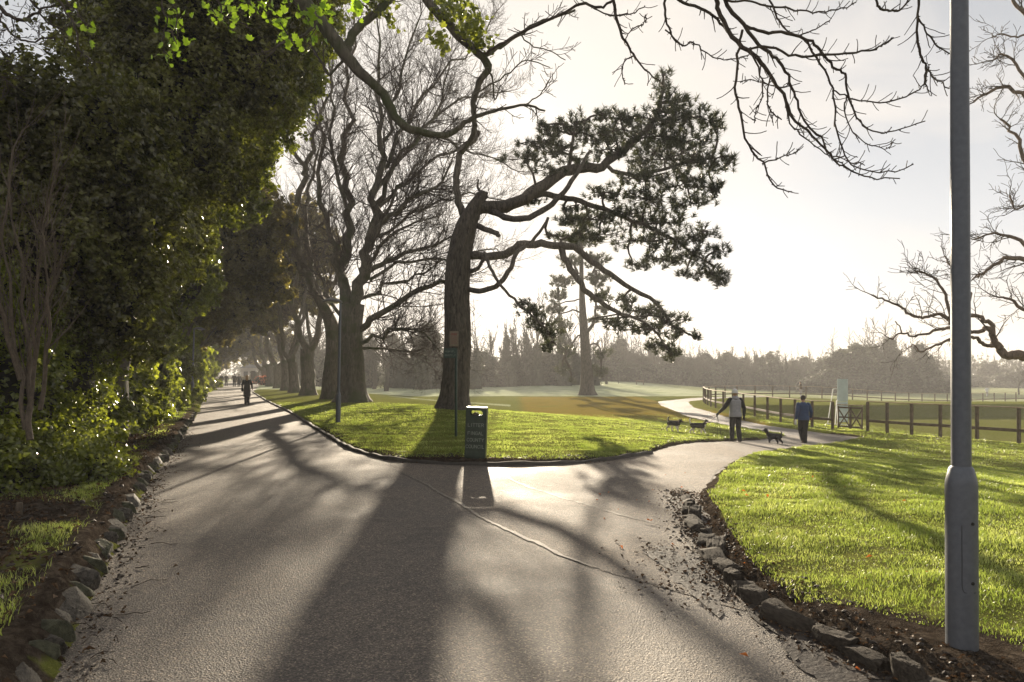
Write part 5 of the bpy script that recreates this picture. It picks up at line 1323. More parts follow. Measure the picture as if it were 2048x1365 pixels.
# ================================================================ fences and gate
def post(mb, x, y, h, w=0.11, z=None, bev=.012):
    z = Z(x, y) if z is None else z
    box(mb, (x, y, z + h / 2 - .1), (w, w, h + .2), 0, Matrix.Rotation(math.atan2(x, y) * -1 * 0 + .2, 3, 'Z'), bev)
def rail(mb, p, q, hgt, w=0.045, hh=0.10, mat=0):
    a = np.array([p[0], p[1], Z(*p) + hgt]); b = np.array([q[0], q[1], Z(*q) + hgt]); L = np.linalg.norm(b - a)
    d = Vector(b - a).normalized(); rot = d.to_track_quat('X', 'Z').to_matrix()
    box(mb, (a + b) / 2, (L, w, hh), mat, rot, .006)
def fence(name, label, pts, h, top, group=None, mesh_net=False, wr=0.10, low=True):
    x0, y0 = pts[0]
    root = empty(name, (x0, y0, Z(x0, y0)), label, 'fence', group)
    for (x, y) in pts:
        m = MB(); post(m, x, y, h, wr); m.build('post', M['wood'], root)
    m = MB(); m2 = MB()
    for p, q in zip(pts[:-1], pts[1:]):
        rail(m, p, q, h + .02, .12, .035); 
        if low: rail(m2, p, q, h * .36, .05, .11)
    m.build('top_rail', M['wood_pale'], root)
    if low: m2.build('lower_rail', M['wood'], root)
    if mesh_net:
        m = MB(); step = .055
        for p, q in zip(pts[:-1], pts[1:]):
            p = np.array(p); q = np.array(q); L = np.linalg.norm(q - p); n = int(L / step)
            for s_ in (1, -1):
                for i in range(-int(h / step), n, 1):
                    u0, u1 = i * step, i * step + h
                    a0, a1 = max(u0, 0), min(u1, L)
                    if a1 <= a0: continue
                    z0, z1 = (a0 - u0), (a1 - u0)
                    if s_ < 0: z0, z1 = h - z0, h - z1
                    A = p + (q - p) * a0 / L; B = p + (q - p) * a1 / L
                    za = Z(*A) + z0; zc = Z(*B) + z1
                    off = np.array([.07, .03])
                    a = np.array([A[0] + off[0], A[1] + off[1], za]); b = np.array([B[0] + off[0], B[1] + off[1], zc])
                    w = .0014
                    m.add([a + [0, 0, w], b + [0, 0, w], b - [0, 0, w], a - [0, 0, w]], [[0, 1, 2, 3]], 0, False)
                    m.add([a + [w, -w, 0], b + [w, -w, 0], b - [w, -w, 0], a - [w, -w, 0]], [[0, 1, 2, 3]], 0, False)
        m.build('wire_netting', M['wire'], root)
    return root
F1 = [(14.85, 28.5), (15.25, 27.75), (15.75, 26.9), (16.35, 26.05), (17.0, 24.95), (17.6, 23.7), (18.2, 22.4), (18.9, 21.0)]
fence('timber_fence', 'timber post and rail fence with wire netting, right of the gate', F1, 1.22, True, 'timber fences round the field', mesh_net=True)
F2 = [(14.0, 29.8), (13.72, 31.2), (13.6, 32.8), (13.62, 34.6), (13.7, 36.6), (13.8, 38.8), (13.9, 41), (13.98, 43.2), (14.05, 45.4), (14.2, 47.6), (14.45, 49.6), (14.8, 51.6), (15.2, 53.6), (15.6, 55.4), (16.1, 57.4), (16.7, 59.4), (17.4, 61.4), (18.3, 63.4), (19.4, 65), (20.7, 66.3), (22.2, 67.3)]
e = [(22.2 + i * 2.15, 67.3 + i * 1.05) for i in range(1, 22)]
fence('timber_fence', 'long timber fence curving round the far end of the field beside the path', F2 + e, 1.2, True, 'timber fences round the field')
# gate
gp, gq = np.array([14.08, 29.68]), np.array([14.78, 28.6])
gp, gq = gp + (gq - gp) * .06, gq - (gq - gp) * .06
gt = empty('wooden_gate', (gp[0], gp[1], Z(*gp)), 'small wooden kissing gate with crossed braces between the two fences', 'gate')
L = np.linalg.norm(gq - gp); dv = (gq - gp) / L
m = MB()
def bar(m, p, q, w=.05, h=.07):
    p = np.array(p, float); q = np.array(q, float); rot = Vector(q - p).normalized().to_track_quat('X', 'Z').to_matrix(); box(m, (p + q) / 2, (np.linalg.norm(q - p), w, h), 0, rot, .006)
def gpt(u, z): return np.array([*(gp + dv * u), -.72 + z])
for a, b in ((.04, .5 * L), (.53 * L, L - .04)):
    for z in (.2, 1.02): bar(m, gpt(a, z), gpt(b, z))
    for u in (a, b): bar(m, gpt(u, .12), gpt(u, 1.08), .055, .055)
    bar(m, gpt(a, .22) + [.0, -.05, 0], gpt(b, 1.0) + [0, -.05, 0], .03, .05); bar(m, gpt(a, 1.0) + [0, .05, 0], gpt(b, .22) + [0, .05, 0], .03, .05); bar(m, gpt(a, .6), gpt(b, .6), .03, .06)
m.build('frame', M['wood'], gt)
m = MB(); bar(m, gpt(0, 1.13), gpt(L, 1.13), .08, .04); m.build('top_rail', M['wood_pale'], gt)
# pale screen with braces behind the gate
sx, sy = fx(1685, 36), 36.0
ss = empty('sight_screen', (sx, sy, Z(sx, sy)), 'tall pale panel on slanting white braces behind the gate', 'screen')
z0 = Z(sx, sy)
for i, (a, b) in enumerate(((.35, 1.42), (1.44, 2.62))):
    m = MB(); box(m, (sx, sy, z0 + (a + b) / 2 + .0), (.56, .06, b - a), 0, None, .008)
    for u in (-.18, -.06, .06, .18): box(m, (sx + u, sy - .035, z0 + (a + b) / 2), (.008, .012, b - a - .04))
    m.build('panel', M['screen'], ss)
m = MB()
def pole(m, a, b, w=.022): tube(m, [a, b], [w, w], 6)
for (a, b) in (((sx - .45, sy + .1, z0 + 2.1), (sx - 1.15, sy - .8, z0 + .35)), ((sx - .45, sy - .3, z0 + 1.5), (sx - .95, sy - 1.2, z0 + .3)), ((sx - .3, sy, z0 + 1.2), (sx - .7, sy - 1.0, z0 + .25)), ((sx - 1.2, sy - .8, z0 + .32), (sx - .1, sy - .6, z0 + .25)), ((sx - .45, sy + .1, z0 + 2.1), (sx - .25, sy, z0 + 2.1)), ((sx - .45, sy - .3, z0 + 1.5), (sx - .25, sy, z0 + 1.5)), ((sx - .3, sy, z0 + 1.2), (sx - .2, sy, z0 + 1.2)), ((sx - .26, sy, z0), (sx - .26, sy, z0 + .5)), ((sx + .26, sy, z0), (sx + .26, sy, z0 + .5)), ((sx - 1.15, sy - .8, z0 - .1), (sx - 1.15, sy - .8, z0 + .4))):
    pole(m, np.array(a), np.array(b))
m.build('brace', M['white_metal'], ss)

# ================================================================ lamp posts
def lamp_post(x, y, rb, rs, hb_, H, label, group, head_dir=-1, near=False, lean=0.0):
    z = Z(x, y)
    root = empty('street_lamp', (x, y, z - .02), label, 'lamp post', group)
    m = MB(); k = 40 if near else 16
    sh = rb * .9
    lathe(m, [(rb * 1.0, -.1), (rb, 0), (rb, hb_ - sh * .35), (rb * .97, hb_), (rs * 1.25, hb_ + sh * .95), (rs * 1.02, hb_ + sh * 1.15)], k)
    o = m.build('base_section', M['steel'], root, local=True)
    if near:
        m = MB()
        # raised rim of the access door, bent round the column
        def onc(u, zz, r_): a = -PI / 2 + u; return [r_ * math.cos(a), r_ * math.sin(a), zz]
        u0, u1, z1, z2 = -.56, .42, .36, .80
        path_ = []
        for t in np.linspace(0, PI / 2, 6): path_.append((u0 + .18 * (1 - math.cos(t)) , z1 + .05 - .05 * math.sin(t)))
        rim = [(u0, z2 - .05)] + [(u0, z2 - .05 - i * (z2 - z1 - .1) / 6) for i in range(1, 6)] + path_ + [(u1 - .1, z1)]
        rim2 = [(u0, z2 - .05)] + [(u0 + .18 * (1 - math.cos(t)), z2 - .05 + .05 * math.sin(t)) for t in np.linspace(0, PI / 2, 6)] + [(u1 - .1, z2)]
        for rr_ in (rim, rim2):
            tube(m, [onc(u, zz, rb + .0005) for u, zz in rr_], np.full(len(rr_), .0028), 5)
        m.build('access_door', M['steel_dark'], root, local=True)
        for zz in (.76, .415):
            m = MB(); c = np.array(onc(.12, zz, rb)); n_ = c * [1, 1, 0]; n_ /= np.linalg.norm(n_)
            tube(m, [c - n_ * .002, c + n_ * .004], [.0105, .0095], 12); tube(m, [c + n_ * .004, c + n_ * .0045], [.004, .003], 6, 1)
            m.build('screw', [M['black'], M['black']], root, local=True)
    m = MB()
    lathe(m, [(rs, hb_ + sh * 1.1), (rs * .96, H * .5), (rs * .78, H)], k)
    m.build('pole', M['steel'], root, local=True)
    # flat drop-shaped lantern
    m = MB(); v, f = ico(3); ln = .36
    q = v * [ln, .16, .095]; q[:, 2] = np.where(q[:, 2] < 0, q[:, 2] * .45, q[:, 2]); q[:, 0] *= head_dir; q[:, 2] += -.05 * (q[:, 0] * head_dir / ln) ** 2
    q += [head_dir * (ln - .08), 0, H + .03]; m.add(q, f if head_dir > 0 else f[:, ::-1])
    hd = m.build('lantern', M['lantern_grey'], root, local=True)
    m = MB(); q = v * [.17, .11, .05]; m.add(q + [head_dir * (ln + .02), 0, H - .005], f); g = m.build('lens', M['lens'], hd, local=True)
    if lean: root.rotation_euler = (0, lean, 0)
    return root
lamp_post(2.66, 4.035, .084, .052, 1.0, 5.6, 'thick grey lamp post standing close at the right on the muddy kerb', 'grey lamp posts', near=True, lean=-.004)
gl = 'grey lamp posts'
lamp_post(fx(676, 23.4), 23.4, .085, .05, .95, 4.15, 'slim grey lamp post on the grass in front of the largest bare tree', gl, lean=.02)
lamp_post(fx(384, 40), 40, .09, .055, 1.0, 4.15, 'grey lamp post by the ivy hedge, nearest of those on the left verge', gl, 1, lean=.03)
lamp_post(fx(406, 63), 63, .09, .055, 1.0, 4.15, 'grey lamp post on the left verge, second along the hedge', gl, 1, lean=.02)
lamp_post(fx(416, 82), 82, .09, .055, 1.0, 4.15, 'hazy lamp post on the left verge, third along the hedge', gl, 1, lean=.02)
lamp_post(fx(425, 108), 108, .09, .055, 1.0, 4.15, 'faint farthest lamp post on the left verge, beside the far walkers', gl, 1, lean=.02)

# ================================================================ litter bin
bx_, by_ = fx(951, 13.45), 13.45
zb_ = Z(bx_, by_)
lb = empty('litter_bin', (bx_, by_, zb_), 'dark green litter bin with a slot at the top, standing at the kerb', 'litter bin')
W, Dp, H = .38, .30, 1.0
m = MB()
def slab_with_slot(m, y, t, z0, z1, w, sz, sw, sh, n=14):
    """upright plate with a rounded slot through it"""
    hole = []
    r = sh / 2
    for i in range(n): a = PI / 2 + PI * i / (n - 1); hole.append((-sw / 2 + r + r * math.cos(a), sz + r * math.sin(a)))
    for i in range(n): a = -PI / 2 + PI * i / (n - 1); hole.append((sw / 2 - r + r * math.cos(a), sz + r * math.sin(a)))
    hole = np.array(hole); cz = sz
    out = []
    for (hx, hz) in hole:
        dx, dz = hx, hz - cz; s_ = min((w / 2) / abs(dx) if abs(dx) > 1e-9 else 1e9, ((z1 - cz) / dz if dz > 0 else (cz - z0) / -dz) if abs(dz) > 1e-9 else 1e9)
        out.append((dx * s_, cz + dz * s_))
    out = np.array(out)
    # add corners by snapping the nearest outline points
    for cx, cz_ in ((-w / 2, z0), (w / 2, z0), (-w / 2, z1), (w / 2, z1)):
        out[np.argmin(np.hypot(out[:, 0] - cx, out[:, 1] - cz_))] = (cx, cz_)
    K = len(hole); v = []
    for yy in (y - t / 2, y + t / 2):
        v += [(a, yy, b) for a, b in hole] + [(a, yy, b) for a, b in out]
    v = np.array(v); f = []
    for i in range(K):
        j = (i + 1) % K
        f.append([i, j, K + j, K + i]); f.append([2 * K + j, 2 * K + i, 3 * K + i, 3 * K + j]); f.append([j, i, 2 * K + i, 2 * K + j]); f.append([K + i, K + j, 3 * K + j, 3 * K + i])
    m.add(v, f, 0, False)
zs0, zs1 = .80, .985
for yy in (-Dp / 2 + .009, Dp / 2 - .009): slab_with_slot(m, yy, .018, zs0, zs1, W - .002, .895, .25, .095)
box(m, (0, -Dp / 2 + .009, .41), (W, .018, .78), 0, None, .004); box(m, (0, Dp / 2 - .009, .41), (W, .018, .78), 0, None, .004)
for s_ in (-1, 1): box(m, (s_ * (W / 2 + .007), 0, .50), (.014, Dp, .97), 0, None, .004)
v_all = m
mm = MB(); mm.v = v_all.v; mm.f = v_all.f; mm.m = v_all.m; mm.sm = v_all.sm; mm.n = v_all.n
o = mm.mesh('body', M['bin_paint']); bo = bpy.data.objects.new('body', o); sc.collection.objects.link(bo); bo.parent = lb
m = MB(); box(m, (0, 0, .995), (W + .03, Dp + .01, .02), 0, None, .006); o = bpy.data.objects.new('top_plate', m.mesh('top_plate', M['bin_edge'])); sc.collection.objects.link(o); o.parent = lb
m = MB(); box(m, (0, -Dp / 2 - .002, .785), (W + .008, .010, .022), 0, None, .003); box(m, (0, -Dp / 2 - .002, .085), (W + .008, .010, .10), 0, None, .003); box(m, (0, 0, .01), (W + .01, Dp, .10), 0, None, .006)
o = bpy.data.objects.new('plinth', m.mesh('plinth', M['bin_paint'])); sc.collection.objects.link(o); o.parent = lb
# crumpled wrapper lodged in the slot
m = MB(); blob(m, (.0, -.02, .868), (.075, .05, .028), 2, .5, 3.0, 2.0); o = bpy.data.objects.new('crumpled_wrapper', m.mesh('crumpled_wrapper', M['paper'])); sc.collection.objects.link(o)
o.location = lb.location; tag(o, 'crumpled pale wrapper lying in the slot of the litter bin', 'litter')
lb.rotation_euler = (R(0), R(2.0), R(-3))
# raised letters
GL = {'L': [[(0, 1), (0, 0), (.6, 0)]], 'I': [[(.3, 0), (.3, 1)]], 'T': [[(0, 1), (.7, 1)], [(.35, 1), (.35, 0)]], 'E': [[(.6, 1), (0, 1), (0, 0), (.6, 0)], [(0, .5), (.5, .5)]],
      'R': [[(0, 0), (0, 1), (.45, 1), (.62, .86), (.62, .66), (.45, .52), (0, .52)], [(.35, .52), (.65, 0)]], 'F': [[(0, 0), (0, 1), (.6, 1)], [(0, .5), (.5, .5)]], 'N': [[(0, 0), (0, 1), (.62, 0), (.62, 1)]],
      'G': [[(.65, .8), (.5, .97), (.2, .97), (0, .75), (0, .25), (.2, .03), (.5, .03), (.66, .2), (.66, .45), (.4, .45)]], 'A': [[(0, 0), (.35, 1), (.7, 0)], [(.13, .36), (.57, .36)]],
      'C': [[(.65, .8), (.5, .97), (.2, .97), (0, .75), (0, .25), (.2, .03), (.5, .03), (.65, .2)]], 'O': [[(.2, 0), (0, .25), (0, .75), (.2, 1), (.48, 1), (.68, .75), (.68, .25), (.48, 0), (.2, 0)]],
      'U': [[(0, 1), (0, .22), (.18, 0), (.48, 0), (.66, .22), (.66, 1)]], 'Y': [[(0, 1), (.35, .5), (.7, 1)], [(.35, .5), (.35, 0)]],
      'S': [[(.6, .85), (.45, 1), (.15, 1), (0, .85), (0, .65), (.15, .53), (.45, .47), (.6, .35), (.6, .15), (.45, 0), (.15, 0), (0, .15)]], 'P': [[(0, 0), (0, 1), (.45, 1), (.62, .86), (.62, .62), (.45, .48), (0, .48)]], 'K': [[(0, 0), (0, 1)], [(.6, 1), (0, .42)], [(.2, .58), (.65, 0)]],
      'M': [[(0, 0), (0, 1), (.38, .35), (.76, 1), (.76, 0)]], 'H': [[(0, 0), (0, 1)], [(.62, 0), (.62, 1)], [(0, .5), (.62, .5)]], 'D': [[(0, 0), (0, 1), (.4, 1), (.65, .75), (.65, .25), (.4, 0), (0, 0)]]}
def lettering(m, text, cx, cz, y, h, w=.005, gap=.34):
    adv = [0]; 
    for ch in text: adv.append(adv[-1] + (((.3 if ch == 'I' else .66) + gap) if ch != ' ' else .5))
    tot = (adv[-1] - gap) * h; x0 = cx - tot / 2
    for ch, a in zip(text, adv):
        for st in GL.get(ch, []):
            off = -.15 if ch == 'I' else 0
            for (p, q) in zip(st[:-1], st[1:]):
                p3 = np.array([x0 + (a + p[0] + off) * h, y, cz + (p[1] - .5) * h]); q3 = np.array([x0 + (a + q[0] + off) * h, y, cz + (q[1] - .5) * h])
                d = q3 - p3; L_ = np.linalg.norm(d); box(m, (p3 + q3) / 2, (L_ + w * .8, .004, w), 0, None if abs(d[2]) < 1e-9 else np.column_stack([d / L_, [0, 1, 0], np.cross(d / L_, [0, 1, 0])]))
for tx, z_, hh, cx in (('LITTER', .66, .062, 0), ('FINGAL', .50, .062, 0), ('COUNTY', .37, .062, 0), ('COUNCIL', .24, .062, 0)):
    m = MB(); lettering(m, tx, cx, z_, -Dp / 2 - .002, hh, .0085, .26)
    o = bpy.data.objects.new('lettering', m.mesh('lettering', M['letter'])); sc.collection.objects.link(o); o.parent = lb

# ================================================================ sign post and notice on the pine
sx, sy = fx(912, 17.9), 17.9
z0 = Z(sx, sy); sg = empty('sign_post', (sx, sy, z0 - .03), 'slim dark green post with a small name board, in front of the big pine', 'sign')
m = MB(); lathe(m, [(.036, -.1), (.036, 2.28), (.030, 2.31), (.0, 2.33)], 14); o = m.build('post', M['green_paint']); o.parent = sg
bd = MB(); box(bd, (-.14, -.045, 2.22), (.34, .02, .26), 0, None, .006); o = bd.build('sign_board', M['green_paint']); o.parent = sg
m = MB()
board = o
r_ = np.random.default_rng(5)
for zz in (2.27, 2.17):
    # worn, unreadable raised characters
    u = -.28
    while u < .0:
        w_ = r_.uniform(.012, .03)
        if r_.random() > .15: box(m, (u + w_ / 2, -.057, zz + r_.uniform(-.006, .006)), (w_, .003, .006)); box(m, (u, -.057, zz - .01), (.006, .003, r_.uniform(.02, .045))); 
        if r_.random() > .5: box(m, (u + w_ / 2, -.057, zz - .028), (w_, .003, .006))
        u += w_ + .016
o = m.build('lettering', M['letter']); o.parent = board
m = MB()
for zz in (2.14, 2.30): box(m, (-.0, 0, zz), (.085, .085, .02), 0, None, .004)
o = m.build('bracket', M['green_paint']); o.parent = sg
c = P(908, 678, D - .68)
nt_ = empty('notice_board', c, 'small faded notice fixed to the trunk of the big pine', 'notice')
m = MB(); box(m, (0, 0, 0), (.40, .02, .68), 0, None, .006); o = m.build('frame', M['paper']); o.parent = nt_
m = MB(); box(m, (0, -.012, .20), (.26, .006, .10)); 
for i in range(5): box(m, (0, -.012, .08 - i * .07), (.30 - .04 * (i % 2), .006, .018))
o = m.build('printed_lines', M['print']); o.parent = nt_

# ================================================================ the far end of the road
px_, d_ = 508, 112
x = fx(px_, d_); g = empty('gate_pillar', (x, d_, Z(x, d_)), 'dark stone gate pillar with a capstone at the far end of the road', 'pillar')
m = MB(); box(m, (x, d_, Z(x, d_) + .95), (.85, .85, 2.1), 0, None, .03); m.build('shaft', M['stone'], g)
m = MB(); box(m, (x, d_, Z(x, d_) + 2.08), (1.05, 1.05, .18), 0, None, .03); box(m, (x, d_, Z(x, d_) + 2.22), (.7, .7, .12), 0, None, .03); m.build('capstone', M['stone'], g)
x, d_ = fx(512, 165), 165; z0 = Z(x, d_)
g = empty('lodge', (x, d_, z0), 'small white house with a slate roof behind the gate pillar', 'house')
m = MB(); box(m, (x, d_, z0 + 1.6), (5.5, 4.5, 3.2)); m.build('wall', M['wall'], g)
m = MB(); hw, hd, zt = 3.0, 2.55, z0 + 3.2
m.add([(x - hw, d_ - hd, zt), (x + hw, d_ - hd, zt), (x + hw, d_ + hd, zt), (x - hw, d_ + hd, zt), (x - hw + 1.4, d_, zt + 1.7), (x + hw - 1.4, d_, zt + 1.7)], [[0, 1, 5, 4], [2, 3, 4, 5]], 0, False)
m.f.append(np.array([[1, 2, 5], [3, 0, 4]]) + 0); m.m.append(np.zeros(2, int)); m.sm.append(np.zeros(2, bool)); rf = m.build('roof', M['slate'], g)
m = MB(); box(m, (x + 1.0, d_, zt + 1.8), (.6, .6, 1.2), 0, None, .02); m.build('chimney', M['stone'], rf)
for u in (-1.6, 1.6):
    m = MB(); box(m, (x + u, d_ - 2.26, z0 + 1.7), (1.0, .06, 1.3)); w_ = m.build('window', M['black'], g)
m = MB(); box(m, (x, d_ - 2.26, z0 + 1.05), (.95, .06, 2.1)); m.build('door', M['green_paint'], g)
put_mesh(bushes[1], 'beech_shrub', fx(529, 100), 100, .33, .42, 'copper-leaved shrub between the last bare trunks of the row', 'shrub', None)
cc = bpy.data.objects['beech_shrub'] if 'beech_shrub' in bpy.data.objects else None
if cc:
    for ch in cc.children:
        ch.data = ch.data.copy()
        if ch.name.startswith('crown'): ch.data.materials[0] = M['beech']
m, m3 = far_bush(330, 2.4, 1.6, 900, .2)
def own(name, pair, x, y, label, cat, mats=(None,)):
    root = empty(name, (x, y, Z(x, y)), label, cat)
    for mm_, nm_, mt in zip(pair, ('crown', 'inner_crown'), mats):
        o = bpy.data.objects.new(nm_, mm_.mesh(nm_, mt)); sc.collection.objects.link(o); o.parent = root
    return root
M['straw_leaf'] = foliage('straw_coloured_leaf', (0.12, 0.10, 0.05), (0.2, 0.165, 0.09), (0.28, 0.24, 0.15), .4, (1.4, 1.3, 1.0), .6, 1.0)
own('pale_shrub', (m, m3), fx(490, 128), 128, 'straw-coloured sunlit shrub at the far end of the road, left of the gate pillar', 'shrub', (M['straw_leaf'], M['straw_leaf']))
# bench on the rise
x, d_ = fx(1280, 128), 128; z0 = Z(x, d_)
g = empty('park_bench', (x, d_, z0), 'tiny bench far off on the frosty rise before the tree line', 'bench')
m = MB(); box(m, (x, d_, z0 + .45), (1.6, .4, .06), 0, None, .01); m.build('seat', M['wood'], g)
m = MB(); box(m, (x, d_ + .22, z0 + .72), (1.6, .05, .3), 0, None, .01); m.build('backrest', M['wood'], g)
for s_ in (-.65, .65):
    m = MB(); box(m, (x + s_, d_, z0 + .2), (.12, .4, .46), 0, None, .01); m.build('leg', M['wood'], g)

# ================================================================ people and dogs
def fuse(mb, name, mat, voxel=0.012, smooth=4):
    """fuse overlapping lofts and tubes into one continuous skin"""
    me = mb.mesh('tmp', mat); o = bpy.data.objects.new('tmp', me); sc.collection.objects.link(o)
    r = o.modifiers.new('r', 'REMESH'); r.mode = 'VOXEL'; r.voxel_size = voxel; r.use_smooth_shade = True
    s_ = o.modifiers.new('s', 'SMOOTH'); s_.iterations = smooth; s_.factor = .5
    dg = bpy.context.evaluated_depsgraph_get(); dg.update()
    out = bpy.data.meshes.new_from_object(o.evaluated_get(dg)); out.name = name
    bpy.data.objects.remove(o); out.materials.clear()
    for mt in (mat if isinstance(mat, list) else [mat]): out.materials.append(mt)
    return out
def place(name, me, parent):
    o = bpy.data.objects.new(name, me); sc.collection.objects.link(o); o.parent = parent; return o
def loft(mb, secs, k=20):
    """secs: (z, cx, cy, rx, ry)"""
    th = np.arange(k) * 2 * PI / k; v = []
    for z, cx, cy_, rx, ry in secs: v.append(np.column_stack([cx + rx * np.cos(th), cy_ + ry * np.sin(th), np.full(k, z)]))
    n = len(secs); v = np.concatenate(v + [[[secs[0][1], secs[0][2], secs[0][0]], [secs[-1][1], secs[-1][2], secs[-1][0]]]])
    i = np.arange(n - 1)[:, None] * k; j = np.arange(k)[None, :]; j2 = (j + 1) % k
    mb.add(v, np.stack([i + j, i + j2, i + k + j2, i + k + j], -1).reshape(-1, 4))
    base = mb.n - len(v)
    f3 = [[n * k, (q + 1) % k, q] for q in range(k)] + [[n * k + 1, (n - 1) * k + q, (n - 1) * k + (q + 1) % k] for q in range(k)]
    mb.f.append(np.array(f3) + base); mb.m.append(np.zeros(len(f3), int)); mb.sm.append(np.ones(len(f3), bool))
def limb(mb, pts, rad, k=12):
    pts = [np.array(p, float) for p in pts]; P_, r_ = [], []
    for i in range(len(pts) - 1):
        for t in (0, .33, .66): P_.append(pts[i] * (1 - t) + pts[i + 1] * t); r_.append(rad[i] * (1 - t) + rad[i + 1] * t)
    P_.append(pts[-1]); r_.append(rad[-1]); tube(mb, P_, r_, k)
    for p, r in ((pts[0], rad[0]), (pts[-1], rad[-1])):
        v, f = ico(2); mb.add(v * r * .98 + p, f)
def hand(mb, wrist, fwd, side, curl, s=1.0):
    """palm, four bent fingers of unequal length and a thumb on the side"""
    fwd = np.array(fwd, float); fwd /= np.linalg.norm(fwd); side = np.array(side, float); side -= fwd * np.dot(side, fwd); side /= np.linalg.norm(side); nrm = np.cross(fwd, side)
    w = np.array(wrist, float)
    limb(mb, [w, w + fwd * .045 * s, w + fwd * .085 * s], [.024 * s, .033 * s, .034 * s], 10)
    for i, (o_, L_) in enumerate(((-.030, .062), (-.010, .075), (.010, .070), (.029, .055))):
        a = w + fwd * .085 * s + side * o_ * s; d1 = fwd * math.cos(curl * .5) + nrm * math.sin(curl * .5); d2 = fwd * math.cos(curl) + nrm * math.sin(curl); d3 = fwd * math.cos(curl * 1.5) + nrm * math.sin(curl * 1.5)
        b = a + d1 * L_ * .45 * s; c = b + d2 * L_ * .33 * s; e_ = c + d3 * L_ * .25 * s
        tube(mb, [a - fwd * .01, b, c, e_], np.array([.0095, .009, .008, .0065]) * s, 7)
    a = w + fwd * .03 * s - side * .026 * s; d1 = fwd * .6 - side * .7 + nrm * .3; d1 /= np.linalg.norm(d1); b = a + d1 * .04 * s; c = b + (d1 * .4 + fwd * .8) * .03 * s
    tube(mb, [a, b, c], np.array([.012, .0105, .008]) * s, 7)
def make_person(loc, yaw, label, sc_=1.0, legs=None, arms=None, top='cloth_grey', bottom='cloth_black', hat=None, hair='hair_dark', coat=False, sleeve=None, glove=None, voxel=.011, lean=0.03, bag=False, hood=False, long_hair=False, bulky=0.0, group=None, shoe='shoe', face=True, head_turn=0.0):
    root = empty('person', (loc[0], loc[1], Z(loc[0], loc[1]) if len(loc) < 3 else loc[2]), label, 'person', group)
    root.rotation_euler = (0, 0, yaw); root.scale = (sc_, sc_, sc_)
    legs = legs or {-1: [(-.10, .06, .48), (-.11, -.02, .09)], 1: [(.10, .0, .48), (.11, .04, .09)]}
    arms = arms or {-1: [(-.27, -.03, 1.14), (-.28, .05, .90)], 1: [(.27, -.05, 1.14), (.28, .03, .90)]}
    hips = {s: np.array([.092 * s, 0, .90]) for s in (-1, 1)}; sh = {s: np.array([.175 * s, lean, 1.405]) for s in (-1, 1)}
    b = MB()
    loft(b, [(.84, 0, 0, .13, .10), (.92, 0, 0, .165, .118), (1.02, 0, lean * .2, .145, .10), (1.12, 0, lean * .4, .135, .095), (1.25, 0, lean * .7, .155, .11), (1.36, 0, lean, .165, .11), (1.42, 0, lean, .13, .085), (1.455, 0, lean, .06, .06)])
    limb(b, [(0, lean, 1.40), (0, lean + .01, 1.50), (0, lean + .02, 1.56)], [.062, .055, .055])
    hc = np.array([0, lean + .03, 1.618])
    v, f = ico(3); q = v * [.076, .095, .112]; q[:, 0] *= 1 - .22 * np.clip(-v[:, 2], 0, 1); q[:, 1] -= .015 * np.clip(-v[:, 2], 0, 1) * (v[:, 1] < 0)
    ct, st = math.cos(head_turn), math.sin(head_turn); Rm = np.array([[ct, -st, 0], [st, ct, 0], [0, 0, 1]])
    b.add(q @ Rm.T + hc, f)
    for s in (-1, 1):
        v2, f2 = ico(1); b.add((v2 * [.012, .02, .032] + [s * .078, -.002, -.005]) @ Rm.T + hc, f2)
    v2, f2 = ico(2); b.add((v2 * [.014, .022, .028] + [0, .098, -.012]) @ Rm.T + hc, f2)
    b.add((v2 * [.028, .014, .010] + [0, .088, -.058]) @ Rm.T + hc, f2); b.add((v2 * [.055, .02, .014] + [0, .082, .024]) @ Rm.T + hc, f2); b.add((v2 * [.03, .025, .022] + [0, .078, -.092]) @ Rm.T + hc, f2)
    for s in (-1, 1):
        kn, an = [np.array(p, float) for p in legs[s]]
        limb(b, [hips[s], (hips[s] + kn) / 2, kn, (kn + an) / 2 + [0, -.012, .03], an], [.088, .074, .052, .05, .036])
        el, wr = [np.array(p, float) for p in arms[s][:2]]
        limb(b, [sh[s], (sh[s] + el) / 2, el, (el + wr) / 2, wr], [.054, .047, .038, .036, .025])
        if not glove: hand(b, wr, wr - el, (0, 1, 0), .55)
    place('body', fuse(b, 'body', M['skin'], voxel, 3), root)
    # eyes
    if face:
        m = MB(); v2, f2 = ico(2)
        for s in (-1, 1): m.add((v2 * [.013, .008, .009] + [s * .032, .090, .006]) @ Rm.T + hc, f2)
        place('eyes', m.mesh('eyes', M['black']), root)
    # trousers
    m = MB(); g = .014 + bulky * .4
    loft(m, [(.80, 0, 0, .12, .10), (.92, 0, 0, .175 + g * .5, .13), (1.03, 0, 0, .155, .112)])
    for s in (-1, 1):
        kn, an = [np.array(p, float) for p in legs[s]]
        an2 = an + (kn - an) * .03
        limb(m, [hips[s] + [0, 0, .02], (hips[s] + kn) / 2, kn, (kn + an) / 2 + [0, -.012, .02], an2], [.098 + g * .6, .084 + g * .6, .062 + g, .060 + g, .052 + g])
    place('trousers', fuse(m, 'trousers', M[bottom], voxel, 3), root)
    # shoes
    for s in (-1, 1):
        kn, an = [np.array(p, float) for p in legs[s]]
        m = MB(); z0 = an[2] - .09; ft = legs.get('pitch', {}).get(s, 0)
        dirv = np.array([0, math.cos(ft), math.sin(ft)])
        heel = an + np.array([0, -.03, -.055]); toe = heel + dirv * .19
        limb(m, [an + [0, 0, .01], heel, ], [.042, .036]); limb(m, [heel, heel + dirv * .10, toe], [.038, .042, .034])
        place('shoe', fuse(m, 'shoe', M[shoe], .009, 2), root)
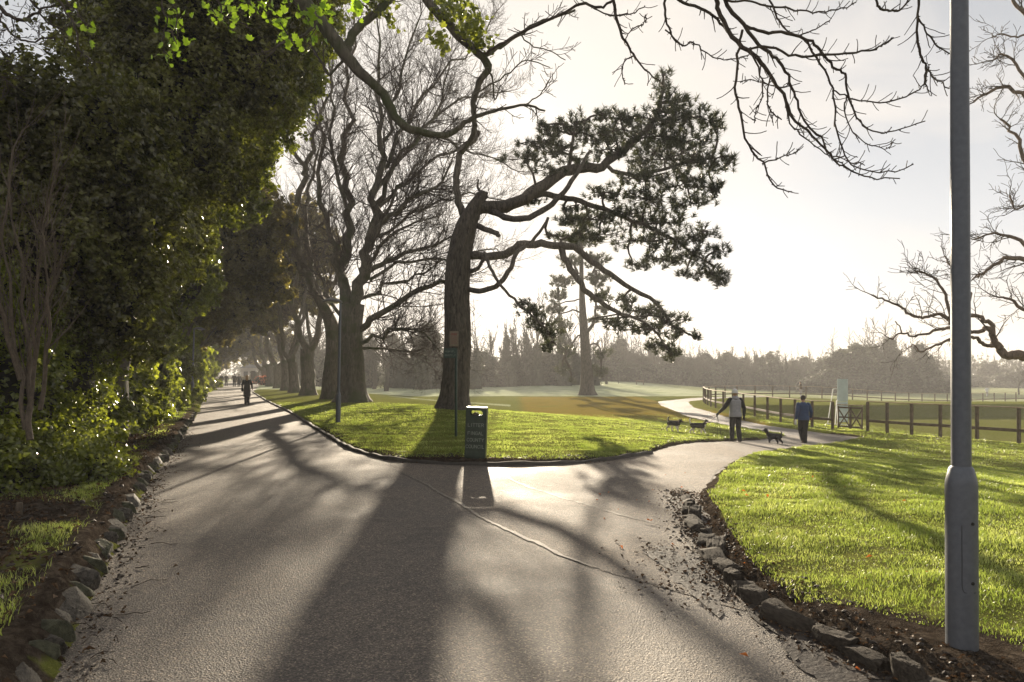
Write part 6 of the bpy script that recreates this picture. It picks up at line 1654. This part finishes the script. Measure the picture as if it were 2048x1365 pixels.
    # jacket or coat
    m = MB(); e_ = .022 + bulky
    if coat:
        loft(m, [(.50, 0, -.01, .20, .15), (.62, 0, -.005, .195, .15), (.80, 0, 0, .19, .145), (.95, 0, 0, .185, .135), (1.08, 0, lean * .3, .165, .125), (1.25, 0, lean * .7, .18, .135), (1.37, 0, lean, .185, .13), (1.43, 0, lean, .14, .10), (1.48, 0, lean, .075, .075)])
    else:
        loft(m, [(.86, 0, 0, .175 + e_, .125 + e_), (.95, 0, 0, .17 + e_, .12 + e_), (1.08, 0, lean * .3, .15 + e_, .105 + e_), (1.25, 0, lean * .7, .16 + e_, .115 + e_), (1.37, 0, lean, .168 + e_, .115 + e_), (1.43, 0, lean, .13 + e_ * .6, .09 + e_ * .5), (1.485, 0, lean + .005, .072, .072)])
    place('coat' if coat else 'jacket', fuse(m, 'jacket', M[top], voxel, 4), root)
    for s in (-1, 1):
        m = MB(); el, wr = [np.array(p, float) for p in arms[s][:2]]
        limb(m, [sh[s] + [-.01 * s, 0, .0], (sh[s] + el) / 2, el, (el + wr) / 2, wr + (el - wr) * .06], [.072 + e_ * .3, .062 + e_ * .4, .053 + e_ * .3, .048 + e_ * .3, .038 + e_ * .2])
        place('sleeve', fuse(m, 'sleeve', M[sleeve or top], voxel, 3), root)
        if glove:
            m = MB(); hand(m, wr, wr - el, (0, 1, 0), .7, 1.12); place('glove', fuse(m, 'glove', M[glove], .006, 1), root)
    if hood:
        m = MB(); limb(m, [(-.07, lean - .06, 1.46), (0, lean - .105, 1.44), (.07, lean - .06, 1.46)], [.045, .055, .045]); limb(m, [(-.08, lean, 1.48), (0, lean - .085, 1.50), (.08, lean, 1.48)], [.032, .042, .032]); place('hood', fuse(m, 'hood', M[hood], voxel, 3), root)
    if hat:
        m = MB(); v, f = ico(3); q = v * [.092, .110, .105] + [0, -.005, .045]; q[:, 2] = np.maximum(q[:, 2], .0); m.add(q @ Rm.T + hc, f)
        th = np.linspace(0, 2 * PI, 25); tube(m, np.column_stack([.086 * np.cos(th), .104 * np.sin(th) - .004, np.full(25, .012)]) @ Rm.T + hc, np.full(25, .017), 8)
        place('hat', fuse(m, 'hat', M[hat], .008, 2), root)
    m = MB(); v, f = ico(3); q = v * [.085, .098, .105] + [0, -.018, .016]
    cut = -.055 if not long_hair else -.20
    q[:, 2] = np.where((v[:, 1] > .35) & (v[:, 2] < .35), np.maximum(q[:, 2], .05), q[:, 2]); q[:, 2] = np.where(v[:, 2] < -.3, q[:, 2] + (cut + .09) * (1 if long_hair else .3) * np.clip(-v[:, 2], 0, 1), q[:, 2])
    q[:, 1] = np.where(v[:, 1] > .3, q[:, 1] * .88, q[:, 1]); q += (.004 * wob(v, 9, 1))[:, None] * v
    m.add(q @ Rm.T + hc, f); 
    if long_hair: limb(m, [hc + [0, -.05, 0], hc + [0, -.085, -.12], hc + [0, -.09, -.2]], [.085, .085, .06])
    place('hair', fuse(m, 'hair', M[hair], .009, 2), root)
    if bag:
        m = MB(); box(m, (-.24, -.06, .93), (.10, .28, .24), 0, None, .03); limb(m, [(-.24, -.06, 1.02), (-.20, -.08, 1.2), (-.12, -.09, 1.36), (.0, -.06, 1.46), (.1, .05, 1.44)], [.012] * 5, 6)
        o = bpy.data.objects.new('shoulder_bag', m.mesh('shoulder_bag', M['cloth_coat'])); sc.collection.objects.link(o)
        o.location = root.location; o.rotation_euler = root.rotation_euler; o.scale = root.scale
        tag(o, 'dark shoulder bag on the left hip of the lone walker', 'bag')
    return root

WX, WY = fx(1471, 22.4), 22.4
woman = make_person((WX, WY), R(4), 'woman in a white beanie and grey jacket with black sleeves, holding dog leads', 1.02,
    legs={-1: [(-.105, .03, .48), (-.115, 0, .09)], 1: [(.10, .02, .48), (.125, -.03, .09)]},
    arms={-1: [(-.34, .02, 1.17), (-.50, .10, .99)], 1: [(.27, -.03, 1.13), (.30, .05, .88)]}, top='cloth_grey', sleeve='cloth_black', bottom='cloth_black', hat='cloth_white', hood='cloth_grey', glove='cloth_black', hair='hair_fair', bulky=.012)
MX, MY = fx(1607, 23.9), 23.9
man = make_person((MX, MY), R(-3), 'man in a blue jacket and black trousers striding away along the path beside the fence', 1.0,
    legs={-1: [(-.06, .14, .50), (-.03, .02, .17)], 1: [(.04, -.03, .48), (.04, -.02, .09)], 'pitch': {-1: -.6}},
    arms={-1: [(-.25, -.10, 1.16), (-.27, -.03, .90)], 1: [(.27, .02, 1.15), (.30, .14, .95)]}, top='cloth_blue', bottom='cloth_black', hair='hair_dark', bulky=.01)
# flask in the man's hand
hp = man.matrix_basis @ Vector((-.275, -.02, .79))
m = MB(); lathe(m, [(0, -.1), (.035, -.1), (.036, .05), (.022, .075), (.022, .1), (0, .1)], 14); o = m.build('water_bottle', M['white_metal']); o.location = hp; o.rotation_euler = (.2, 0, 0); tag(o, 'small pale bottle in the left hand of the man in blue', 'bottle')
make_person((fx(494, 38.6), 38.6), R(16), 'lone walker in a long dark coat on the left road, light behind the hair', 1.0, legs={-1: [(-.07, .05, .48), (-.075, .03, .09)], 1: [(.07, -.02, .48), (.075, -.06, .09)]},
    arms={-1: [(-.245, -.04, 1.15), (-.235, .08, .93)], 1: [(.255, -.02, 1.15), (.27, .12, .98)]}, top='cloth_coat', coat=True, bottom='cloth_black', long_hair=True, bag=True, hair='hair_fair', shoe='black', bulky=.004)
for px, d, lb_, cl, cf, s_ in ((443, 98, 'leftmost of the four distant walkers, dark clothes', 'cloth_black', False, 1.0), (452.5, 97, 'distant walker with sunlit hair, second from the left of the four', 'cloth_coat', False, 1.0), (468.5, 92, 'distant walker in dark clothes and cap, third from the left of the four', 'cloth_black', False, 1.05), (478, 90, 'rightmost of the four distant walkers, greyer coat', 'cloth_coat', True, 1.0)):
    make_person((fx(px, d), d), R(18), lb_, s_, top=cl, bottom='cloth_black', coat=cf, voxel=.02, hair='hair_fair' if px == 452.5 else 'hair_dark', face=False, group='four distant walkers on the road', hat='cloth_black' if px == 468.5 else None, shoe='black')
make_person((fx(1602, 74), 74), R(60), 'distant person in a faded jacket standing beyond the far fence', 1.0, top='litter', bottom='cloth_grey', voxel=.02, face=False)
make_person((fx(1974, 104), 104), R(-60), 'tiny distant runner in a white and green top at the far right', 1.0, top='cloth_white', bottom='cloth_grey', voxel=.02, face=False, legs={-1: [(-.09, .25, .55), (-.09, .10, .2)], 1: [(.09, -.05, .48), (.09, -.25, .2)]}, arms={-1: [(-.25, -.18, 1.2), (-.2, .0, 1.05)], 1: [(.25, .15, 1.2), (.18, .32, 1.2)]})

def make_dog(loc, yaw, label, s_, furs, tail, head, walk=1.0, patches=None, group=None):
    """small rough-coated terrier facing +x: deep chest, tucked belly, jointed legs"""
    root = empty('dog', (loc[0], loc[1], Z(*loc)), label, 'dog', group); root.rotation_euler = (0, 0, yaw); root.scale = (s_,) * 3
    m = MB()
    th = np.arange(16) * 2 * PI / 16; secs = [(-.22, .03, .28, .035), (-.19, .065, .275, .07), (-.10, .07, .27, .078), (.0, .075, .262, .085), (.10, .085, .25, .10), (.17, .078, .26, .095), (.215, .05, .28, .06)]
    v = np.concatenate([np.column_stack([np.full(16, x), ry * np.cos(th), z + rz * np.sin(th)]) for x, ry, z, rz in secs]); k = 16
    i = np.arange(6)[:, None] * k; j = np.arange(k)[None, :]; j2 = (j + 1) % k; m.add(v, np.stack([i + j, i + j2, i + k + j2, i + k + j], -1).reshape(-1, 4)[:, ::-1])
    for x, ry, z, rz in (secs[0], secs[-1]): vv_, ff_ = ico(2); m.add(vv_ * [.03, ry, rz] + [x, 0, z], ff_)
    for s in (-1, 1):
        a = .05 * walk * s
        limb(m, [(-.17, .05 * s, .26), (-.13 + a * .4, .058 * s, .175), (-.205 + a, .058 * s, .095), (-.185 + a * 1.2, .058 * s, .02), (-.155 + a * 1.2, .058 * s, .015)], [.06, .042, .022, .018, .02], 9)
        limb(m, [(.15, .055 * s, .24), (.135 - a * .3, .058 * s, .16), (.155 - a, .058 * s, .085), (.155 - a * 1.1, .058 * s, .02), (.18 - a * 1.1, .058 * s, .014)], [.05, .032, .022, .018, .02], 9)
    hx, hy, hz = head
    limb(m, [(.18, 0, .31), (.22 + hx * .3, hy * .4, .35 + hz * .5), (.255 + hx, hy, .395 + hz)], [.06, .052, .05], 10)
    H_ = np.array([.265 + hx, hy, .405 + hz]); vv_, ff_ = ico(3); m.add(vv_ * [.06, .052, .05] + H_, ff_)
    hd = np.array([1.0, hy * 3, -.12 + hz * .5]); hd /= np.linalg.norm(hd)
    limb(m, [H_ + hd * .03, H_ + hd * .075 - [0, 0, .012], H_ + hd * .105 - [0, 0, .014]], [.036, .027, .02], 9)
    for s in (-1, 1): limb(m, [H_ + [-.015, s * .035, .035], H_ + [-.02, s * .052, .062], H_ + [.002, s * .062, .045]], [.018, .014, .006], 7)
    limb(m, [(-.21, 0, .30)] + tail, np.linspace(.026, .016, len(tail) + 1), 9)
    v_, f_ = None, None
    me = fuse(m, 'body', [M[f] for f in furs], .0085, 1)
    n = len(me.vertices); co = np.empty(n * 3, np.float32); me.vertices.foreach_get('co', co); co = co.reshape(-1, 3)
    no = np.empty(n * 3, np.float32); me.vertices.foreach_get('normal', no); no = no.reshape(-1, 3)
    co = co + no * (.006 * wob(co, 60, 1) + .005 * wob(co, 120, 2))[:, None]; me.vertices.foreach_set('co', co.astype(np.float32).ravel())
    if patches:
        pc = np.empty(len(me.polygons) * 3, np.float32); me.polygons.foreach_get('center', pc); pc = pc.reshape(-1, 3); me.polygons.foreach_set('material_index', patches(pc).astype(np.int32))
    me.update(); place('body', me, root)
    m = MB(); vv_, ff_ = ico(2); m.add(vv_ * [.010, .012, .009] + H_ + hd * .122 - [0, 0, .01], ff_)
    for s in (-1, 1): m.add(vv_ * .007 + H_ + [.048, s * .026, .012], ff_)
    place('eyes_and_nose', m.mesh('eyes_and_nose', M['black']), root)
    m = MB(); t_ = np.linspace(0, 2 * PI, 17); c_ = np.array([.225 + hx * .35, hy * .45, .352 + hz * .5]); tube(m, np.column_stack([c_[0] + .02 * np.sin(t_), c_[1] + .058 * np.cos(t_), c_[2] + .055 * np.sin(t_)]), np.full(17, .006), 6); place('collar', m.mesh('collar', M['print']), root)
    return root, c_
pat = lambda p: ((p[:, 2] < .18 + .02 * wob(p, 30)) | ((p[:, 0] > .20) & (p[:, 2] < .30)) | ((p[:, 0] < -.215) & (p[:, 2] > .33))).astype(int)
d1l, d2l, d3l = (fx(1348, 24.6), 24.6), (fx(1396, 24.4), 24.4), (fx(1548, 22.9), 22.9)
dog1, c1 = make_dog(d1l, R(-55), 'black and white terrier farthest left on the grass, walking towards the camera on a lead', 1.14, ['fur_black', 'fur_white'], [(-.25, 0, .37), (-.24, 0, .43), (-.19, 0, .455)], (0, 0, -.06), 1, lambda p: ((p[:, 2] < .19 + .02 * wob(p, 30)) | (p[:, 0] < -.235)).astype(int))
dog2, c2 = make_dog(d2l, R(-8), 'black and white terrier with a curled white tail, nearer the woman', 1.12, ['fur_black', 'fur_white'], [(-.25, 0, .38), (-.27, 0, .44), (-.235, 0, .49), (-.19, 0, .46)], (.0, 0, -.01), 1, pat)
dog3, c3 = make_dog(d3l, R(128), 'shaggy grey terrier off the lead on the path between the woman and the man', 1.1, ['fur_black', 'fur_grey', 'fur_white'], [(-.24, 0, .36), (-.23, 0, .42)], (0, .03, .03), .8, lambda p: np.where((p[:, 0] > .30) & (p[:, 2] < .42), 2, np.where(wob(p, 14, 2) > .1, 1, 0)))
# leads
def wpt(o, p): return np.array((Matrix.LocRotScale(o.location, o.rotation_euler, o.scale) @ Vector(p))[:])
hnd = wpt(woman, (-.565, .135, .925))
for dg_, c_, lab in ((dog1, c1, 'thin red-brown lead running from the woman to the farther terrier'), (dog2, c2, 'thin red-brown lead running from the woman to the terrier with the curled tail')):
    q = wpt(dg_, c_); t = np.linspace(0, 1, 14)[:, None]; pts = hnd * (1 - t) + q * t; pts[:, 2] -= .06 * np.sin(t[:, 0] * PI)
    m = MB(); tube(m, pts, np.full(14, .007), 6); o = m.build('dog_lead', M['print']); tag(o, lab, 'lead')
m = MB(); t = np.linspace(0, 1, 20); pts = np.column_stack([hnd[0] + .01 + .13 * np.sin(t * PI) ** .5 * np.where(t < .5, 0, 1) * 1.0 + .02 * np.sin(t * PI), np.full(20, hnd[1]), hnd[2] - .78 * np.sin(t * PI) ** .6])
tube(m, pts, np.full(20, .006), 5); o = m.build('dog_lead', M['cloth_black']); tag(o, 'spare black lead hanging in a loop from the left hand of the woman', 'lead')

# ================================================================ grass blades, dead leaves, twigs
def blades(n, box_, dens_fn, h, w, rg, seg=True, zone='lawn'):
    x = rg.uniform(box_[0], box_[1], n); y = rg.uniform(box_[2], box_[3], n)
    k = rg.uniform(0, 1, n) < dens_fn(x, y); x, y = x[k], y[k]; n = len(x)
    z = zg(x, y) - .004
    tus = .75 + .6 * np.clip(wob(np.column_stack([x, y, x * 0]), 2.6, 1) + .6 * wob(np.column_stack([x, y, x * 0]), 7, 3), -.8, 1)
    hh = h * rg.uniform(.45, 1.15, n) * tus; ww = w * rg.uniform(.7, 1.3, n)
    a = rg.uniform(0, 2 * PI, n); l = rg.uniform(.2, 1.0, n) * hh
    dx, dy = np.cos(a) * l, np.sin(a) * l; b = rg.uniform(0, 2 * PI, n); sx_, sy_ = np.cos(b) * ww / 2, np.sin(b) * ww / 2
    p = np.column_stack([x, y, z])
    A = p + np.column_stack([sx_, sy_, 0 * z]); B = p - np.column_stack([sx_, sy_, 0 * z]); mm_ = p + np.column_stack([dx * .35, dy * .35, hh * .62])
    C_ = mm_ - np.column_stack([sx_, sy_, 0 * z]) * .7; D_ = mm_ + np.column_stack([sx_, sy_, 0 * z]) * .7; E_ = p + np.column_stack([dx, dy, hh * .92])
    mb = MB()
    if seg:
        v = np.stack([A, B, C_, D_, E_], 1).reshape(-1, 3); i = np.arange(n)[:, None] * 5
        mb.add(v, i + np.array([[0, 1, 2, 3]]), 0, False); mb.f.append(i + np.array([[3, 2, 4]])); mb.m.append(np.zeros(n, int)); mb.sm.append(np.zeros(n, bool))
    else:
        v = np.stack([A, B, E_], 1).reshape(-1, 3); mb.add(v, np.arange(n * 3).reshape(-1, 3), 0, False)
    return mb
rg = np.random.default_rng(70)
def lawn_d(x, y):
    sd = sdist(ROAD, x, y); sp = sdist(PATH, x, y); n2 = wob(np.column_stack([x, y, x * 0]), 1.6, 4)
    e_ = np.where((x > 1) & (y < 13), .15 + .5 * (1 - S(4.1, 5.1, y)), np.where((x < 3.2) & (x > -6), .06 + .5 * np.exp(-((x + .9) / 1.2) ** 2), .10))
    k = (sd > e_ * (1 + .35 * n2)) & (sp > .05) & (x > Lx(y) + .1)
    inf = (x < .92 * y + 3.2) & (x > -.78 * y - 1)
    base = ((x - 2.66) ** 2 + (y - 4.03) ** 2) > .10
    return np.where(k & inf & base, 1.0, 0.0)
gb = MB()
def merge(a, b):
    a.v += b.v; a.f += [f + a.n for f in b.f]; a.m += b.m; a.sm += b.sm; a.n += b.n
merge(gb, blades(190000, (1.5, 11.5, 3.0, 9.5), lawn_d, .062, .0052, rg))
merge(gb, blades(190000, (1.5, 18, 9.5, 16), lawn_d, .06, .009, rg, False))
merge(gb, blades(150000, (-7, 19, 12.5, 24), lawn_d, .06, .013, rg, False))
merge(gb, blades(110000, (-14, 20, 24, 40), lambda x, y: lawn_d(x, y) * (1 - .8 * S(31, 40, y)), .06, .022, rg, False))
g1 = gb.build('grass', M['grass_blade']); tag(g1, 'short sunlit grass of the lawns beside the road', 'grass', None, 'stuff')
def verge_d(x, y):
    v = Lx(y) - x; n2 = wob(np.column_stack([x, y, x * 0]), 1.9, 9)
    c = np.exp(-((v - .62) / .22) ** 2) * S(-.3, .1, n2) + np.exp(-((v - 1.3) / .5) ** 2) * S(.2, .5, n2) * .5 + .5 * S(18, 30, y) * (v > .2)
    c = c + .8 * np.exp(-((y - 3.7) / .6) ** 2 - ((x + 3.3) / .35) ** 2)
    return np.where((v > .30) & (v < 2.6), np.clip(c, 0, 1), 0)
gb = MB()
merge(gb, blades(130000, (-8.5, -2.5, 3, 13), verge_d, .10, .0062, rg))
merge(gb, blades(60000, (-17, -5, 13, 40), verge_d, .10, .016, rg, False))
g2 = gb.build('grass', M['grass_blade']); tag(g2, 'ragged tufts of bright grass behind the stones of the left verge', 'grass', None, 'stuff')

def scatter_leaves(n, fn, size, rg, lift=.012):
    pts = fn(n, rg); z = np.maximum(zg(pts[:, 0], pts[:, 1]), zb(pts[:, 0], pts[:, 1]) + .022) + rg.uniform(.002, lift, len(pts)); m = MB()
    leaves(m, np.column_stack([pts, z]), size, rg, 1.6, None, 0, fold=.8); return m
def along(poly, off, spread, y0, y1):
    def f(n, rg):
        seg = np.linalg.norm(np.diff(poly, axis=0), axis=1); s_ = np.concatenate([[0], np.cumsum(seg)]); t = rg.uniform(0, s_[-1], n * 3)
        x = np.interp(t, s_, poly[:, 0]) + off + rg.normal(size=n * 3) * spread; y = np.interp(t, s_, poly[:, 1]) + rg.normal(size=n * 3) * spread; k = (y > y0) & (y < y1); return np.column_stack([x, y])[k][:n]
    return f
rp = np.array([(2.5, 10.2), (2.02, 7.4), (1.82, 5.6), (1.97, 4.5), (2.5, 3.3)])
lit = MB()
merge(lit, scatter_leaves(1500, along(rp, -.02, .10, 2.5, 11), .026, rg)); merge(lit, scatter_leaves(900, along(rp, .2, .12, 2.5, 10), .028, rg)); merge(lit, scatter_leaves(260, along(rp, -.22, .16, 2.5, 11), .022, rg))
merge(lit, scatter_leaves(220, along(np.array([(1.3, 6.9), (1.6, 5.9), (1.3, 5.2)]), 0, .22, 4, 8), .03, rg))
l2 = LK[2:9]
merge(lit, scatter_leaves(900, along(l2, .12, .09, 3, 20), .026, rg)); merge(lit, scatter_leaves(6500, along(l2, -1.3, .5, 3, 20), .05, rg, .05))
merge(lit, scatter_leaves(700, along(np.array([(-2.2, 13.6), (1.5, 13.4)]), 0, .2, 13, 14.5), .035, rg))
o = lit.build('leaf_litter', M['litter']); tag(o, 'brown dead leaves and scraps strewn along the road edges and bare soil', 'leaf litter', None, 'stuff')
m = scatter_leaves(46, lambda n, r: np.column_stack([r.uniform(1.0, 5, n), r.uniform(3.8, 12, n)]), .038, rg, .05)
o = m.build('fallen_leaves', M['litter_orange']); tag(o, 'a few orange leaves scattered on the right lawn and gutter', 'leaf litter', None, 'stuff')
# clods and crumbs of soil
m = MB(); v, f = ico(1)
def clods(n, fn, s0, s1):
    p = fn(n, rg); z = np.maximum(zg(p[:, 0], p[:, 1]), zb(p[:, 0], p[:, 1]) + .018)
    for (x, y), zz_ in zip(p, z):
        s_ = rg.uniform(s0, s1); m.add(v * (1 + .3 * rg.normal(size=(len(v), 1))) * [s_, s_ * .9, s_ * .55] + [x, y, zz_ + s_ * .15], f, 0, False)
clods(900, along(rp, -.06, .12, 2.5, 11), .005, .02); clods(400, along(rp, .16, .14, 2.5, 10), .008, .022); clods(1400, along(l2, -1.2, .5, 3, 16), .01, .04); clods(260, along(l2, .10, .07, 3, 16), .006, .018); clods(260, along(np.array([(-2.6, 13.9), (1.6, 13.6)]), 0, .14, 13, 14.5), .01, .035)
o = m.build('soil_crumbs', M['mud']); tag(o, 'dark crumbs and clods of soil beside the kerb stones', 'soil', None, 'stuff')
m = MB()
for _ in range(170):
    if _ < 110: y = rg.uniform(3.2, 13); x = float(Lx(y)) - rg.uniform(.3, 2.2)
    else: y = rg.uniform(3.2, 12); x = float(Lx(y)) + rg.uniform(.02, .35)
    a = rg.uniform(0, PI); L_ = rg.uniform(.06, .3); z0 = max(Z(x, y), float(zb(x, y)) + .012) + .012
    tube(m, jag([(x, y, z0), (x + .5 * L_ * math.cos(a), y + .5 * L_ * math.sin(a), z0 + rg.uniform(0, .03)), (x + L_ * math.cos(a), y + L_ * math.sin(a), max(Z(x + L_ * math.cos(a), y + L_ * math.sin(a)), z0 - .012) + .01)], rg, .1, 2), np.linspace(.004, .002, 5), 4, cap=False)
o = m.build('fallen_twigs', M['twig']); tag(o, 'thin fallen twigs lying on the bare left verge and road edge', 'twigs', None, 'stuff')
# bent stick at the left edge
a, r = limb_px([(-20, 1090), (15, 1065), (35, 1030), (38, 1008)], 7.3, [20, 18, 14, 12], rg, None, .05); m = MB(); tube(m, a, r, 9, rough=.08, rg=rg); o = m.build('stick', M['twig_pale']); tag(o, 'short bent stick poking up from the bare verge at the left edge', 'stick')
# flat stones set in the island edge
for k, (px, py, s_) in enumerate(((792, 903, .30), (705, 853, .3), (985, 915, .22))):
    d = (CAM_H - .09) * FPX / (py - HOR); put_stone(fx(px, d), d, .2 * k, s_ * 1.7, s_, .10, 'flat pale stone set in the island edge ' + ('left of the litter bin', 'near the second lamp post', 'just right of the litter bin')[k], None, k, .1, 'flat_stone', .03)
# wet mud by the right kerb stones
def patch(name, cx, cy_, rx, ry, mat, seed, dz=.0165):
    k = 44; th = np.linspace(0, 2 * PI, k, endpoint=False); w = 1 + .28 * np.sin(th * 3 + seed) + .16 * np.sin(th * 7 + seed * 2) + .1 * np.sin(th * 13)
    v = [(cx, cy_)]; rings = (.35, .7, 1.0)
    for q in rings: v += list(zip(cx + rx * q * w * np.cos(th), cy_ + ry * q * w * np.sin(th)))
    v = np.array(v); z = zb(v[:, 0], v[:, 1]) + dz; v = np.column_stack([v, z]); m = MB(); m.add(v, [[0, 1 + i, 1 + (i + 1) % k] for i in range(k)])
    f = [[1 + r_ * k + i, 1 + (r_ + 1) * k + i, 1 + (r_ + 1) * k + (i + 1) % k, 1 + r_ * k + (i + 1) % k] for r_ in range(2) for i in range(k)]
    m.f.append(np.array(f)); m.m.append(np.zeros(len(f), int)); m.sm.append(np.ones(len(f), bool)); o = m.build(name, mat); tag(o, kind='structure')
patch('mud_film', 1.58, 6.0, .26, .8, M['mud'], 1.0, .0205); patch('mud_film', 1.9, 4.3, .22, .8, M['mud'], 2.0, .0205); patch('mud_film', 2.25, 8.6, .18, .9, M['mud'], 3.0, .0245)

# ---------------------------------------------------------------- haze
hz = MB(); box(hz, (0, 10, 12.5), (1480, 1500, 33)); haze = hz.build('haze', None or M['wall'])
hm = bpy.data.materials.new('haze'); hm.use_nodes = True; nt = hm.node_tree; nt.nodes.clear()
ho = nt.nodes.new('ShaderNodeOutputMaterial'); hv = nt.nodes.new('ShaderNodeVolumePrincipled')
hv.inputs['Color'].default_value = (0.94, 0.93, 0.92, 1); hv.inputs['Density'].default_value = 0.0012; hv.inputs['Anisotropy'].default_value = 0.12
nt.links.new(hv.outputs[0], ho.inputs['Volume']); haze.data.materials.clear(); haze.data.materials.append(hm); tag(haze, kind='stuff')
